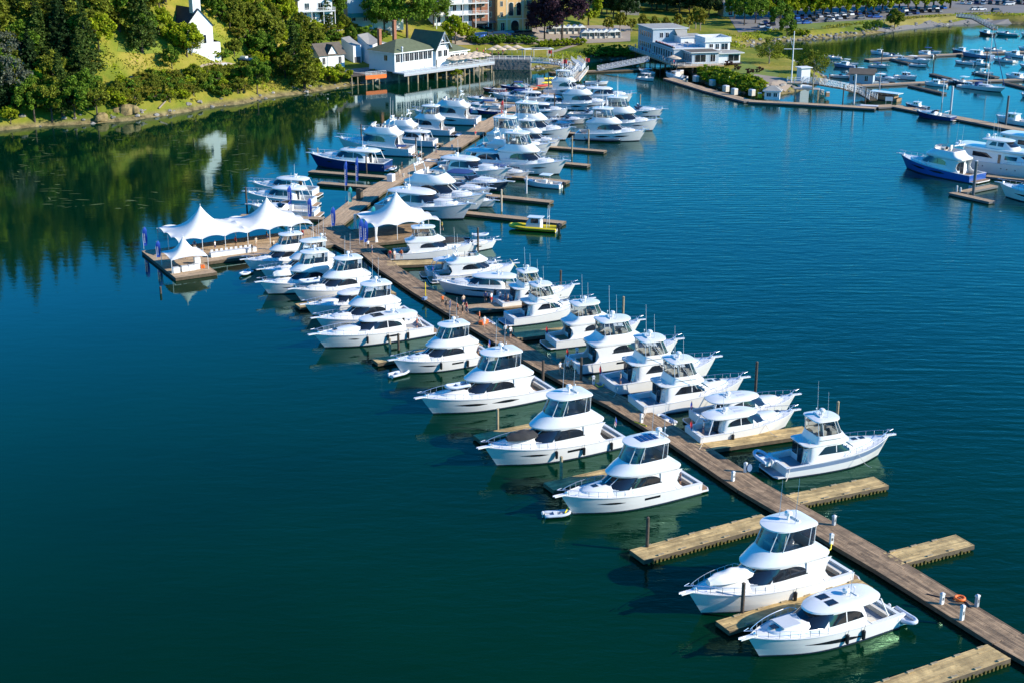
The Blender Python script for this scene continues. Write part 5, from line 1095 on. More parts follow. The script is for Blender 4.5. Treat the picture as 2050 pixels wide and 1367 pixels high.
# ================================================================ FLOATS, PIERS, PILES
def V2(a): return (math.cos(math.radians(a)), math.sin(math.radians(a)))
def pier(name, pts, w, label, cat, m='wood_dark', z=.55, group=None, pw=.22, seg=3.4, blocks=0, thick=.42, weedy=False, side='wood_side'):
    """floating pier along a centre line: planks laid lengthwise, side beams, floats"""
    pts = [Vector((p[0], p[1])) for p in pts]; rz = 0; r = empty(name, (pts[0].x, pts[0].y, 0)); o0 = pts[0]; pts = [p - o0 for p in pts]
    PL, SB, FL = MB(), MB(), MB(); rg = random.Random(len(label) * 7 + int(pts[-1].length))
    for i in range(len(pts) - 1):
        a, b = pts[i], pts[i + 1]; d = b - a; L_ = d.length; d.normalize(); n = Vector((-d.y, d.x)); k = int(w / pw)
        for j in range(k):
            y0 = -w / 2 + w * j / k; y1 = y0 + w / k - .018; x = -rg.uniform(0, seg); x = max(x, -.0) if rg.random() < .0 else x
            while x < L_:
                xa, xb = max(0, x), min(L_, x + seg - .02); x += seg
                if xb - xa < .15: continue
                dz = rg.uniform(-.008, .012); q = [a + d * xx + n * yy for xx, yy in ((xa, y0), (xb, y0), (xb, y1), (xa, y1))]
                PL.prism([(v.x, v.y) for v in q], z - .05, z + dz, m)
        for s in (1, -1):
            q = [a + n * s * (w / 2 + .002), b + n * s * (w / 2 + .002), b + n * s * (w / 2 + .14), a + n * s * (w / 2 + .14)]
            if s < 0: q = q[::-1]
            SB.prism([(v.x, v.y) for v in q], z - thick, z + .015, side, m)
        q = [a + n * (w / 2 - .1), a - n * (w / 2 - .1), b - n * (w / 2 - .1), b + n * (w / 2 - .1)]; FL.prism([(v.x, v.y) for v in q][::-1], -.3, z - .06, 'float')
        if i == len(pts) - 2:
            q = [b + n * (w / 2 + .14), b - n * (w / 2 + .14), b - n * (w / 2 + .14) + d * .13, b + n * (w / 2 + .14) + d * .13]; SB.prism([(v.x, v.y) for v in q][::-1], z - thick, z + .017, side, m)
    o = PL.build('deck_planks', r, 0); o['kind'] = 'stuff'; SB.build('side_beam', r, 0); FL.build('float_hull', r, 0)
    if blocks:
        a, b = pts[0], pts[-1]; d = (b - a).normalized(); n = Vector((-d.y, d.x)); L_ = (b - a).length; me = None
        for s in (1, -1):
            x = 1.0
            while x < L_ - .5:
                c = a + d * x + n * s * (w / 2 - .02); M = MB(); M.box(-.34, -.09, z + .02, .34, .09, z + .13, 'pile_light')
                if me is None: e = M.build('edge_block', r, 0); me = e
                else: e = shared(me, 'edge_block', r)
                e.location = (c.x, c.y, 0); e.rotation_euler.z = math.atan2(d.y, d.x); x += blocks
    if weedy:
        a, b = pts[0], pts[-1]; d = (b - a).normalized(); n = Vector((-d.y, d.x)); L_ = (b - a).length; M = MB(); n_ = int(L_ / .45)
        for s in (-1, 1):
            for j in range(n_):
                c = a + d * (j * .45 + .2) + n * s * (w / 2 + .16); h = rg.uniform(.1, .35); M.box(c.x - .1, c.y - .1, -.05, c.x + .1, c.y + .1, h, 'weed', math.atan2(d.y, d.x))
        M.build('weed_fringe', r, 0)['kind'] = 'stuff'
    return tag(r, label, cat, group)
near = [G(*q, .55) for q in ((2090, 1322), (2018, 1278), (1780, 1131), (1504, 973), (1365, 880), (1239, 805), (1162, 767), (1086, 726), (982, 663), (845, 581), (780, 538))]
near = [(52.5, 87.0)] + [(p.x, p.y) for p in near[1:]] + [(-24.0, 231.0)]
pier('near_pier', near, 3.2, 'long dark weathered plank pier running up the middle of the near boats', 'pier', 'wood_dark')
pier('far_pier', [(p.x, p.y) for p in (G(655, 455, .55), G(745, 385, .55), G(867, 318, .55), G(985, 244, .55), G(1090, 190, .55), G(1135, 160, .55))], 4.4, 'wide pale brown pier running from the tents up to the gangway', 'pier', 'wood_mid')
# slanted junction ramp between both piers
pier('junction_float', [(-24.0, 231.0), (-29.5, 240.0), (-34.2, 250.0)], 6.0, 'brown junction float between the two tents where both piers meet', 'float', 'wood_dark')
def finger(p, side, L, w, label, m='wood_gold', hd=None, end=False, **k):
    a = G(*p, .55); h = math.radians(hd if hd is not None else (A if side < 0 else R + 1)); d = Vector((math.cos(h), math.sin(h)))
    a = Vector((a.x, a.y)); 
    if end: a = a - d * L
    return pier('finger_float', [a, a + d * L], w, label, 'float', m, group='finger floats between the boats', seg=4.2, **k)
finger((2000, 1303), -1, 15, 2.3, 'golden finger float cut by the bottom edge of the picture', blocks=2.6, weedy=True, hd=A)
finger((1540, 1038), -1, 15.9, 2.2, 'empty golden finger float with a dark pile, between third and second nearest left yachts', blocks=2.6, weedy=True, hd=A + 1)
finger((1449, 1252), -1, 16.0, 1.7, 'finger float squeezed between the two nearest yachts', blocks=2.6, end=True, hd=A)
finger((1100, 973), -1, 15.5, 1.9, 'finger float whose sunlit end shows beside the blue dinghy', blocks=0, end=True, hd=A)
finger((957, 876), -1, 15.5, 1.8, 'finger float with its end tip behind the black covered tender', blocks=0, end=True, hd=A)
finger((752, 722), -1, 15.5, 1.8, 'finger float ending beside the two blue inflatables', blocks=0, end=True, hd=A)
finger((597, 612), -1, 15.5, 1.8, 'finger float with sunlit end under the low sport coupe', blocks=0, end=True, hd=A)
finger((1583, 1000), 1, 11.4, 2.3, 'empty golden finger float right of the pier behind the striped yacht', blocks=2.6, weedy=True, hd=24)
finger((1786, 1118), 1, 8.9, 2.3, 'empty golden finger float nearest on the right of the pier', blocks=2.6, weedy=True, hd=26)
finger((1400, 893), 1, 14.0, 2.4, 'golden finger float under the coupe with blue seats', blocks=0, hd=20)
finger((1265, 814), 1, 12.0, 2.4, 'golden finger float under the square windowed convertible', blocks=0, hd=20)
finger((1140, 734), 1, 12.0, 2.2, 'golden finger float beside the three standing people', blocks=0, hd=20)
finger((1030, 672), 1, 12.0, 2.2, 'finger float by the middle yachts of the right row', blocks=0, hd=20)
finger((930, 618), 1, 9.0, 3.0, 'short float crowded with people in front of the grey cruiser', blocks=0, hd=16, m='wood_mid')
finger((775, 528), 1, 13.0, 2.6, 'golden float under the tall yacht beside the peaked tent', blocks=0, hd=8)
for e_, L_, hd, lab in (((1128, 446), 21, -24, 'grey finger float ending beside the yellow patrol boat'), ((1103, 404), 21, -25, 'grey finger float with a rusty pile ending in open water'), ((1136, 364), 22, -26, 'grey finger float under the small canopied fishing boat'), ((1178, 331), 21, -25, 'grey finger float just past the flybridge yacht bow'),
                        ((1211, 303), 23, -24, 'grey finger float with two light piles near the grey inflatable'), ((1248, 274), 20, -22, 'grey finger float beside the outermost far yacht')):
    finger(e_, 1, L_, 1.9, lab, 'wood_mid', hd=hd, end=True)
for e_, L_, hd, lab in (((622, 343), 20, 160, 'pale brown finger float in front of the navy hulled yacht'), ((640, 366), 14, 160, 'short finger float left of the two tall blue flags'), ((700, 300), 18, 163, 'finger float between navy and grey sided yachts'), ((765, 283), 15, 165, 'finger float below the yacht with the cyan towel'), ((840, 262), 12, 166, 'finger float below the enclosed bridge yacht'), ((880, 242), 12, 168, 'finger float in front of the white transom yacht'), ((960, 205), 12, 170, 'finger float among the small boats near the pier head'),
                        ((482, 432), 16, 172, 'float whose stubby end with a pile shows behind the long tent')):
    finger(e_, -1, L_, 1.8, lab, 'wood_mid', hd=hd, end=True)
# tent float
u1 = V2(30); v1 = V2(-62); c0 = G(286, 503, .5)
def tp(a, b): return (c0.x + u1[0] * a + v1[0] * b, c0.y + u1[1] * a + v1[1] * b)
for k, (a0, a1, b0, b1, lab) in enumerate(((0, 30.5, 0.2, 12.4, 'broad brown float carrying the long white double peaked tent'), (.3, 7.0, 12.5, 19.2, 'square brown float under the small white canopy'))):
    m_ = (b0 + b1) / 2; pier('event_float', [tp(a0, m_), tp(a1, m_)], b1 - b0, lab, 'float', 'wood_mid', pw=.3, thick=.5)
tb = G(751, 457, .5); 
pier('event_float', [(-30.5, 240.0), (-15.0, 246.5)], 11.0, 'brown float under the single peaked tent by the tall yacht', 'float', 'wood_dark', pw=.3)
# breakwater and marina docks
def pp(*q): return [(G(*p, .5).x, G(*p, .5).y) for p in q]
pier('breakwater_dock', pp((1338, 157), (1420, 182), (1500, 203)), 3.4, 'concrete edged float walkway along the garden bank', 'dock', 'wood_mid', side='darkgrey', seg=6, pw=.85)
pier('breakwater_dock', pp((1500, 203), (1620, 209), (1752, 217)), 3.2, 'float walkway with boathouse and piles in front of the white gangway', 'dock', 'wood_mid', side='darkgrey', seg=6, pw=.8)
pier('breakwater_dock', pp((1752, 214), (1790, 212), (1920, 237), (2070, 266)), 3.6, 'tan breakwater dock running to the right edge with tall grey piles', 'dock', 'wood_mid', side='darkgrey', seg=6, pw=.6)
pier('marina_dock', pp((1700, 173), (1860, 165), (2070, 159)), 2.6, 'tan marina dock carrying the sailboat', 'dock', 'wood_mid', side='darkgrey', seg=6, pw=.6)
pier('marina_dock', pp((1735, 120), (1850, 112), (1973, 106), (2070, 104)), 2.6, 'outer tan marina dock under the reflected trees', 'dock', 'wood_mid', side='darkgrey', seg=6, pw=.6)
for a, b, lab in (((1822, 171), (1890, 187), 'dark marina finger pointing to the lower right'), ((1865, 148), (1912, 160), 'dark marina finger above the turquoise fishing boat'), ((1950, 145), (1996, 155), 'marina finger behind the sailboat mast'), ((1788, 119), (1822, 127), 'dark marina finger under the outer dock'), ((2012, 165), (2060, 177), 'marina finger at the right edge'), ((1722, 175), (1700, 150), 'marina finger beside the grey shed')):
    pier('marina_finger', pp(a, b), 1.6, lab, 'float', 'wood_side', side='darkgrey', seg=5, pw=.5, group='small marina fingers')
pier('shore_float', pp((1100, 146), (1290, 139)), 2.4, 'narrow float below the grey gangway', 'float', 'wood_mid', seg=5, pw=.5)
pier('triangle_float', pp((1905, 386), (1985, 404)), 1.6, 'dark triangular float arm at the right edge', 'float', 'wood_mid', seg=5, side='darkgrey'); pier('triangle_float', pp((1925, 385), (1990, 372)), 1.6, 'tan float arm meeting the grey pile at the right edge', 'float', 'wood_mid', seg=5, side='darkgrey')
pier('marina_dock', pp((1975, 352), (2080, 362)), 2.6, 'tan dock between the two big yachts at the right edge', 'dock', 'wood_mid', side='darkgrey', seg=6, pw=.6)
# ---------------------------------------------------------------- piles
def pile(px, py, h, label, m='pile', r=.17, cap=None, z=-1):
    p = G(px, py, 0); rt = empty('mooring_pile', p); M = MB(); M.tube([(0, 0, z), (0, 0, h)], r, m, 9); M.build('shaft', rt)
    M = MB(); M.rings([[(r * a * math.cos(t), r * a * math.sin(t), q) for t in [2 * PI * k / 9 for k in range(9)]] for a, q in ((1.08, h - .02), (1.08, h + .05), (.2, h + .16))], cap or m); M.build('cap', rt)
    return tag(rt, label, 'pile')
for a in [(1295, 1104, 3.6, 'dark pile standing at the end of the empty left finger float'), (1485, 1237, 3.4, 'dark pile in front of the nearest two yachts'), (1123, 968, 3.1, 'light topped pile beside the float end near the blue dinghy', 'pile_light'), (996, 862, 2.7, 'pile standing behind the black covered tender', 'pile_light'), (781, 716, 2.6, 'pale pile beside the two blue inflatables', 'pile_light'),
          (1512, 785, 4.0, 'tall brown pile in open water behind the coupe with the dark hatch'), (1675, 842, 2.4, 'yellowish pile behind the striped convertible', 'pile_light'), (1247, 640, 3.4, 'thin rusty pile behind the right row', 'pile_light'), (957, 505, 4.2, 'black pile beside the dark mesh cover'), (1122, 590, 3.8, 'black pile behind the yellow rods'), (1087, 770, 3.2, 'dark pile rising from the pier by three people'),
          (1163, 768, 3.5, 'dark brown pile on the pier edge near the yellow hose'), (798, 700, 2.2, 'short pile between the long sport yacht and its neighbour'), (560, 535, 3.0, 'dark pile between the tent yachts'), (547, 517, 2.6, 'dark pile near the tied inflatable'), (852, 600, 2.6, 'thin yellow pole at the crowd float', 'yellow', .07), (1004, 424, 4.2, 'rusty orange pile at the grey finger float', 'beige'),
          (1178, 300, 4.6, 'pale pile on the finger float near the grey inflatable', 'pile_light'), (1145, 314, 4.6, 'pale pile at the side of the flybridge bow', 'pile_light'), (1054, 388, 3.4, 'light pile by the finger float corner', 'lightgrey'), (1094, 345, 3.2, 'pile beside the small fishing boat', 'pile_light'), (495, 428, 5.0, 'dark pile on the stub float behind the long tent'), (637, 330, 3.6, 'brown pile at the bow of the navy yacht', 'pile_light'),
          (724, 292, 5.0, 'dark pile between two left yachts of the far pier'), (734, 350, 4.0, 'pile at the stern of the navy yacht'), (833, 312, 4.0, 'dark pile beside the far pier left edge'), (1213, 232, 4.8, 'grey pile next to the outermost far yacht', 'grey'), (1281, 223, 4.4, 'pile behind the express cruiser with the yellow fender', 'pile_light'), (1110, 227, 5.0, 'dark green pile among the far yachts'), (988, 182, 5.5, 'tall pile left of the red runabout', 'pile_light'),
          (916, 196, 6.5, 'slim pale pile left of the small boats', 'pile_light'), (940, 186, 6.5, 'second slim pale pile left of the small boats', 'pile_light'), (960, 180, 7, 'third slim pile near the head of the far pier', 'pile_light'), (875, 160, 6.0, 'slim pale pile below the restaurant deck', 'pile_light'), (1098, 188, 5.5, 'brown pile at the far pier head', 'pile_light'),
          (1948, 392, 7.0, 'tall grey pile at the triangular float', 'darkgrey', .3, 'lightgrey'), (1903, 222, 6.5, 'tall pale grey pile behind the breakwater dock', 'lightgrey', .3), (2013, 252, 7.5, 'tall black pile at the right end of the breakwater dock', 'darkgrey', .28), (1709, 208, 8.0, 'tall white pile by the gangway foot', 'lightgrey', .25), (1687, 209, 5.5, 'dark slim pile left of the tall white one'), (1731, 212, 5.0, 'dark slim pile right of the tall white one'),
          (1625, 205, 8.0, 'pale slim pile under the white gangway', 'pile_light'), (1760, 188, 5.0, 'pile with a white top by the wooden water taxi', 'grey'), (1886, 206, 6.0, 'thin pale pile inside the breakwater', 'lightgrey', .14), (1764, 135, 5.5, 'dark pile at the outer marina dock corner'), (1973, 138, 5.5, 'pale pile behind the sailboat mast'), (1868, 144, 5.5, 'pile under the outer dock reflections'), (1915, 385, 1.2, 'short white topped bollard pile on the triangular float', 'lightgrey', .2), (1922, 389, 1.2, 'second white topped bollard pile on the triangular float', 'lightgrey', .2),
          (322, 588, 1.0, 'dark stub pile in the water left of the small canopy'), (1414, 163, 4.0, 'green pole at the garden bank', 'pile_light', .12), (1459, 182, 4.0, 'thin pale pole by the walkway boxes', 'lightgrey', .12)]: pile(*a)
# ---------------------------------------------------------------- pier furniture
def pedestal(px, py, label, h=1.15, col='white', z=.56):
    p = G(px, py, z); r = empty('power_pedestal', p, random.uniform(0, 1)); M = MB(); M.box(-.16, -.14, 0, .16, .14, h * .8, col); M.build('body', r); M = MB(); M.rings([[(x * a, y * a, q) for x, y in ((-.19, -.17), (.19, -.17), (.19, .17), (-.19, .17))] for a, q in ((1, h * .8), (1, h * .92), (.4, h))], 'lightgrey'); M.build('lamp_head', r)
    M = MB(); M.box(-.1, -.152, h * .35, .1, -.142, h * .6, 'darkgrey'); M.build('socket_panel', r); return tag(r, label, 'power pedestal')
for a in [(1885, 1208, 'white power pedestal left of the orange life ring'), (1925, 1240, 'white power pedestal nearest to the bottom finger float', 1.5), (1467, 962, 'white power pedestal on the pier between two yachts'), (1955, 1213, 'lantern topped pedestal right of the orange life ring', 1.2, 'grey'), (1492, 944, 'grey power pedestal beside the round mirror'), (1664, 1088, 'white pedestal with a yellow hose on the nearest pier section'), (1669, 1050, 'small lantern pedestal at the pier edge behind the nearest flybridge yacht', 1.1, 'grey'),
          (1155, 712, 'white pedestal on the pier near three people'), (1000, 738, 'white pedestal on the pier by the large yacht stern'), (1188, 768, 'white pedestal beside the coiled yellow hose'), (1284, 845, 'white pedestal with yellow lifting hooks'), (833, 365, 'white pedestal on the far pier'), (872, 297, 'white pedestal by the walker in dark blue'), (905, 300, 'pale pedestal right side of the far pier'), (898, 268, 'white pedestal left edge of the far pier')]: pedestal(*a)
p = G(1500, 945, .56); r = empty('kayak_board', p, .4); M = MB(); M.rings([[(.30 * math.cos(t), y, .55 + .45 * math.sin(t)) for t in [2 * PI * k / 16 for k in range(16)]] for y in (-.05, .05)], 'stripe'); M.build('disc', r); tag(r, 'round blue grey disc standing on the pier edge between pedestals', 'round sign')
p = G(1921, 1199, .62); M = MB(); 
M.rings([[((.42 + .13 * math.cos(t)) * math.cos(a), (.42 + .13 * math.cos(t)) * math.sin(a), .13 + .13 * math.sin(t)) for t in [2 * PI * k / 8 for k in range(8)]] for a in [2 * PI * q / 16 for q in range(17)]], 'orange', False, False); o = M.build('life_ring', None, 60); o.location = p; tag(o, 'orange life ring lying on the pier near the pedestals', 'life ring')
def hose(pts, label, m='yellow'):
    q = [G(x, y, .6) for x, y in pts]; M = MB(); M.tube([tuple(v - q[0]) for v in q], .07, m, 5); o = M.build('hose', None, 50); o.location = q[0]; tag(o, label, 'hose')
hose(((1650, 1107), (1657, 1103), (1663, 1098), (1664, 1090), (1667, 1083)), 'yellow hose hanging at the white pedestal of the nearest pier section')
hose(((1192, 768), (1198, 774), (1206, 772), (1212, 764)), 'yellow hose looping off the pier behind the red ensign yacht')
hose(((1270, 843), (1277, 846), (1284, 848), (1294, 852)), 'yellow strap coil on the pier by the coupe stern')
hose(((1855, 1188), (1880, 1194), (1905, 1196), (1935, 1205), (1943, 1215)), 'dark power cable lying across the pier to the life ring', 'black')
hose(((1140, 1010), (1136, 1018), (1131, 1026)), 'yellow painter line of the blue dinghy')
def dbox(p, sz, rz, label, m='white', name='dock_box', cat='box', z=.56, lid='lightgrey'):
    q = G(*p, z); r = empty(name, q, math.radians(rz)); M = MB(); M.box(-sz[0] / 2, -sz[1] / 2, 0, sz[0] / 2, sz[1] / 2, sz[2] * .82, m); M.build('body', r); M = MB(); M.rings([[(x * sz[0] * .52 * a, y * sz[1] * .52 * a, h) for x, y in ((-1, -1), (1, -1), (1, 1), (-1, 1))] for a, h in ((1, sz[2] * .82), (1, sz[2] * .9), (.85, sz[2]))], lid); M.build('lid', r); return tag(r, label, cat)
for p, lab in (((353, 546), 'white cooler box on the small canopy float, leftmost'), ((370, 543), 'white cooler box on the small canopy float, second from left'), ((384, 541), 'cream storage bin on the small canopy float'), ((393, 539), 'narrow cream bin right of the storage bin')): dbox(p, (1.1, .8, .9), 30, lab, 'white')
dbox((406, 537), (.6, .5, .5), 30, 'orange crate at the right end of the cooler row', 'orange', lid='orange'); dbox((395, 528), (1.0, .7, 1.1), 30, 'white freezer behind the cooler row'); dbox((783, 363), (1.6, 1.2, 1.5), 70, 'white service box on the far pier'); dbox((720, 400), (1.0, 1.0, 2.2), 70, 'dark wooden kiosk post at the tent end of the far pier', 'wood_side', lid='wood_side'); dbox((942, 226), (1.4, .6, 1.5), 70, 'dark blue board beside the far pier', 'navy'); dbox((968, 648), (1.6, .7, .5), 60, 'orange float bin on the crowded pier', 'orange', lid='orange'); dbox((850, 600), (.8, .5, .4), 60, 'blue bin on the pier near the crowd', 'stripe', lid='stripe')
dbox((1440, 852), (1, .5, .35), 20, 'small white step box on the gold float by the ensign yacht'); dbox((1322, 890), (.8, .5, .25), 20, 'small white step on the float root'); dbox((1287, 806), (.8, .5, .25), 20, 'white step on the gold float by the hose')
for i, (x, y) in enumerate(((1362, 152), (1393, 164), (1426, 172), (1453, 184), (1470, 190), (1505, 192))): dbox((x, y), (1.6, 1.3, 1.8), -60, ('first', 'second', 'third', 'fourth', 'fifth', 'sixth')[i] + ' pale service hut along the garden bank walkway, counted from the building', 'cream', 'service_hut', 'hut')
# white loungers row in the long tent: a banquet table with chairs
r = empty('banquet_table', (*tp(13, 9.8), .56), math.radians(30)); M = MB(); M.box(-4, -.5, 0, 4, .5, .75, 'white'); M.build('tablecloth', r); tag(r, 'long white clothed table at the open front of the double tent', 'table')
for i in range(9):
    M = MB(); M.box(-.22, -.22, 0, .22, .22, .45, 'white'); M.box(-.22, .18, .45, .22, .24, .95, 'white'); o = M.build('folding_chair', None, 0); o.location = (*tp(9.6 + i * .85, 9.0), .56); o.rotation_euler.z = math.radians(30); tag(o, 'white folding chair behind the long table in the tent', 'chair', 'white chairs along the banquet table')
# ---------------------------------------------------------------- tents
def tent(name, origin, rz, mods, W, D, eave, peak, label, wall=None, pole=.06, scal=.45):
    r = empty(name, origin, math.radians(rz)); N = 24
    for m_ in range(mods):
        M = MB(); rows = []
        for i in range(N + 1):
            row = []
            for j in range(N + 1):
                u, v = i / N * 2 - 1, j / N * 2 - 1; q = max(abs(u), abs(v)); rad = min(1, math.hypot(u, v) / 1.0) if True else q
                f = (1 - q); z = eave + (peak - eave) * (.32 * f + .68 * max(0, 1 - math.hypot(u, v)) ** 2.6)
                # corners and the middle poles are pulled up, the edge sags between them
                nb = 3 if W > 8 else 1; 
                if q > .999: e = u if abs(v) > .999 else v; z += -.0 + scal * abs(math.sin(PI * (e + 1) / 2 * nb)) - .15
                if mods > 1 and ((m_ < mods - 1 and u > .6) or (m_ > 0 and u < -.6)): z += .55 * (abs(u) - .6) / .4 * (1 - abs(v)) ** .7
                row.append((m_ * W + (u + 1) / 2 * W, (v + 1) / 2 * D, z))
            rows.append(row)
        M.grid(rows, 'canvas_white'); M.build('canopy', r, 60)
        M = MB(); M.tube([(m_ * W + W / 2, D / 2, peak - .4), (m_ * W + W / 2, D / 2, peak + .35)], .05, 'white', 5); M.build('peak_cap', r)
    n = 0
    for m_ in range(mods):
        for fx, fy in [(0, 0), (0, 1), (1 / 3, 0), (2 / 3, 0), (1 / 3, 1), (2 / 3, 1), (0, .5)] + ([(1, 0), (1, 1), (1, .5)] if m_ == mods - 1 else []) if W > 8 else [(0, 0), (1, 0), (0, 1), (1, 1)]:
            M = MB(); x, y = (m_ + fx) * W, fy * D; M.tube([(x, y, 0), (x, y, eave + (.0 if fx * fy in (0, 1) else .1))], pole, 'white', 6); M.build('tent_pole', r)
    if wall == 'back':
        M = MB(); M.grid([[(0, D - .05, .05), (mods * W, D - .05, .05)], [(0, D - .05, eave - .1), (mods * W, D - .05, eave - .1)]], 'vinyl'); M.build('side_curtain', r)
    if wall == 'drape':
        for y in (0.15, D - .15):
            M = MB(); M.rings([[(.3 * math.cos(t) * a + .25, y + .2 * math.sin(t) * a, z) for t in [2 * PI * k / 8 for k in range(8)]] for a, z in ((1, 0), (.4, 1.1), (1.1, eave))], 'white'); M.build('tied_curtain', r)
    return tag(r, label, 'tent')
a0 = G(358, 487, 2.95); o = Vector((a0.x, a0.y, .56))
tent('event_tent', o, 32, 2, 12.2, 11.2, 2.6, 6.9, 'long white tent with two tall peaks on the left float', 'back')
a0 = G(343, 525, 2.5); tent('event_tent', Vector((a0.x, a0.y, .56)), 29, 1, 6.0, 6.0, 2.3, 5.2, 'small white peaked canopy over cooler boxes', scal=.3, pole=.05)
a0 = G(751, 459, 2.95); tent('event_tent', Vector((a0.x, a0.y, .56)), 26, 1, 12.3, 10.8, 2.7, 7.3, 'single peaked white tent with tied curtains beside the tall yacht', 'drape')
# ---------------------------------------------------------------- feather flags and flags
def feather(px, py, h, label, m='flag_blue', z=.56, rz=0, w=.8):
    p = G(px, py, z); r = empty('feather_flag', p, rz); M = MB(); M.tube([(0, 0, 0), (0, 0, h * .8), (.15, 0, h * .96), (.45, 0, h)], [.035, .03, .02, .012], 'lightgrey', 5); M.build('flagpole', r)
    M = MB(); rows = []
    for i in range(13):
        f = i / 12; zz = h * (.16 + .83 * f); x0 = 0 if f < .75 else .45 * ((f - .75) / .25) ** 1.6; ww = w * (.75 + .25 * math.sin(f * 3)) * (1 if f < .82 else max(.05, 1 - ((f - .82) / .18) ** 1.5)); rows.append([(x0 + ww * k / 3, .08 * math.sin(5 * f + 2 * k / 3), zz) for k in range(4)])
    M.grid(rows, m); M.build('banner', r, 60)
    M = MB()   # the illegible white lettering reads as a thin broken line
    for i in range(7): f = .3 + i * .06; M.box(w * .3, -.13, h * f, w * .5, -.125, h * (f + .035), 'white')
    for i in range(7): f = .3 + i * .06; M.box(w * .3, .125, h * f, w * .5, .13, h * (f + .035), 'white')
    M.build('print', r); return tag(r, label, 'flag')
for a in [(288, 500, 4.0, 'blue feather flag on the far left corner of the tent float'), (314, 522, 3.4, 'blue feather flag standing before the small canopy'), (577, 418, 4.5, 'blue feather flag beside the three left boats'), (617, 442, 4.3, 'blue feather flag at the right end of the double tent'), (664, 460, 4.2, 'blue feather flag at the junction of the piers'), (720, 490, 4.6, 'blue feather flag left of the single peaked tent'), (729, 494, 4.6, 'second blue feather flag left of the single peaked tent'),
          (691, 382, 6.2, 'tall narrow blue flag left of the far pier', 'flag_blue', .56, 0, .6), (713, 372, 6.0, 'tall narrow blue flag nearer the far pier', 'flag_blue', .56, 0, .6), (698, 411, 3.6, 'teal feather flag on the far pier edge', 'teal'), (744, 450, 3.4, 'teal feather flag in front of the peaked tent', 'teal', 1.0), (1040, 228, 4.0, 'teal feather flag at the far pier', 'teal'), (1003, 232, 4.0, 'red and blue feather flag at the far pier', 'red')]: feather(*a)
# ---------------------------------------------------------------- mooring lines
def line(a, b, label, sag=.35):
    a, b = Vector(a), Vector(b); M = MB(); M.tube([(b - a) * t - Vector((0, 0, sag * 4 * t * (1 - t))) for t in (0, .25, .5, .75, 1)], .03, 'cream', 4); o = M.build('mooring_line', None, 50); o.location = a; tag(o, label, 'rope', 'mooring lines')
def bpt(id, u, side, z):
    c, kk, s = BOATS[id]; H = PROTO[kk][1]; a = c.rotation_euler.z; p = H.pt(u, H.sheer(u), side); x, y = p[0] * c.scale[0], p[1] * c.scale[1]
    return (c.location.x + x * math.cos(a) - y * math.sin(a), c.location.y + x * math.sin(a) + y * math.cos(a), p[2] * c.scale[2] + z)
for id, who in (('A1', 'nearest sport coupe'), ('A2', 'yacht with the white covered tender'), ('A3', 'yacht with solar panels'), ('A4', 'yacht with the black covered tender'), ('A5', 'yacht with twin hull windows'), ('A6', 'yacht with blue inflatables'), ('R1', 'striped convertible'), ('R2', 'coupe with blue seats'), ('R4', 'square windowed convertible'), ('R5', 'convertible with the yellow hose')):
    h = math.radians(A if id[0] == 'A' else R); s = 1 if id in ('A2', 'A4', 'A6') else -1; s = -1 if id[0] == 'A' else -1
    for u, nm in ((.03, 'stern'), (.62, 'midship')):
        p = bpt(id, u, s, .05); d = Vector((math.cos(h), math.sin(h))); n = Vector((-d.y, d.x)) * (s if id[0] == 'A' else -1)
        q = (p[0] + n.x * 1.5 - d.x * (1.4 if u < .1 else -.8), p[1] + n.y * 1.5 - d.y * (1.4 if u < .1 else -.8), .62); line(p, q, nm + ' mooring line of the ' + who)
for a_, b_, w_ in (((594, 424, 3.2), (630, 458, .6), 'left'), ((602, 426, 3.2), (618, 470, .6), 'right')):
    line(G(*a_), G(*b_), w_ + ' white guy rope at the right end of the double tent', 0)
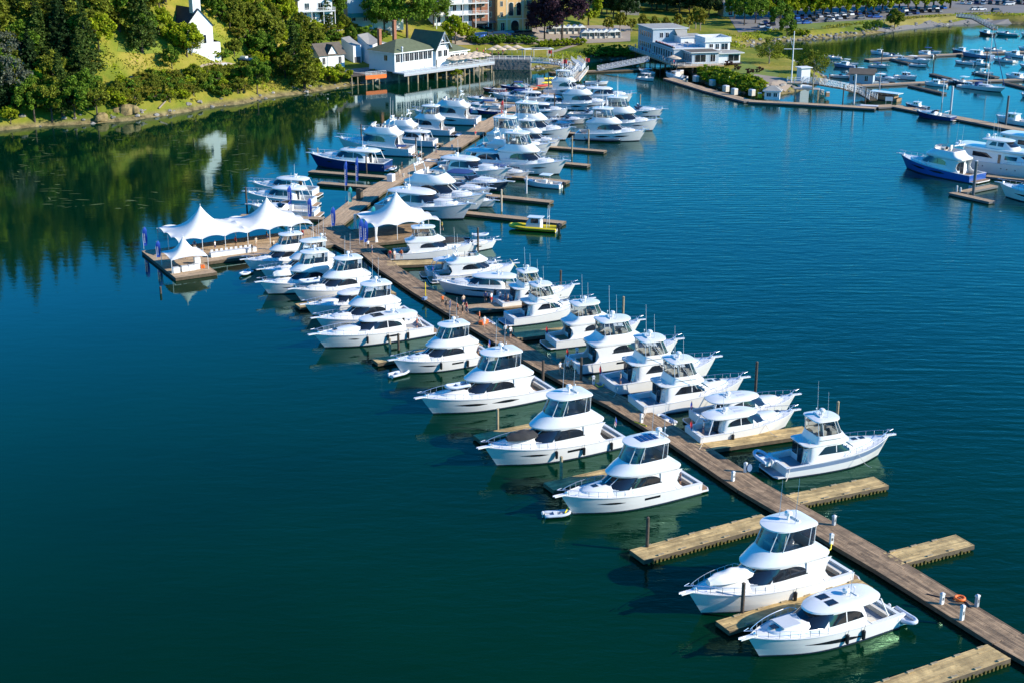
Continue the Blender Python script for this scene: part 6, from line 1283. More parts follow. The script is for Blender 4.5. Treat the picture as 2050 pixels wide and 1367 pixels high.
# ---------------------------------------------------------------- people
def person_proto(arm, legs, lean=0.):
    """one skinned surface from joints, used by all the figures of that pose"""
    J = [(0, 0, .95), (0, 0, 1.15), (0, lean * .5, 1.38), (0, lean, 1.50), (0, lean + .01, 1.58), (0, lean + .02, 1.68)]; Rr = [.15, .135, .16, .065, .095, .09]; E = [(0, 1), (1, 2), (2, 3), (3, 4), (4, 5)]
    def ch(start, pts, rad):
        p = start
        for q, r in zip(pts, rad): J.append(q); Rr.append(r); E.append((p, len(J) - 1)); p = len(J) - 1
    for s in (1, -1):
        ch(0, [(s * .10, 0, .88), (s * .11, legs * s * .10, .5), (s * .11, legs * s * .22, .08), (s * .12, legs * s * .22 + .14, .04)], [.105, .07, .048, .045])
        ex, ey, ez, hx, hy, hz = arm if s > 0 else (.27, -.02, 1.14, .25, .08, .88)
        ch(2, [(s * .19, lean * .6, 1.42), (s * ex, ey, ez), (s * hx, hy, hz), (s * hx, hy + .05, hz - .08)], [.06, .045, .036, .04])
    me = bpy.data.meshes.new('body'); me.from_pydata(J, E, []); o = bpy.data.objects.new('body', me); sc.collection.objects.link(o)
    sk = o.modifiers.new('skin', 'SKIN'); 
    if not me.skin_vertices: bpy.context.view_layer.objects.active = o; bpy.ops.object.modifier_add(type='SKIN') if False else None
    for v, r in zip(me.skin_vertices[0].data, Rr): v.radius = (r, r * (.72 if r > .12 else 1))
    me.skin_vertices[0].data[0].use_root = True
    ss = o.modifiers.new('sub', 'SUBSURF'); ss.levels = 1; ss.render_levels = 1
    dg = bpy.context.evaluated_depsgraph_get(); m2 = bpy.data.meshes.new_from_object(o.evaluated_get(dg)); bpy.data.objects.remove(o)
    for mm in ('skin', 'white_matte', 'navy', 'hair'): m2.materials.append(MT[mm])
    for p in m2.polygons:
        c = p.center; k = 0
        if c.z > 1.62 and c.y < lean + .05 or c.z > 1.70: k = 3
        elif .98 < c.z < 1.50 and (abs(c.x) < .24): k = 1
        elif c.z <= .98 and abs(c.x) < .2 and c.z > .50: k = 2
        p.material_index = k
    m2.polygons.foreach_set('use_smooth', [True] * len(m2.polygons)); m2.name = 'body'; return m2
POSE = [person_proto((.27, .02, 1.15, .25, .14, .92), 1), person_proto((.28, .16, 1.2, .12, .36, 1.28), .35), person_proto((.33, .02, 1.17, .20, .0, .98), .2), person_proto((.26, .12, 1.18, .16, .3, 1.05), .6, .06)]
def person(px, py, label, top='white_matte', leg='navy', pose=0, rz=0, z=.57, h=1., group=None):
    p = G(px, py, z) if z is not None else T(px, py); o = bpy.data.objects.new('person', POSE[pose]); sc.collection.objects.link(o); o.location = p; o.rotation_euler.z = math.radians(rz); o.scale = (h, h, h)
    for i, m_ in ((1, top), (2, leg)): o.material_slots[i].link = 'OBJECT'; o.material_slots[i].material = MT[m_]
    return tag(o, label, 'person', group)
for a in [(1121, 748, 'person in white shirt and pale shorts, left of three on the pier', 'white_matte', 'skin', 0, 40), (1136, 746, 'person in white shirt and dark trousers, middle of three on the pier', 'white_matte', 'black', 2, -30), (1144, 744, 'person in tan top, right of three on the pier', 'beige', 'black', 1, 150),
          (970, 655, 'person all in white walking on the pier below the crowd', 'white_matte', 'white_matte', 0, 200), (960, 645, 'person in an orange vest behind the walker in white', 'orange', 'black', 1, 90), (1012, 672, 'person in pale shirt at the pier edge, left of a pair', 'lightgrey', 'black', 2, 20), (1022, 676, 'person in white shirt and dark trousers, right of the pair at the pier edge', 'white_matte', 'black', 1, 210),
          (893, 620, 'person in black at the left of the crowd on the pier', 'black', 'black', 0, 60), (901, 622, 'person in navy shirt beside the one in black', 'navy', 'navy', 2, 240), (886, 612, 'person in orange jacket by the blue bin', 'orange', 'black', 1, 10), (916, 628, 'person in orange top in the middle of the crowd', 'orange', 'black', 3, 120), (926, 630, 'person in dark clothes behind the orange bin', 'black', 'black', 2, 60), (934, 626, 'person in pink shirt by the orange bin', 'red', 'navy', 0, 300), (928, 612, 'person with beige shirt at the float edge', 'beige', 'navy', 0, 30),
          (972, 605, 'person in navy top at the left of the group on the crowded float', 'navy', 'black', 0, 0), (984, 607, 'person in white shirt and red shorts on the crowded float', 'white_matte', 'red', 1, 40), (1001, 605, 'person in white and dark blue, third on the crowded float', 'white_matte', 'navy', 3, 160), (1017, 608, 'tall person with bare arms at the right end of the crowded float', 'skin', 'black', 0, 90), (991, 600, 'person in black top behind the one with red shorts', 'black', 'black', 2, 20),
          (781, 520, 'person in dark red shirt at the left of three by the tall yacht', 'red', 'skin', 0, 0), (790, 521, 'person in pink and white, middle of three by the tall yacht', 'cream', 'skin', 2, 30), (804, 519, 'person in orange shirt and blue jeans by the tall yacht', 'orange', 'stripe', 1, 150), (885, 462, 'person in yellow top on the float tip past the peaked tent', 'yellow', 'black', 0, 120), (737, 500, 'person in white shirt walking beside the tent curtain', 'white_matte', 'black', 0, 200), (745, 508, 'person in pale blue shirt near the pier junction', 'lightgrey', 'navy', 2, 100),
          (873, 310, 'person in dark blue walking in the middle of the far pier', 'navy', 'navy', 0, 250), (805, 340, 'person in black on the far pier at the navy yacht stern', 'black', 'black', 0, 80), (800, 354, 'person in beige beside the one in black on the far pier', 'beige', 'beige', 2, 30), (808, 362, 'seated looking person in cream on the far pier', 'cream', 'beige', 3, 0), (950, 262, 'person in white and blue at the left edge of the far pier', 'white_matte', 'stripe', 0, 60), (952, 276, 'person in pink shirt on the far pier', 'red', 'beige', 1, 30), (829, 318, 'person in white near the pile at the far pier', 'white_matte', 'navy', 0, 90), (838, 316, 'person in pale blue leaning near the far pier pile', 'teal', 'navy', 3, 0)]: person(*a)
for i, (a_, b_) in enumerate(((8, 4), (11, 6), (15, 5), (18, 7), (21, 4), (24, 8), (5, 9), (27, 6), (20, 10.5), (16, 11))):
    q = tp(a_, b_); o = bpy.data.objects.new('person', POSE[i % 4]); sc.collection.objects.link(o); o.location = (q[0], q[1], .57); o.rotation_euler.z = i * 1.3
    for k_, m_ in ((1, ('navy', 'white_matte', 'red', 'beige', 'black')[i % 5]), (2, ('beige', 'navy', 'black')[i % 3])): o.material_slots[k_].link = 'OBJECT'; o.material_slots[k_].material = MT[m_]
    tag(o, 'person in ' + ('navy', 'white', 'red', 'beige', 'black')[i % 5] + ' top ' + ('under the left peak' if a_ < 13 else 'under the right peak') + (' near the back' if b_ < 7 else ' near the front') + ' of the double tent', 'person', 'guests under the double tent')
for id, lx, ly, z_, t_, w_ in (('A3', 1.6, .5, .85, 'navy', 'in the cockpit of the yacht with solar panels'), ('A7', 1.8, .6, .85, 'orange', 'in the cockpit of the long sport yacht'), ('R2', 1.7, .3, .85, 'white_matte', 'in the cockpit of the coupe with blue seats'), ('A6', 1.5, -.4, .85, 'black', 'in the cockpit by the pier crowd'), ('BL2', 2.2, .5, .85, 'beige', 'in the cockpit of the navy hulled yacht'), ('BL4', 2.0, .4, .85, 'red', 'in the cockpit by the cyan towel'), ('R5', 1.6, -.5, .85, 'beige', 'in the cockpit by the yellow hose'), ('R9', 1.4, 0, .85, 'navy', 'at the stern of the yacht with yellow rods')):
    c, kk, s_ = BOATS[id]; a_ = c.rotation_euler.z; x, y = lx * c.scale[0], ly * c.scale[1]; o = bpy.data.objects.new('person', POSE[2]); sc.collection.objects.link(o); o.location = (c.location.x + x * math.cos(a_) - y * math.sin(a_), c.location.y + x * math.sin(a_) + y * math.cos(a_), .75 * c.scale[2]); o.rotation_euler.z = lx
    for k_, m_ in ((1, t_), (2, 'navy')): o.material_slots[k_].link = 'OBJECT'; o.material_slots[k_].material = MT[m_]
    tag(o, 'person standing ' + w_, 'person')
for i in range(10): person(955 + (i % 5) * 13 + (i // 5) * 4, 106 + (i % 3) * 4, 'guest among the parasols of the restaurant terrace', random.choice(['white_matte', 'navy', 'red', 'beige']), 'navy', i % 4, i * 40, 4.2, group='guests on the restaurant terrace')
for i in range(9): person(1100 + i * 5, 128 + i * 1.2, 'person walking along the curved gangway', random.choice(['white_matte', 'navy', 'red', 'beige']), 'navy', i % 4, i * 50, 3.2, group='people on the curved gangway')
for i in range(12): person(1272 + i * 7, 98 + i * 3.0, 'person on the balcony of the waterside building', random.choice(['white_matte', 'navy', 'red', 'beige']), 'navy', i % 4, i * 70, 3.8, group='people on the waterside balcony')
for i in range(12): person(1040 + i * 17, 62 + (i * 7) % 13, 'visitor on the plaza by the market stalls', random.choice(['white_matte', 'navy', 'red', 'beige']), 'navy', i % 4, i * 70, None, group='visitors on the plaza')
mat('mossy_rock', (.30, .22, .09), .95, var=.55, vscale=.8, bump=.6, bscale=2)
# ================================================================ PAVED AND MOWN GROUND
sheet('car_park', [(1478, 66), (2120, 34), (2300, -22), (1440, 8)], 'asphalt', .06)
sheet('plaza', [(905, 92), (1262, 84), (1262, 52), (905, 56)], 'gravel', .10)
sheet('footpath', [(1100, 106), (1112, 106), (1182, 84), (1168, 82)], 'gravel', .16)
sheet('footpath', [(388, 148), (478, 134), (478, 130), (388, 143)], 'gravel', .12)
sheet('footpath', [(258, 160), (392, 147), (392, 143), (262, 154)], 'gravel', .12)
sheet('lawn', [(1462, 144), (1548, 162), (1562, 150), (1486, 124)], 'lawn', .10)
sheet('lawn', [(1582, 64), (1750, 55), (1752, 40), (1590, 50)], 'lawn', .14)
sheet('lawn', [(1770, 54), (1918, 40), (1905, 28), (1775, 36)], 'lawn_dry', .14)
sheet('lawn', [(235, 108), (345, 106), (340, 80), (240, 82)], 'lawn', .12)
sheet('quay', [(1500, 170), (1572, 186), (1590, 168), (1510, 150)], 'gravel', .12)
# ================================================================ BUILDINGS
def house(name, o, rz, W, D, H, label, wall='siding', roof=('gable', 3., 'roof_grey'), wins=(), over=.5, cat='building', base=3., r=None, z0=0., x0=0., y0=0., ridge='x'):
    new = r is None
    if new: r = empty(name, o, math.radians(rz))
    M = MB(); M.box(x0, y0, z0 - base, x0 + W, y0 + D, z0 + H, wall); kind, rh, rm = roof; zt = z0 + H
    if kind == 'gable':
        if ridge == 'x': M.add([(x0, y0, zt), (x0, y0 + D, zt), (x0, y0 + D / 2, zt + rh), (x0 + W, y0, zt), (x0 + W, y0 + D, zt), (x0 + W, y0 + D / 2, zt + rh)], [(0, 1, 2), (3, 5, 4)], wall)
        else: M.add([(x0, y0, zt), (x0 + W, y0, zt), (x0 + W / 2, y0, zt + rh), (x0, y0 + D, zt), (x0 + W, y0 + D, zt), (x0 + W / 2, y0 + D, zt + rh)], [(0, 1, 2), (3, 5, 4)], wall)
    M.build('wall', r, 0); M = MB(); e = over; t = .16
    if kind == 'gable':
        k = rh / (D / 2 if ridge == 'x' else W / 2)
        if ridge == 'x':
            for s in (0, 1):
                ye = y0 - e if s == 0 else y0 + D + e; ym = y0 + D / 2; ze = zt - k * e + .02; a = [(x0 - e, ye, ze), (x0 + W + e, ye, ze), (x0 + W + e, ym, zt + rh + .02), (x0 - e, ym, zt + rh + .02)]
                if s: a = a[::-1]
                M.add([*a, *[(x, y, z + t) for x, y, z in a]], [(3, 2, 1, 0), (4, 5, 6, 7), (0, 1, 5, 4), (1, 2, 6, 5), (2, 3, 7, 6), (3, 0, 4, 7)], rm)
        else:
            for s in (0, 1):
                xe = x0 - e if s == 0 else x0 + W + e; xm = x0 + W / 2; ze = zt - k * e + .02; a = [(xe, y0 + D + e, ze), (xe, y0 - e, ze), (xm, y0 - e, zt + rh + .02), (xm, y0 + D + e, zt + rh + .02)]
                if s: a = a[::-1]
                M.add([*a, *[(x, y, z + t) for x, y, z in a]], [(3, 2, 1, 0), (4, 5, 6, 7), (0, 1, 5, 4), (1, 2, 6, 5), (2, 3, 7, 6), (3, 0, 4, 7)], rm)
    elif kind == 'hip':
        i = D / 2; q = [(x0 - e, y0 - e, zt), (x0 + W + e, y0 - e, zt), (x0 + W + e, y0 + D + e, zt), (x0 - e, y0 + D + e, zt), (x0 + i, y0 + D / 2, zt + rh), (x0 + W - i, y0 + D / 2, zt + rh)]
        M.add(q, [(0, 1, 5, 4), (1, 2, 5), (2, 3, 4, 5), (3, 0, 4), (3, 2, 1, 0)], rm)
        M2 = MB(); M2.box(x0 - e - .04, y0 - e - .04, zt - .3, x0 + W + e + .04, y0 + D + e + .04, zt - .004, 'white_matte'); M2.build('fascia', r, 0)
    else:
        M.box(x0 - e, y0 - e, zt + .003, x0 + W + e, y0 + D + e, zt + .22, 'white_matte'); M.box(x0 - e + .15, y0 - e + .15, zt + .1, x0 + W + e - .15, y0 + D + e - .15, zt + .225, rm)
    M.build('roof', r, 0); cache = {}
    for wn in wins:
        f, u, z, w, h = wn[:5]; arc = len(wn) > 5
        if (w, h, arc) not in cache:
            F = MB(); F.box(-w / 2 - .12, -.07, -.12, w / 2 + .12, -.003, h + .12, 'trim' if wall in ('stucco', 'brick') else 'white_matte'); P2 = MB()
            if arc: pts = [(-w / 2, 0), (w / 2, 0)] + [(w / 2 * math.cos(t), h - w / 2 + w / 2 * math.sin(t)) for t in [PI * k / 8 for k in range(9)]]; P2.add([(x, -.085, z_) for x, z_ in pts], [tuple(range(len(pts)))], 'glass')
            else: P2.box(-w / 2, -.085, 0, w / 2, -.072, h, 'glass'); P2.box(-.03, -.10, 0, .03, -.0855, h, 'white_matte')
            cache[(w, h, arc)] = (F, P2, [])
        F, P2, made = cache[(w, h, arc)]
        if not made: a = F.build('window', r, 0); b = P2.build('pane', a, 0); made += [a, b]
        else: a = shared(made[0], 'window', r); shared(made[1], 'pane', a)
        X, Y, R_ = {'f': (x0 + u, y0, 0), 'r': (x0 + W, y0 + u, PI / 2), 'l': (x0, y0 + u, -PI / 2), 'b': (x0 + u, y0 + D, PI)}[f]
        a.location = (X, Y, z0 + z); a.rotation_euler.z = R_
    if new and label: tag(r, label, cat)
    return r
def railing(r, pts, h=1.0, m='white_matte', step=2.0, name='railing', mid=True):
    M = MB()
    for a, b in zip(pts, pts[1:]):
        a, b = Vector(a), Vector(b); M.tube([a + Vector((0, 0, h)), b + Vector((0, 0, h))], .06, m, 4)
        if mid: M.tube([a + Vector((0, 0, h * .55)), b + Vector((0, 0, h * .55))], .05, m, 4); M.tube([a + Vector((0, 0, h * .15)), b + Vector((0, 0, h * .15))], .05, m, 4)
        n = max(1, int((b - a).length / step))
        for i in range(n + 1): p = a + (b - a) * i / n; M.tube([p, p + Vector((0, 0, h + .12))], .08, m, 4)
    M.build(name, r, 0)
def posts(r, pts, z0, z1, rad=.22, m='pile_light', name='support_pile'):
    M = MB(); M.tube([(0, 0, z0), (0, 0, z1)], rad, m, 8); s = None
    for p in pts:
        if s is None: s = M.build(name, r, 40); q = s
        else: q = shared(s, name, r)
        q.location = (p[0], p[1], 0)
# ---- chapel
o = Vector((*G(376, 108, 12.5)[:2], 12.4)); 
r = house('chapel', o, 38, 8.2, 15, 7.6, 'white wooden chapel with a belfry and pointed windows on the left hillside', roof=('gable', 4.6, 'roof_dark'), ridge='y', over=.35, base=5,
    wins=[('f', 2.9, 3.4, .7, 1.7, 1), ('f', 5.6, 2.6, .8, 2.4, 1), ('l', 4, 2, .8, 2.4, 1), ('l', 8, 2, .8, 2.4, 1), ('l', 12, 2, .8, 2.4, 1)])
M = MB(); M.box(2.9, .8, 11.0, 5.3, 3.2, 15.2, 'siding'); M.build('belfry', r, 0); M = MB(); M.rings([[(4.1 + x * a, 2.0 + y * a, z) for x, y in ((-1.6, -1.6), (1.6, -1.6), (1.6, 1.6), (-1.6, 1.6))] for a, z in ((1, 15.2), (1, 15.35), (.03, 17.0))], 'roof_dark'); M.build('belfry_roof', r, 0)
M = MB(); M.box(3.4, .76, 12.2, 4.8, .80, 14.6, 'lightgrey'); M.build('louvre', r, 0); M = MB(); M.box(8.205, 1, -4, 10.8, 5, 2.6, 'siding'); M.add([(8.2, .8, 3.6), (8.2, 5.2, 3.6), (11.0, 5.2, 2.5), (11.0, .8, 2.5)], [(0, 3, 2, 1)], 'roof_dark'); M.build('porch', r, 0)
M = MB(); M.box(6.3, 5, 10, 7.0, 5.8, 14.4, 'brick'); M.build('chimney', r, 0)
# ---- balcony house at the top
o = T(598, 44); r = house('balcony_house', Vector((o.x, o.y, o.z)), 22, 11.5, 8, 6.4, 'white house with a first floor balcony at the top of the slope', roof=('gable', 3.2, 'roof_green'), ridge='y', wins=[('f', 2, .5, 1.6, 2.0), ('f', 5, .5, 1.0, 2.2), ('f', 8, .5, 1.4, 2), ('f', 3, 3.6, 1.4, 2), ('f', 7.5, 3.6, 1.4, 2), ('r', 4, 3.6, 1.2, 1.6)])
M = MB(); M.box(-.4, -2.2, 3.0, 12, -.005, 3.25, 'white_matte'); M.build('balcony', r, 0); railing(r, [(-.4, -.1, 3.25), (-.4, -2.1, 3.25), (12, -2.1, 3.25), (12, -.1, 3.25)]); posts(r, [(0, -2), (4, -2), (8, -2), (11.8, -2)], -1, 3, .13, 'white_matte', 'post')
# ---- white houses behind the shade tree
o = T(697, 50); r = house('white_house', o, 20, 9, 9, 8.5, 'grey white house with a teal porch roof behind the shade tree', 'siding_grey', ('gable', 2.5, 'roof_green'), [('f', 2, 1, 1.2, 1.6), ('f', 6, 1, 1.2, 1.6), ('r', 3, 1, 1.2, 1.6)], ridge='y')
M = MB(); M.add([(-1, -3.5, 2.6), (6.5, -3.5, 2.6), (5.5, -.01, 3.6), (0, -.01, 3.6), (-1, -3.5, 2.5), (6.5, -3.5, 2.5)], [(0, 1, 2, 3), (0, 4, 5, 1)], 'roof_teal'); M.build('porch_roof', r, 0)
o = T(716, 48); house('white_house', o, 18, 16, 10, 8.0, 'white two storey house with a wide wing beside the shade tree', roof=('gable', 2.6, 'roof_grey'), wins=[('f', 2, 4.5, 1.8, 1.8), ('f', 6, 4.5, 2.4, 1.8), ('f', 10, 4.5, 1.6, 1.8), ('f', 3, 1, 1.6, 1.6), ('f', 7.5, 1, 1.6, 1.6), ('f', 12, 1, 1.2, 1.6)])
o = T(740, 54); house('white_annex', o, 18, 9, 5, 3.6, 'flat white annex in front of the two storey house', roof=('flat', 0, 'roof_grey'), wins=[('f', 2, 1, 1.2, 1.2), ('f', 6, 1, 1, 1.2)])
# ---- veranda hotel
o = T(868, 52); r = house('veranda_hotel', o, 24, 17, 10, 12.0, 'white hotel with stacked verandas behind the bright tree', roof=('flat', 0, 'roof_grey'), wins=[(f_, u, z, 1.2, 2.0) for z in (1, 4.8, 8.6) for f_, u in (('f', 2), ('f', 5), ('f', 8), ('f', 11), ('f', 14), ('r', 3), ('r', 7))])
for z in (3.4, 7.2, 11.0):
    M = MB(); M.box(-.3, -3, z, 20, -.005, z + .25, 'white_matte'); M.box(17.005, -.0, z, 20, 10, z + .25, 'white_matte'); M.build('veranda_floor', r, 0)
    if z < 11: railing(r, [(0, -2.9, z + .25), (19.9, -2.9, z + .25), (19.9, 10, z + .25)], 1.1, step=3)
M = MB(); M.box(-.5, -3.2, 11.3, 20.2, -2.9, 12.4, 'white_matte'); M.box(19.9, -2.9, 11.3, 20.2, 10, 12.4, 'white_matte'); M.build('parapet', r, 0); posts(r, [(x, -2.8) for x in (0, 5, 10, 15, 19.8)] + [(19.8, 3), (19.8, 9)], -1, 11, .16, 'white_matte', 'veranda_post')
# ---- brick and stucco hotel
p = T(996, 66); r = house('brick_hotel', p, 22, 13.5, 9.5, 17, 'brick and yellow stucco hotel with arched windows and shop front', 'stucco', ('flat', 0, 'roof_grey'),
    [('f', 1.6, z, .9, 1.7) for z in (5.2, 9.0, 12.8)] + [('f', 11.9, z, .9, 1.7) for z in (5.2, 9.0, 12.8)] + [('f', 5.2, 5.6, 1.7, 4.6, 1), ('f', 8.2, 5.6, 1.7, 4.6, 1), ('f', 2.0, .4, 1.4, 2.8), ('f', 11.5, .4, 1.4, 2.8), ('f', 6.7, .3, 3.0, 3.6, 1), ('f', 5.2, 11.6, 1.4, 2.2), ('f', 8.2, 11.6, 1.4, 2.2)], over=.3)
M = MB(); M.box(-.06, -.06, 4.2, 13.56, -.003, 4.6, 'trim'); M.box(3.4, -.09, 0, 3.8, -.004, 12, 'trim'); M.box(9.6, -.09, 0, 10.0, -.004, 12, 'trim'); M.build('string_course', r, 0)
house(None, None, 0, 8.5, 12, 17, None, 'brick', ('flat', 0, 'roof_grey'), [('f', u, z, .9, 1.7) for z in (5.2, 9.0, 12.8) for u in (1.5, 4, 6.6)] + [('l', u, z, .9, 1.7) for z in (5.2, 9.0, 12.8) for u in (2, 5, 8, 11)] + [('f', 4.2, .3, 6.5, 2.7)], over=.2, r=r, x0=-8.6, y0=2.0)
M = MB(); M.add([(-8.6, 1.95, 4.0), (-.1, 1.95, 4.0), (-.1, .2, 3.3), (-8.6, .2, 3.3)], [(0, 3, 2, 1)], 'darkgrey'); M.build('awning', r, 0)
# ---- waterfront restaurant
o = Vector((*G(805, 145, 3.5)[:2], 3.5)); RZ = 46.0
r = house('restaurant', o, RZ, 17, 12, 5.6, 'white waterfront restaurant with green hipped roof, gable tower and row of windows', roof=('hip', 3.2, 'roof_green'), x0=-1, y0=2.2, base=.2, over=.6, wins=[('f', 1.3 + 1.9 * i, 2.7, 1.55, 2.4) for i in range(8)] + [('l', 4, 3, 1.4, 1.6)])
house(None, None, 0, 5.4, 12, 6.2, None, roof=('gable', 4.2, 'roof_green'), r=r, x0=15.5, y0=1.2, ridge='y', base=.2, over=.9, wins=[('f', 1.5, 3.0, 1.5, 1.9), ('f', 3.9, 3.0, 1.5, 1.9), ('f', 2.7, 6.6, 1.6, 1.2)])
house(None, None, 0, 11, 9, 3.8, None, roof=('hip', 2.4, 'roof_green'), r=r, x0=20.3, y0=3.5, base=.2, over=.6, wins=[('f', 2 + 2.2 * i, .9, 1.6, 1.9) for i in range(4)])
M = MB(); M.tube([(15.3, .1, 5.7), (18.2, .1, 10.6), (21.1, .1, 5.7)], .18, 'white_matte', 4); M.tube([(16.2, .1, 7.2), (20.2, .1, 7.2)], .14, 'white_matte', 4); M.tube([(18.2, .1, 7.2), (18.2, .1, 10.4)], .12, 'white_matte', 4); M.build('gable_truss', r, 0)
for x, y, z in ((2, 12.5, 11.5), (9.5, 14, 13.5)): M = MB(); M.box(x, y, 4, x + 1.0, y + 1.0, z, 'brick'); M.box(x - .1, y - .1, z, x + 1.1, y + 1.1, z + .3, 'brick'); M.build('chimney', r, 0)
M = MB(); M.tube([(2, 2.0, 2.6), (2, 2.0, 6.8)], .25, 'lightgrey', 8); M.ball((2, 2.0, 7.0), .4, 'lightgrey'); M.build('vent_pipe', r)
M = MB(); M.box(-2, -3.2, -.35, 37, 2.19, .0, 'siding_grey'); M.box(-2, -3.15, -.9, 37, -3.0, -.35, 'grey'); M.build('deck', r, 0); railing(r, [(-2, -3.1, 0), (37, -3.1, 0)], 1.0, step=2.2); railing(r, [(37, -3.1, 0), (37, 4, 0)], 1.0)
posts(r, [(x, -2.6) for x in range(0, 38, 4)] + [(x, 1.5) for x in range(0, 38, 5)], -5, -.3, .28)
M = MB(); M.box(20, 2.19, -.35, 37, 9, .0, 'lightgrey'); M.build('terrace_floor', r, 0)
M = MB(); M.prism([(-9, 7), (37, 3), (37, 12), (-9, 20)], -5, -.4, 'stone'); M.build('stone_footing', r, 0)
def at_r(rr, x, y, z=0):
    a = rr.rotation_euler.z; return Vector((rr.location.x + x * math.cos(a) - y * math.sin(a), rr.location.y + x * math.sin(a) + y * math.cos(a), rr.location.z + z))
REST = r; par = None
def parasol(loc, label, group):
    global par
    if par is None:
        par = empty('parasol'); M = MB(); M.tube([(0, 0, 0), (0, 0, 2.5)], .05, 'white_matte', 5); M.build('pole', par); M = MB(); n = 8
        M.rings([[(q * math.cos(2 * PI * k / n), q * math.sin(2 * PI * k / n), z) for k in range(n)] for q, z in ((1.75, 1.95), (1.7, 2.05), (.05, 2.75))], 'beige'); M.build('parasol_canopy', par); c = par
    else: c = clone(par)
    c.location = loc; c.rotation_euler.z = random.uniform(0, 1); tag(c, label, 'parasol', group)
for i in range(18): parasol(at_r(r, 20.5 + (i % 6) * 2.9 + (i // 6) * .6, -1.4 + (i // 6) * 3.0 + .2 * (i % 2), 0), 'beige parasol on the restaurant terrace', 'beige terrace parasols')
for i in range(7): parasol(Vector((*G(985 + i * 10, 112 - (i % 2) * 5, 3.6)[:2], 3.6)), 'beige parasol on the lower patio right of the terrace', 'beige patio parasols')
# left wing of the restaurant
o = Vector((*G(640, 136, 4.0)[:2], 3.2)); r = house('cottage', o, 38, 9.0, 7, 4.6, 'small white cottage with brown gabled roof left of the restaurant', roof=('gable', 3.0, 'roof_brown'), wins=[('f', 1.6, 1.6, 1.0, 2.0), ('f', 4.6, 1.2, 1.6, 2.4), ('f', 7.4, 1.6, 1.0, 2.0), ('l', 3.5, 1.6, 1, 1.8)])
house(None, None, 0, 3.4, 3.5, 4.7, None, roof=('gable', 2.6, 'roof_brown'), r=r, x0=2.9, y0=-.15, ridge='y', over=.35)
for i, (x, lab) in enumerate(((708, 'left white stair tower with slanted top beside the cottage'), (741, 'right white stair tower with slanted top against the green roof'))):
    o = Vector((*G(x, 128, 3.6)[:2], 3.4)); r = empty('stair_tower', o, math.radians(38)); M = MB(); w = 3.0 + i; M.add([(0, 0, 0), (w, 0, 0), (w, 7, 0), (0, 7, 0), (0, 0, 5.6), (w, 0, 5.8 + i), (w, 7, 8.0 + i), (0, 7, 7.6 + i)], [(0, 1, 5, 4), (1, 2, 6, 5), (2, 3, 7, 6), (3, 0, 4, 7)], 'siding'); M.build('wall', r, 0)
    M = MB(); M.add([(0, 0, 5.62), (w, 0, 5.82 + i), (w, 7, 8.02 + i), (0, 7, 7.62 + i)], [(0, 1, 2, 3)], 'roof_grey'); M.build('roof', r, 0); M = MB(); M.box(.4, -.08, .1, w - .4, -.005, 2.2, 'darkgrey'); M.build('door', r, 0); tag(r, lab, 'tower')
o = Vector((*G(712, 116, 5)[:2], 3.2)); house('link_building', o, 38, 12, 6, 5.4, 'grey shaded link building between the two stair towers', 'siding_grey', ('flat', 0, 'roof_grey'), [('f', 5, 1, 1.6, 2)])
o = Vector((*G(658, 98, 6)[:2], 4.6)); house('long_shed', o, 40, 10, 4, 5.0, 'long white shed with tan flat roof behind the cottage', roof=('flat', 0, 'beige'), wins=[('f', 2, 1.2, .9, 1.5), ('f', 4.6, 1.2, .7, 1.5), ('f', 7, 1.2, .9, 1.5)])
o = Vector((*G(732, 152, 3.0)[:2], 3.0)); r = empty('orange_deck', o, math.radians(32)); M = MB(); M.box(0, 0, -.25, 7, 5, 0, 'teak'); M.box(-.05, -.08, -1.2, 7.05, -.003, -.1, 'orange'); M.build('deck', r, 0); railing(r, [(0, 0, 0), (7, 0, 0), (7, 5, 0)], 1.0, step=1.7); posts(r, [(.3, .4), (2.5, .4), (4.7, .4), (6.8, .4), (.3, 4.6), (6.8, 4.6)], -4.5, -.25, .22); tag(r, 'small deck with orange edge board on piles beside the restaurant', 'deck')
M = MB(); M.box(-5, 1, -.2, -.1, 6, 0, 'pile'); M.build('side_deck', r, 0); posts(r, [(-4, 1.5), (-2, 1.5)], -4.5, -.2, .2)
for (a, b, lab) in (((615, 84), (636, 78), 'short white rail fence above the cottage'), ((652, 70), (686, 62), 'white rail fence along the garden terrace'), ((565, 78), (590, 84), 'white fence among flowers left of the garden')):
    p, q = T(*a), T(*b); r = empty('rail_fence', p); railing(r, [(0, 0, .05), tuple(q - p + Vector((0, 0, .05)))], 1.2, step=1.5); tag(r, lab, 'fence')
p = T(783, 72); r = empty('garden_stair', p, .6); M = MB()
for i in range(8): M.box(i * .35, 0, i * .3, i * .35 + .4, 1.6, i * .3 + .1, 'white_matte')
M.build('steps', r, 0); railing(r, [(0, 0, .1), (2.8, 0, 2.4)], .9, step=1); railing(r, [(0, 1.6, .1), (2.8, 1.6, 2.4)], .9, step=1); tag(r, 'white garden stair climbing behind the restaurant roof', 'stair')
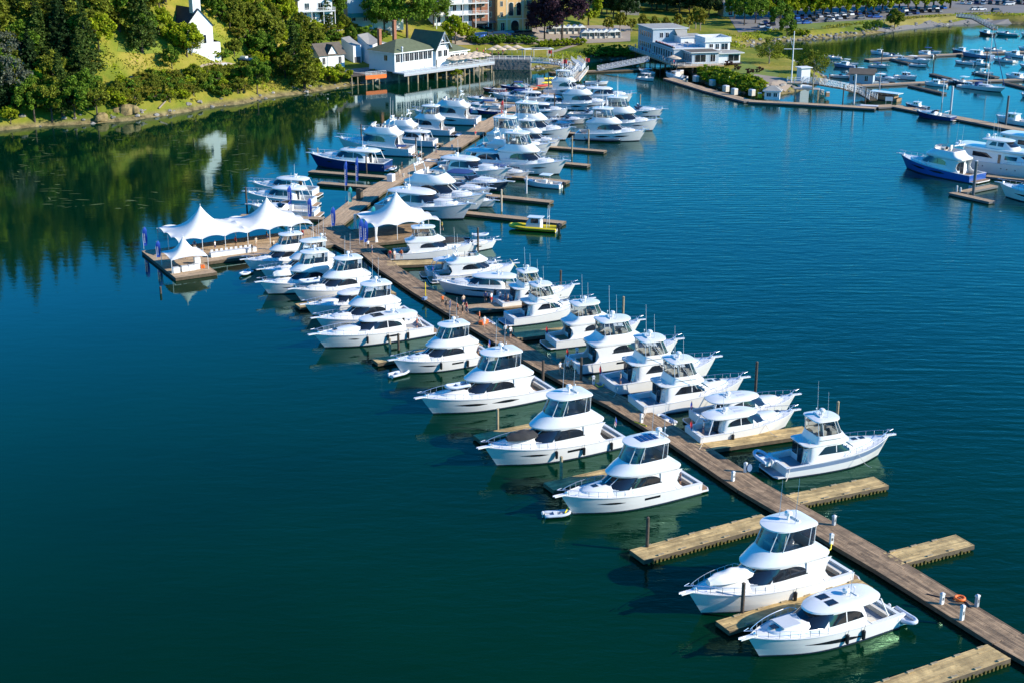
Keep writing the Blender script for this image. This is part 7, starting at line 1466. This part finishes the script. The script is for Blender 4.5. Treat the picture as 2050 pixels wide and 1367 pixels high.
# stone sea wall under the patio
a, b = G(975, 140, 0), G(1062, 141, 0); r = empty('stone_wall', a); d = (b - a); n = 26; rg = random.Random(4)
for row in range(5):
    for i in range(n):
        M = MB(); l = d.length / n; x = (i + (row % 2) * .5) * l; w, h = l * rg.uniform(.42, .5), .36 * rg.uniform(.85, 1); M.box(-w, rg.uniform(-.16, -.02), 0, w, .5, h * 2 - .05, 'stone'); o = M.build('stone', r, 0); o.location = tuple(d.normalized() * x) [:2] + (-.4 + row * .74,); o.rotation_euler = (0, 0, math.atan2(d.y, d.x))
M = MB(); M.box(0, .1, -.5, d.length, 9, 3.35, 'stone'); o = M.build('wall_core', r, 0); o.rotation_euler.z = math.atan2(d.y, d.x); M = MB(); o2 = M; railing_r = empty('patio_fence', a + Vector((0, 0, 3.35)), math.atan2(d.y, d.x)); railing(railing_r, [(0, .3, 0), (d.length, .3, 0)], 1.1, step=1.8); tag(railing_r, 'white fence on top of the stone wall of the patio', 'fence'); tag(r, 'rough stone sea wall below the patio parasols', 'wall')
for x, w in ((1050, 9), (1068, 7)):
    p = Vector((*G(x, 116, 3.5)[:2], 3.5)); r = empty('shade_roof', p, .3); M = MB(); M.box(0, 0, 2.5, w, 3.2, 2.65, 'white_matte'); M.build('roof', r, 0); posts(r, [(.2, .2), (w - .2, .2), (.2, 3), (w - .2, 3)], 0, 2.5, .08, 'white_matte', 'post'); tag(r, ('wide' if w > 8 else 'narrow') + ' flat white shade roof at the end of the patio', 'shade')
# ---- waterside building on piles at right
C0 = Vector((*G(1357, 134, 3.5)[:2], 3.5)); RZ2 = 14
r = empty('waterside_building', C0, math.radians(RZ2)); tag(r, 'grey white waterside building on piles with flags, terraces and red flowers', 'building')
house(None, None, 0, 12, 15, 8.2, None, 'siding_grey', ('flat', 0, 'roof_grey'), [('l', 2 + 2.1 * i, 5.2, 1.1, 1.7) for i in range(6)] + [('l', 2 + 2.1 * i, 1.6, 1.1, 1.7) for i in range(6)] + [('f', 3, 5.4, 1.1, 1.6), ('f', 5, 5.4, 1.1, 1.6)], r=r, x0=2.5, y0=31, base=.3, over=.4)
house(None, None, 0, 8.5, 9, 6.0, None, 'siding', ('flat', 0, 'roof_grey'), [('f', 5.5, 3.2, 1.3, 2.2), ('f', 2, 3.2, 1.1, 1.4)], r=r, x0=10, y0=24.5, base=.3, over=.4)
house(None, None, 0, 13, 22, 3.9, None, 'siding_grey', ('flat', 0, 'lightgrey'), [('l', 2 + 2.3 * i, .8, 1.3, 2.2) for i in range(9)], r=r, x0=2.6, y0=11, base=.3, over=.3)
house(None, None, 0, 9.0, 9, 3.6, None, 'siding_grey', ('flat', 0, 'roof_brown'), [('l', 1.5 + 1.8 * i, .7, 1.1, 2.2) for i in range(4)] + [('f', 2.8, .7, 3.6, 2.3), ('f', 7, .7, 1.6, 2.3)], r=r, x0=6, y0=3.5, base=.3, over=.7)
house(None, None, 0, 8.5, 9, 5.8, None, 'siding', ('flat', 0, 'lightgrey'), [('f', 2.0, 3.6, 1.2, 1.6), ('f', 4.1, 3.6, 1.2, 1.6), ('f', 6.6, 3.4, 2.2, 1.9)], r=r, x0=13.5, y0=11.5, base=.3, over=.4)
house(None, None, 0, 7.5, 6, 3.0, None, 'siding', ('flat', 0, 'roof_grey'), [('f', 5.2, .6, 3.6, 2.0)], r=r, x0=15.3, y0=4.5, base=.3, over=1.0)
M = MB(); M.box(13.3, 11.3, 6.03, 22.3, 11.6, 7.3, 'white_matte'); M.box(13.3, 20.2, 6.03, 22.3, 20.5, 7.3, 'white_matte'); M.box(22.0, 11.6, 6.03, 22.3, 20.2, 7.3, 'white_matte'); M.box(13.3, 11.6, 6.03, 13.6, 20.2, 7.3, 'white_matte'); M.build('terrace_parapet', r, 0)
M = MB(); M.add([(10.0, 24.3, 4.2), (10.0, 31, 8.1), (13.8, 31, 8.1), (13.8, 24.3, 4.2), (10.0, 24.3, 4.0), (13.8, 24.3, 4.0)], [(0, 3, 2, 1), (0, 4, 5, 3)], 'roof_grey'); M.build('stair_roof', r, 0)
M = MB(); M.box(-.2, -.2, -.4, 2.5, 48, 0, 'wood_mid'); M.box(-.2, -.2, -.4, 15.5, 3.5, 0, 'wood_mid'); M.box(2.5, 3.5, -.4, 23, 46, -.02, 'pile'); M.build('balcony_deck', r, 0)
railing(r, [(-.1, 48, 0), (-.1, -.1, 0), (15.2, -.1, 0)], 1.0, step=2.0); posts(r, [(0, y) for y in range(1, 48, 5)] + [(5, 0), (10, 0), (15, 0), (9, 6), (6, 12), (6, 20), (6, 28)], -5, -.4, .2, 'pile')
rg = random.Random(3)
for i in range(14): # red flower boxes on the terrace edge
    M = MB(); y = 12.0 + i * 1.25; M.box(2.75, y, 4.15, 3.3, y + 1.1, 4.5, 'wood_side'); 
    for k in range(5): M.ball((3.0 + rg.uniform(-.2, .2), y + .1 + k * .22, 4.62), .16, rg.choice(['red', 'red', 'white']), n=5)
    M.build('flower_box', r, 0)
for i in range(8):
    q = at_r(r, 14.5 + (i % 4) * 2.0, 13 + (i // 4) * 4, 6.05); t_ = empty('terrace_table', q); M = MB(); M.rings([[(a * math.cos(2 * PI * k / 8), a * math.sin(2 * PI * k / 8), z) for k in range(8)] for a, z in ((.08, 0), (.08, .7), (.5, .72), (.5, .76))], 'white'); M.build('table_top', t_); tag(t_, 'white round table on the upper terrace of the waterside building', 'table', 'upper terrace tables')
for i in range(7):
    q = at_r(r, 6.5 + (i % 4) * 1.9, 14 + (i // 4) * 5, 4.15); t_ = empty('terrace_table', q); M = MB(); M.rings([[(a * math.cos(2 * PI * k / 8), a * math.sin(2 * PI * k / 8), z) for k in range(8)] for a, z in ((.08, 0), (.08, .7), (.6, .72), (.6, .76))], 'grey'); M.build('table_top', t_); tag(t_, 'grey round table on the middle roof of the waterside building', 'table', 'middle roof tables')
parasol(at_r(r, .9, 4, 0), 'beige parasol on the balcony corner of the waterside building', 'balcony parasols'); parasol(at_r(r, .9, 7, 0), 'beige parasol on the balcony corner of the waterside building', 'balcony parasols')
# ---- far buildings at top right
o = T(1448, 34); house('park_pavilion', o, 10, 12, 8, 5, 'grey roofed pavilion in the dark park trees', 'cream', ('gable', 3.0, 'roof_grey'), [('f', 3, .5, 1.6, 2.4), ('f', 7, .5, 1.6, 2.4)])
o = T(1516, 22); house('arched_building', o, 8, 14, 8, 7, 'tan building with arched doorways behind the car park', 'stucco', ('flat', 0, 'roof_brown'), [('f', 2.5, .3, 2.2, 4, 1), ('f', 7, .3, 2.2, 4, 1), ('f', 11.5, .3, 2.2, 4, 1)])
o = T(1242, 30); house('stone_hut', o, 10, 8, 5, 3.5, 'small grey stone hut behind the street trees', 'stone', ('gable', 1.5, 'roof_green'), [])
# ---- market stalls
st = None
def stall(p, rz, label, m='canvas_white'):
    global st
    if st is None:
        st = empty('market_stall'); M = MB(); W = 3; M.add([(0, 0, 2.2), (W, 0, 2.2), (W, W, 2.2), (0, W, 2.2), (W / 2, 0, 3.3), (W / 2, W, 3.3)], [(0, 4, 5, 3), (4, 1, 2, 5), (0, 1, 4), (3, 5, 2)], m); M.build('canopy', st, 0); M = MB(); M.box(0, 2.9, 0, 3, 3, 2.2, m); M.box(2.92, 0, 0, 3, 3, 2.2, m); M.build('side_wall', st, 0); posts(st, [(.05, .05), (2.95, .05), (.05, 2.95)], 0, 2.2, .04, 'lightgrey', 'pole'); M = MB(); M.box(.3, .4, 0, 2.7, 1.1, .8, 'cream'); M.build('counter', st, 0); c = st
    else: c = clone(st)
    c.location = p; c.rotation_euler.z = rz; tag(c, label, 'market stall', 'white market stalls on the plaza')
for i in range(7): p = T(1164 + i * 10.5, 79 - i * .3 + (i % 2)); stall(p, .2, ('first', 'second', 'third', 'fourth', 'fifth', 'sixth', 'seventh')[i] + ' white gabled market stall counted from the left in the front row')
for i in range(6): p = T(1098 + i * 12, 70 - i * .2); stall(p, .25, 'white market stall in the back row under the purple tree')
# ================================================================ GANGWAYS
def walkway(name, pts, w, label, rail='white_matte', deck='lightgrey', truss=False, h=1.1, flags=0, col=None):
    pts = [Vector(p) for p in pts]; r = empty(name, pts[0]); q = [p - pts[0] for p in pts]; M = MB(); L_, R_ = [], []
    for i, p in enumerate(q):
        d = (q[min(i + 1, len(q) - 1)] - q[max(i - 1, 0)]); d.z = 0; d.normalize(); n = Vector((-d.y, d.x, 0)); L_.append(p + n * w / 2); R_.append(p - n * w / 2)
    for i in range(len(q) - 1): a = [R_[i], R_[i + 1], L_[i + 1], L_[i]]; M.add([*a, *[v - Vector((0, 0, .35)) for v in a]], [(0, 1, 2, 3), (7, 6, 5, 4), (0, 4, 5, 1), (2, 6, 7, 3), (1, 5, 6, 2), (3, 7, 4, 0)], deck)
    M.build('walkway_deck', r, 0)
    for S in (L_, R_):
        railing(r, [tuple(v) for v in S], h, rail, 1.6)
        if truss:
            M = MB()
            for i in range(len(S) - 1):
                a, b = S[i], S[i + 1]; k = max(1, int((b - a).length / 1.5))
                for j in range(k): p0 = a + (b - a) * j / k; p1 = a + (b - a) * (j + 1) / k; M.tube([p0, p1 + Vector((0, 0, h))], .05, rail, 4); M.tube([p1, p0 + Vector((0, 0, h))], .05, rail, 4)
            M.build('truss', r, 0)
    return tag(r, label, 'gangway')
g3 = lambda x, y, z: G(x, y, z)
walkway('curved_gangway', [g3(1064, 124, 3.4), g3(1090, 125, 3.4), g3(1118, 128, 3.3), g3(1142, 134, 3.2), g3(1158, 141, 3.0)], 2.4, 'curved white railed walkway over the shallow water to the pier', 'white_matte', 'siding_grey')
walkway('covered_ramp', [g3(1152, 138, 3.0), g3(1132, 152, 1.9), g3(1114, 169, .8)], 2.6, 'white sided ramp sloping down to the far pier on its left', 'white_matte', 'siding_grey', h=1.3)
walkway('pier_ramp', [g3(1170, 140, 2.9), g3(1162, 150, 1.9), g3(1152, 162, .8)], 2.4, 'second white railed ramp to the far pier on its right', 'white_matte', 'beige')
walkway('upper_walk', [g3(1158, 141, 3.0), g3(1165, 132, 3.3), g3(1150, 120, 3.6)], 2.2, 'railed walk linking the ramps with the shore path', 'white_matte', 'siding_grey')
walkway('grey_gangway', [g3(1197, 140, .9), g3(1298, 121, 3.6)], 2.0, 'long grey truss gangway rising to the waterside building', 'lightgrey', 'grey', True)
walkway('white_gangway', [g3(1606, 166, 4.2), g3(1640, 169, 4.0), g3(1680, 176, 3.0), g3(1722, 186, 1.4), g3(1748, 200, .8)], 2.4, 'white arched truss gangway down to the breakwater dock', 'white_matte', 'wood_side', True, 1.5)
walkway('white_gangway', [g3(1576, 165, 4.2), g3(1606, 166, 4.2)], 4.0, 'railed platform at the head of the white arched gangway', 'white_matte', 'wood_mid')
walkway('far_ramp', [g3(1918, 34, 4.0), g3(1950, 38, 3.9), g3(1992, 60, .8)], 2.2, 'white truss ramp at the far shore of the marina', 'white_matte', 'wood_side', True)
for x, y, m_, lab in ((1127, 142, 'red', 'red and white flag at the curved walkway'), (1172, 139, 'red', 'red flag at the head of the right ramp'), (1097, 122, 'red', 'pink flag on the curved walkway')):
    p = G(x, y, 3.2); r = empty('shore_flag', p); M = MB(); M.tube([(0, 0, 0), (0, 0, 3.4)], .06, 'white_matte', 5); M.build('flagpole', r); M = MB(); M.grid([[(.06 + k * .4, .15 * math.sin(k * 2), z) for k in range(4)] for z in (2.2, 3.3)], m_); M.build('flag', r, 0); tag(r, lab, 'flag')
p = G(1584, 166, 4.2); r = empty('signal_mast', p); M = MB(); M.tube([(0, 0, 0), (0, 0, 14.5)], [.22, .12], 'white_matte', 8); M.build('mast', r); M = MB(); M.tube([(-2.6, 0, 9.5), (2.6, 0, 9.5)], .1, 'white_matte', 5); M.tube([(0, 0, 9.4), (-1.1, 0, 12.8)], .08, 'white_matte', 5); M.build('yard', r); tag(r, 'tall white signal mast with a cross yard at the gangway head', 'mast')
o = G(1604, 154, 4.0); house('small_hut', Vector((o.x, o.y, 3.6)), 20, 3, 2.6, 2.8, 'small white hut beside the signal mast', roof=('flat', 0, 'white_matte'), cat='hut', base=4)
o = G(1530, 200, .55); r = house('dock_kiosk', o, -14, 4.2, 3, 2.6, 'green roofed kiosk with windows on the walkway below the lawn', 'siding', ('hip', 1.2, 'roof_grey'), [('f', 1.2, .9, 1.2, 1.0), ('f', 3.0, .9, 1.0, 1.0)], base=.0, cat='kiosk')
o = G(1700, 166, .55); r = house('floating_shed', o, -20, 7, 5, 2.8, 'grey floating boat shed with a brown roof in the inner marina', 'siding_grey', ('gable', 1.2, 'roof_brown'), [('f', 1.5, .6, 1.0, 1.6), ('f', 5, .6, 1.0, 1.6)], base=.6, cat='shed')
o = G(1588, 198, .55); r = empty('fuel_dock_roof', o, -.3); M = MB(); M.box(0, 0, 2.6, 7, 3.5, 2.8, 'roof_grey'); M.build('roof', r, 0); posts(r, [(.3, .3), (6.7, .3), (.3, 3.2), (6.7, 3.2)], -1, 2.6, .12, 'pile_light', 'post'); M = MB(); M.tube([(2.2, 1, 3.2), (5.2, 1, 3.2)], .5, 'lightgrey', 10); M.build('tank', r); tag(r, 'low roofed fuel shelter with a pale tank under the signal mast', 'shelter')
for i, (x, y) in enumerate(((1508, 188), (1521, 196), (1645, 190), (1656, 194))): dbox((x, y), (1.0, 1.0, 1.4), 10, ('white cabinet left of the green roofed kiosk', 'yellow cabinet beside the green roofed kiosk', 'pale crate under the white gangway', 'brown crate under the white gangway')[i], ('white', 'yellow', 'cream', 'teak')[i])
p = G(1779, 210, .6); r = empty('notice_board', p, -.2); M = MB(); M.box(-1, -.05, 1.0, 1, .05, 2.1, 'white'); M.build('board', r, 0); posts(r, [(-.8, 0), (.8, 0)], 0, 1.2, .05, 'grey', 'post'); tag(r, 'white notice board on the breakwater dock beside the water taxi', 'sign')
# wooden water taxi, kayaks
r = empty('water_taxi', G(1800, 204, 0), math.radians(135)); H = Hull(11, 3.0, .9, 1.2); H.mesh('teak', n=14).build('hull', r, 40); M = MB(); M.box(1, -1.2, .9, 8, 1.2, 2.0, 'teak'); M.build('cabin', r, 0)
for sd in (1, -1): M = MB(); M.box(1.3, sd * 1.205 - .01, 1.2, 7.6, sd * 1.205 + .01, 1.85, 'glass'); M.build('side_window', r, 0)
M = MB(); M.box(-.3, -1.5, 2.1, 8.8, 1.5, 2.25, 'white'); M.build('roof', r, 0); tag(r, 'wooden water taxi with long white roof at the breakwater dock', 'boat')
r = empty('rowing_catamaran', G(1740, 216, 0), math.radians(-20))
for y in (-.9, .9): M = MB(); M.tube([(-3.5, y, .25), (-2.5, y, .2), (3, y, .2), (4, y, .5)], [.1, .3, .3, .05], 'white', 8); M.build('float_hull', r)
M = MB(); M.box(-2.4, -1.2, .5, 2.4, 1.2, .6, 'lightgrey'); M.build('deck', r, 0); tag(r, 'small white catamaran tied outside the walkway float', 'boat')
for i, (x, y, m_, lab) in enumerate(((1096, 158, 'yellow', 'upper yellow kayak by the pier head'), (1097, 166, 'yellow', 'lower yellow kayak by the pier head'), (1070, 178, 'orange', 'orange kayak on the rack by the pier head'), (1087, 172, 'red', 'red kayak standing by the pier head'))):
    o = empty('kayak', G(x, y, 1.6), math.radians(25)); M = MB(); M.tube([(-2.2, 0, .1), (-1, 0, 0), (1, 0, 0), (2.2, 0, .1)], [.04, .33, .33, .04], m_, 8); M.build('hull', o); M = MB(); M.rings([[(a * .5 * math.cos(t), a * .22 * math.sin(t), z) for t in [2 * PI * k / 10 for k in range(10)]] for a, z in ((1, .28), (1, .36), (.8, .36))], 'black'); M.build('cockpit_rim', o); tag(o, lab, 'kayak')
r = empty('kayak_float', G(1060, 176, 0), .3); M = MB(); M.box(-7, -3, .1, 7, 3, .5, 'wood_mid'); M.build('float_deck', r, 0)
for i in range(6): M = MB(); M.box(-6.5 + i * 1.1, -2, .5, -5.8 + i * 1.1, 2.2, .95, ('teal', 'navy', 'siding_grey', 'teal', 'white', 'stripe')[i]); M.build('stacked_boat_cover', r, 0)
M = MB(); M.box(2.5, -.5, .5, 4.6, 1.2, 2.6, 'grey'); M.build('storage_cabinet', r, 0); tag(r, 'rental float with turquoise covers and grey cabinet near the pier head', 'float')
# ---------------------------------------------------------------- shore details
for a, b, rr_, lab in (((318, 222), (333, 208), .25, 'bleached driftwood log on the small beach'), ((283, 228), (293, 226), .2, 'short pale log at the waterline')):
    p, q = T(*a), T(*b); q.z += .5; M = MB(); M.tube([Vector((0, 0, .2)), q - p], [rr_, rr_ * .6], 'bark_pale', 7); o = M.build('driftwood_log', None, 40); o.location = p; tag(o, lab, 'log')
M = MB(); rg = np.random.RandomState(2)
for cx, cy, s_ in ((0, 0, 1), (2.2, .8, .7), (-2.0, -.6, .65), (.6, 1.8, .8), (-.9, 1.2, .6)):
    M.rings([[(cx + s_ * a * 2.0 * math.cos(t) * rg.uniform(.8, 1.15), cy + s_ * a * 1.6 * math.sin(t) * rg.uniform(.8, 1.15), s_ * (z + rg.uniform(-.15, .15))) for t in [2 * PI * q / 10 for q in range(10)]] for a, z in ((1.15, -1), (1.05, .1), (.95, .8), (.7, 1.35), (.35, 1.6))], 'mossy_rock')
o = M.build('boulder', None, 0); o.location = T(250, 224); tag(o, 'golden mossy rock outcrop at the left end of the beach', 'rock')
o = shared(o, 'boulder', None, T(205, 238), 1.0, .8); tag(o, 'reddish brown rock at the edge of the dark shore trees', 'rock'); o = shared(o, 'boulder', None, Vector((*G(916, 160, 0)[:2], 0)), 2.0, .75); tag(o, 'sunlit orange boulder under the restaurant terrace', 'rock')
p = T(444, 138); r = empty('garden_bench', p, .3); M = MB(); M.box(0, 0, .4, 1.6, .5, .46, 'white_matte'); M.build('seat', r, 0); M = MB(); M.box(0, .45, .46, 1.6, .5, 1.1, 'white_matte'); M.build('backrest', r, 0); posts(r, [(.1, .1), (1.5, .1), (.1, .4), (1.5, .4)], 0, .4, .04, 'white_matte', 'leg'); tag(r, 'white bench beside the path below the chapel', 'bench')
r = empty('parked_boat_trailer', T(478, 124), -.5); M = MB(); M.box(0, 0, .5, 4, 1.6, 1.0, 'stripe'); M.box(.4, .2, 1.0, 2.4, 1.4, 1.5, 'white'); M.build('body', r, 0); M = MB(); M.tube([(1.6, -.1, .35), (1.6, 1.7, .35)], .35, 'rubber', 10); M.build('wheel', r); tag(r, 'small blue and white cart parked by the chapel path', 'cart')
# ================================================================ CARS
def car_proto(kind):
    r = empty('parked_car'); L_, W, H1, H2 = (4.6, 1.85, .95, 1.5) if kind == 'car' else (4.9, 1.95, 1.1, 1.85); M = MB()
    prof = [(0, .45), (.02, .9), (.12, H1), (.5, H1 + .02), (.88, H1 - .08), (.98, .75), (1, .4)]; rows = []
    for y, k in ((-W / 2, .9), (-W / 2 + .12, 1), (W / 2 - .12, 1), (W / 2, .9)): rows.append([(L_ * u, y, .3 + (z - .3) * k) for u, z in prof])
    M.grid(rows[::-1], 'white')
    for rw in (rows[0], rows[3]): M.add(rw + [(L_, rw[0][1], .25), (0, rw[0][1], .25)], [tuple(range(len(rw) + 2))], 'white')
    M.add([(0, -W / 2, .25), (0, W / 2, .25), (0, W / 2, .5), (0, -W / 2, .5)], [(0, 3, 2, 1)], 'white'); M.add([(L_, -W / 2, .25), (L_, W / 2, .25), (L_, W / 2, .45), (L_, -W / 2, .45)], [(0, 1, 2, 3)], 'white'); M.build('body', r, 35)
    a, b = (.12, .70) if kind == 'car' else (.03, .72); M = MB(); M.rings([[(L_ * x, y, z) for x, y in ((a + d, -w), (b - d * 1.4, -w), (b - d * 1.4, w), (a + d, w))] for d, w, z in ((0, W / 2 - .14, H1 - .02), (.07, W / 2 - .3, H2 - .06))], 'glass'); M.build('window', r, 0)
    M = MB(); M.rings([[(L_ * x, y, z) for x, y in ((a + .075, -w), (b - .10, -w), (b - .10, w), (a + .075, w))] for w, z in ((W / 2 - .29, H2 - .06), (W / 2 - .36, H2))], 'white'); M.build('roof', r, 0)
    wm = None
    for x in (.18, .80):
        for y in (-W / 2 + .02, W / 2 - .02):
            if wm is None: Mw = MB(); Mw.tube([(0, -.11, 0), (0, .11, 0)], .33, 'rubber', 12); wm = Mw.build('wheel', r); q = wm
            else: q = shared(wm, 'wheel', r)
            q.location = (L_ * x, y, .33)
    for y in (-W / 2 + .3, W / 2 - .3): M = MB(); M.box(L_ - .12, y - .15, .6, L_ + .01, y + .15, .72, 'lightgrey'); M.build('headlight', r, 0)
    return r
CARP = [car_proto('car'), car_proto('suv')]; used = [False, False]; cn = {'white': 'white', 'darkgrey': 'dark grey', 'black': 'black', 'navy': 'navy', 'blue_hull': 'blue', 'lightgrey': 'silver', 'red_hull': 'dark red', 'grey': 'grey'}
random.seed(21)
def car(px, py, rz, label, group, col=None):
    k = random.randint(0, 1); p = T(px, py); p.z += .05; col = col or random.choice(['white', 'darkgrey', 'black', 'navy', 'lightgrey', 'darkgrey', 'black', 'grey', 'blue_hull', 'red_hull'])
    if not used[k]: c = CARP[k]; used[k] = True; c.location = p; c.rotation_euler.z = rz
    else: c = clone(CARP[k], None, p, rz)
    if col != 'white': recolor(c, 'body', 'white', col); recolor(c, 'roof', 'white', col)
    tag(c, label.replace('@', cn[col]), 'car', group)
for i in range(20): car(1590 + i * 15.5, 49.5 - i * 1.25 + random.uniform(-1.2, 1.2), random.choice([1.9, 1.9, 2.1, .4]) + random.uniform(-.2, .2), '@ car parked in the front row at the edge of the lawn', 'cars in the front row of the car park')
for i in range(20): car(1598 + i * 15.5, 40.5 - i * 1.1, 1.9, '@ car parked in the second row under the trees', 'cars in the second row of the car park')
for i in range(10): car(1926 + i * 14, 10 + (i % 2), 1.2 + random.uniform(-.2, .2), '@ car in the upper right corner row', 'cars in the upper right row')
for i in range(9): car(1940 + i * 14, 4 + (i % 2), 1.2, '@ car in the furthest row at the top right', 'cars in the furthest row')
for i, (x, y, c, l) in enumerate([(1526, 58, 'white', '@ car in front of the dark tree left of the lawn'), (1540, 60, 'lightgrey', '@ car behind the grass bank left of the lawn'), (1534, 50, 'navy', '@ car beside the pavilion trees'), (1548, 53, 'black', '@ car partly behind the dark tree'), (1600, 50, 'teal' if False else 'stripe', '@ van parked at the left end of the front row'), (1742, 36, 'blue_hull', 'bright @ car beside the round bank tree'), (2010, 12, 'lightgrey', '@ pickup alone on the open gravel'), (1985, 26, 'darkgrey', '@ car alone near the far ramp'), (1943, 22, 'white', '@ car at the head of the far ramp'), (1955, 22, 'white', 'second @ car at the head of the far ramp')]):
    cn.setdefault('stripe', 'pale blue'); car(x, y, 1.6 if i < 6 else .3, l, None, c)
for i in range(9): car(945 + i * 13, 78 - i * .9, .5, '@ car in the dark row before the hotel', 'cars before the hotel', random.choice(['black', 'navy', 'darkgrey', 'black', 'blue_hull']))
print('chapel ground', ground(*G(398, 104, 12.5)[:2]))
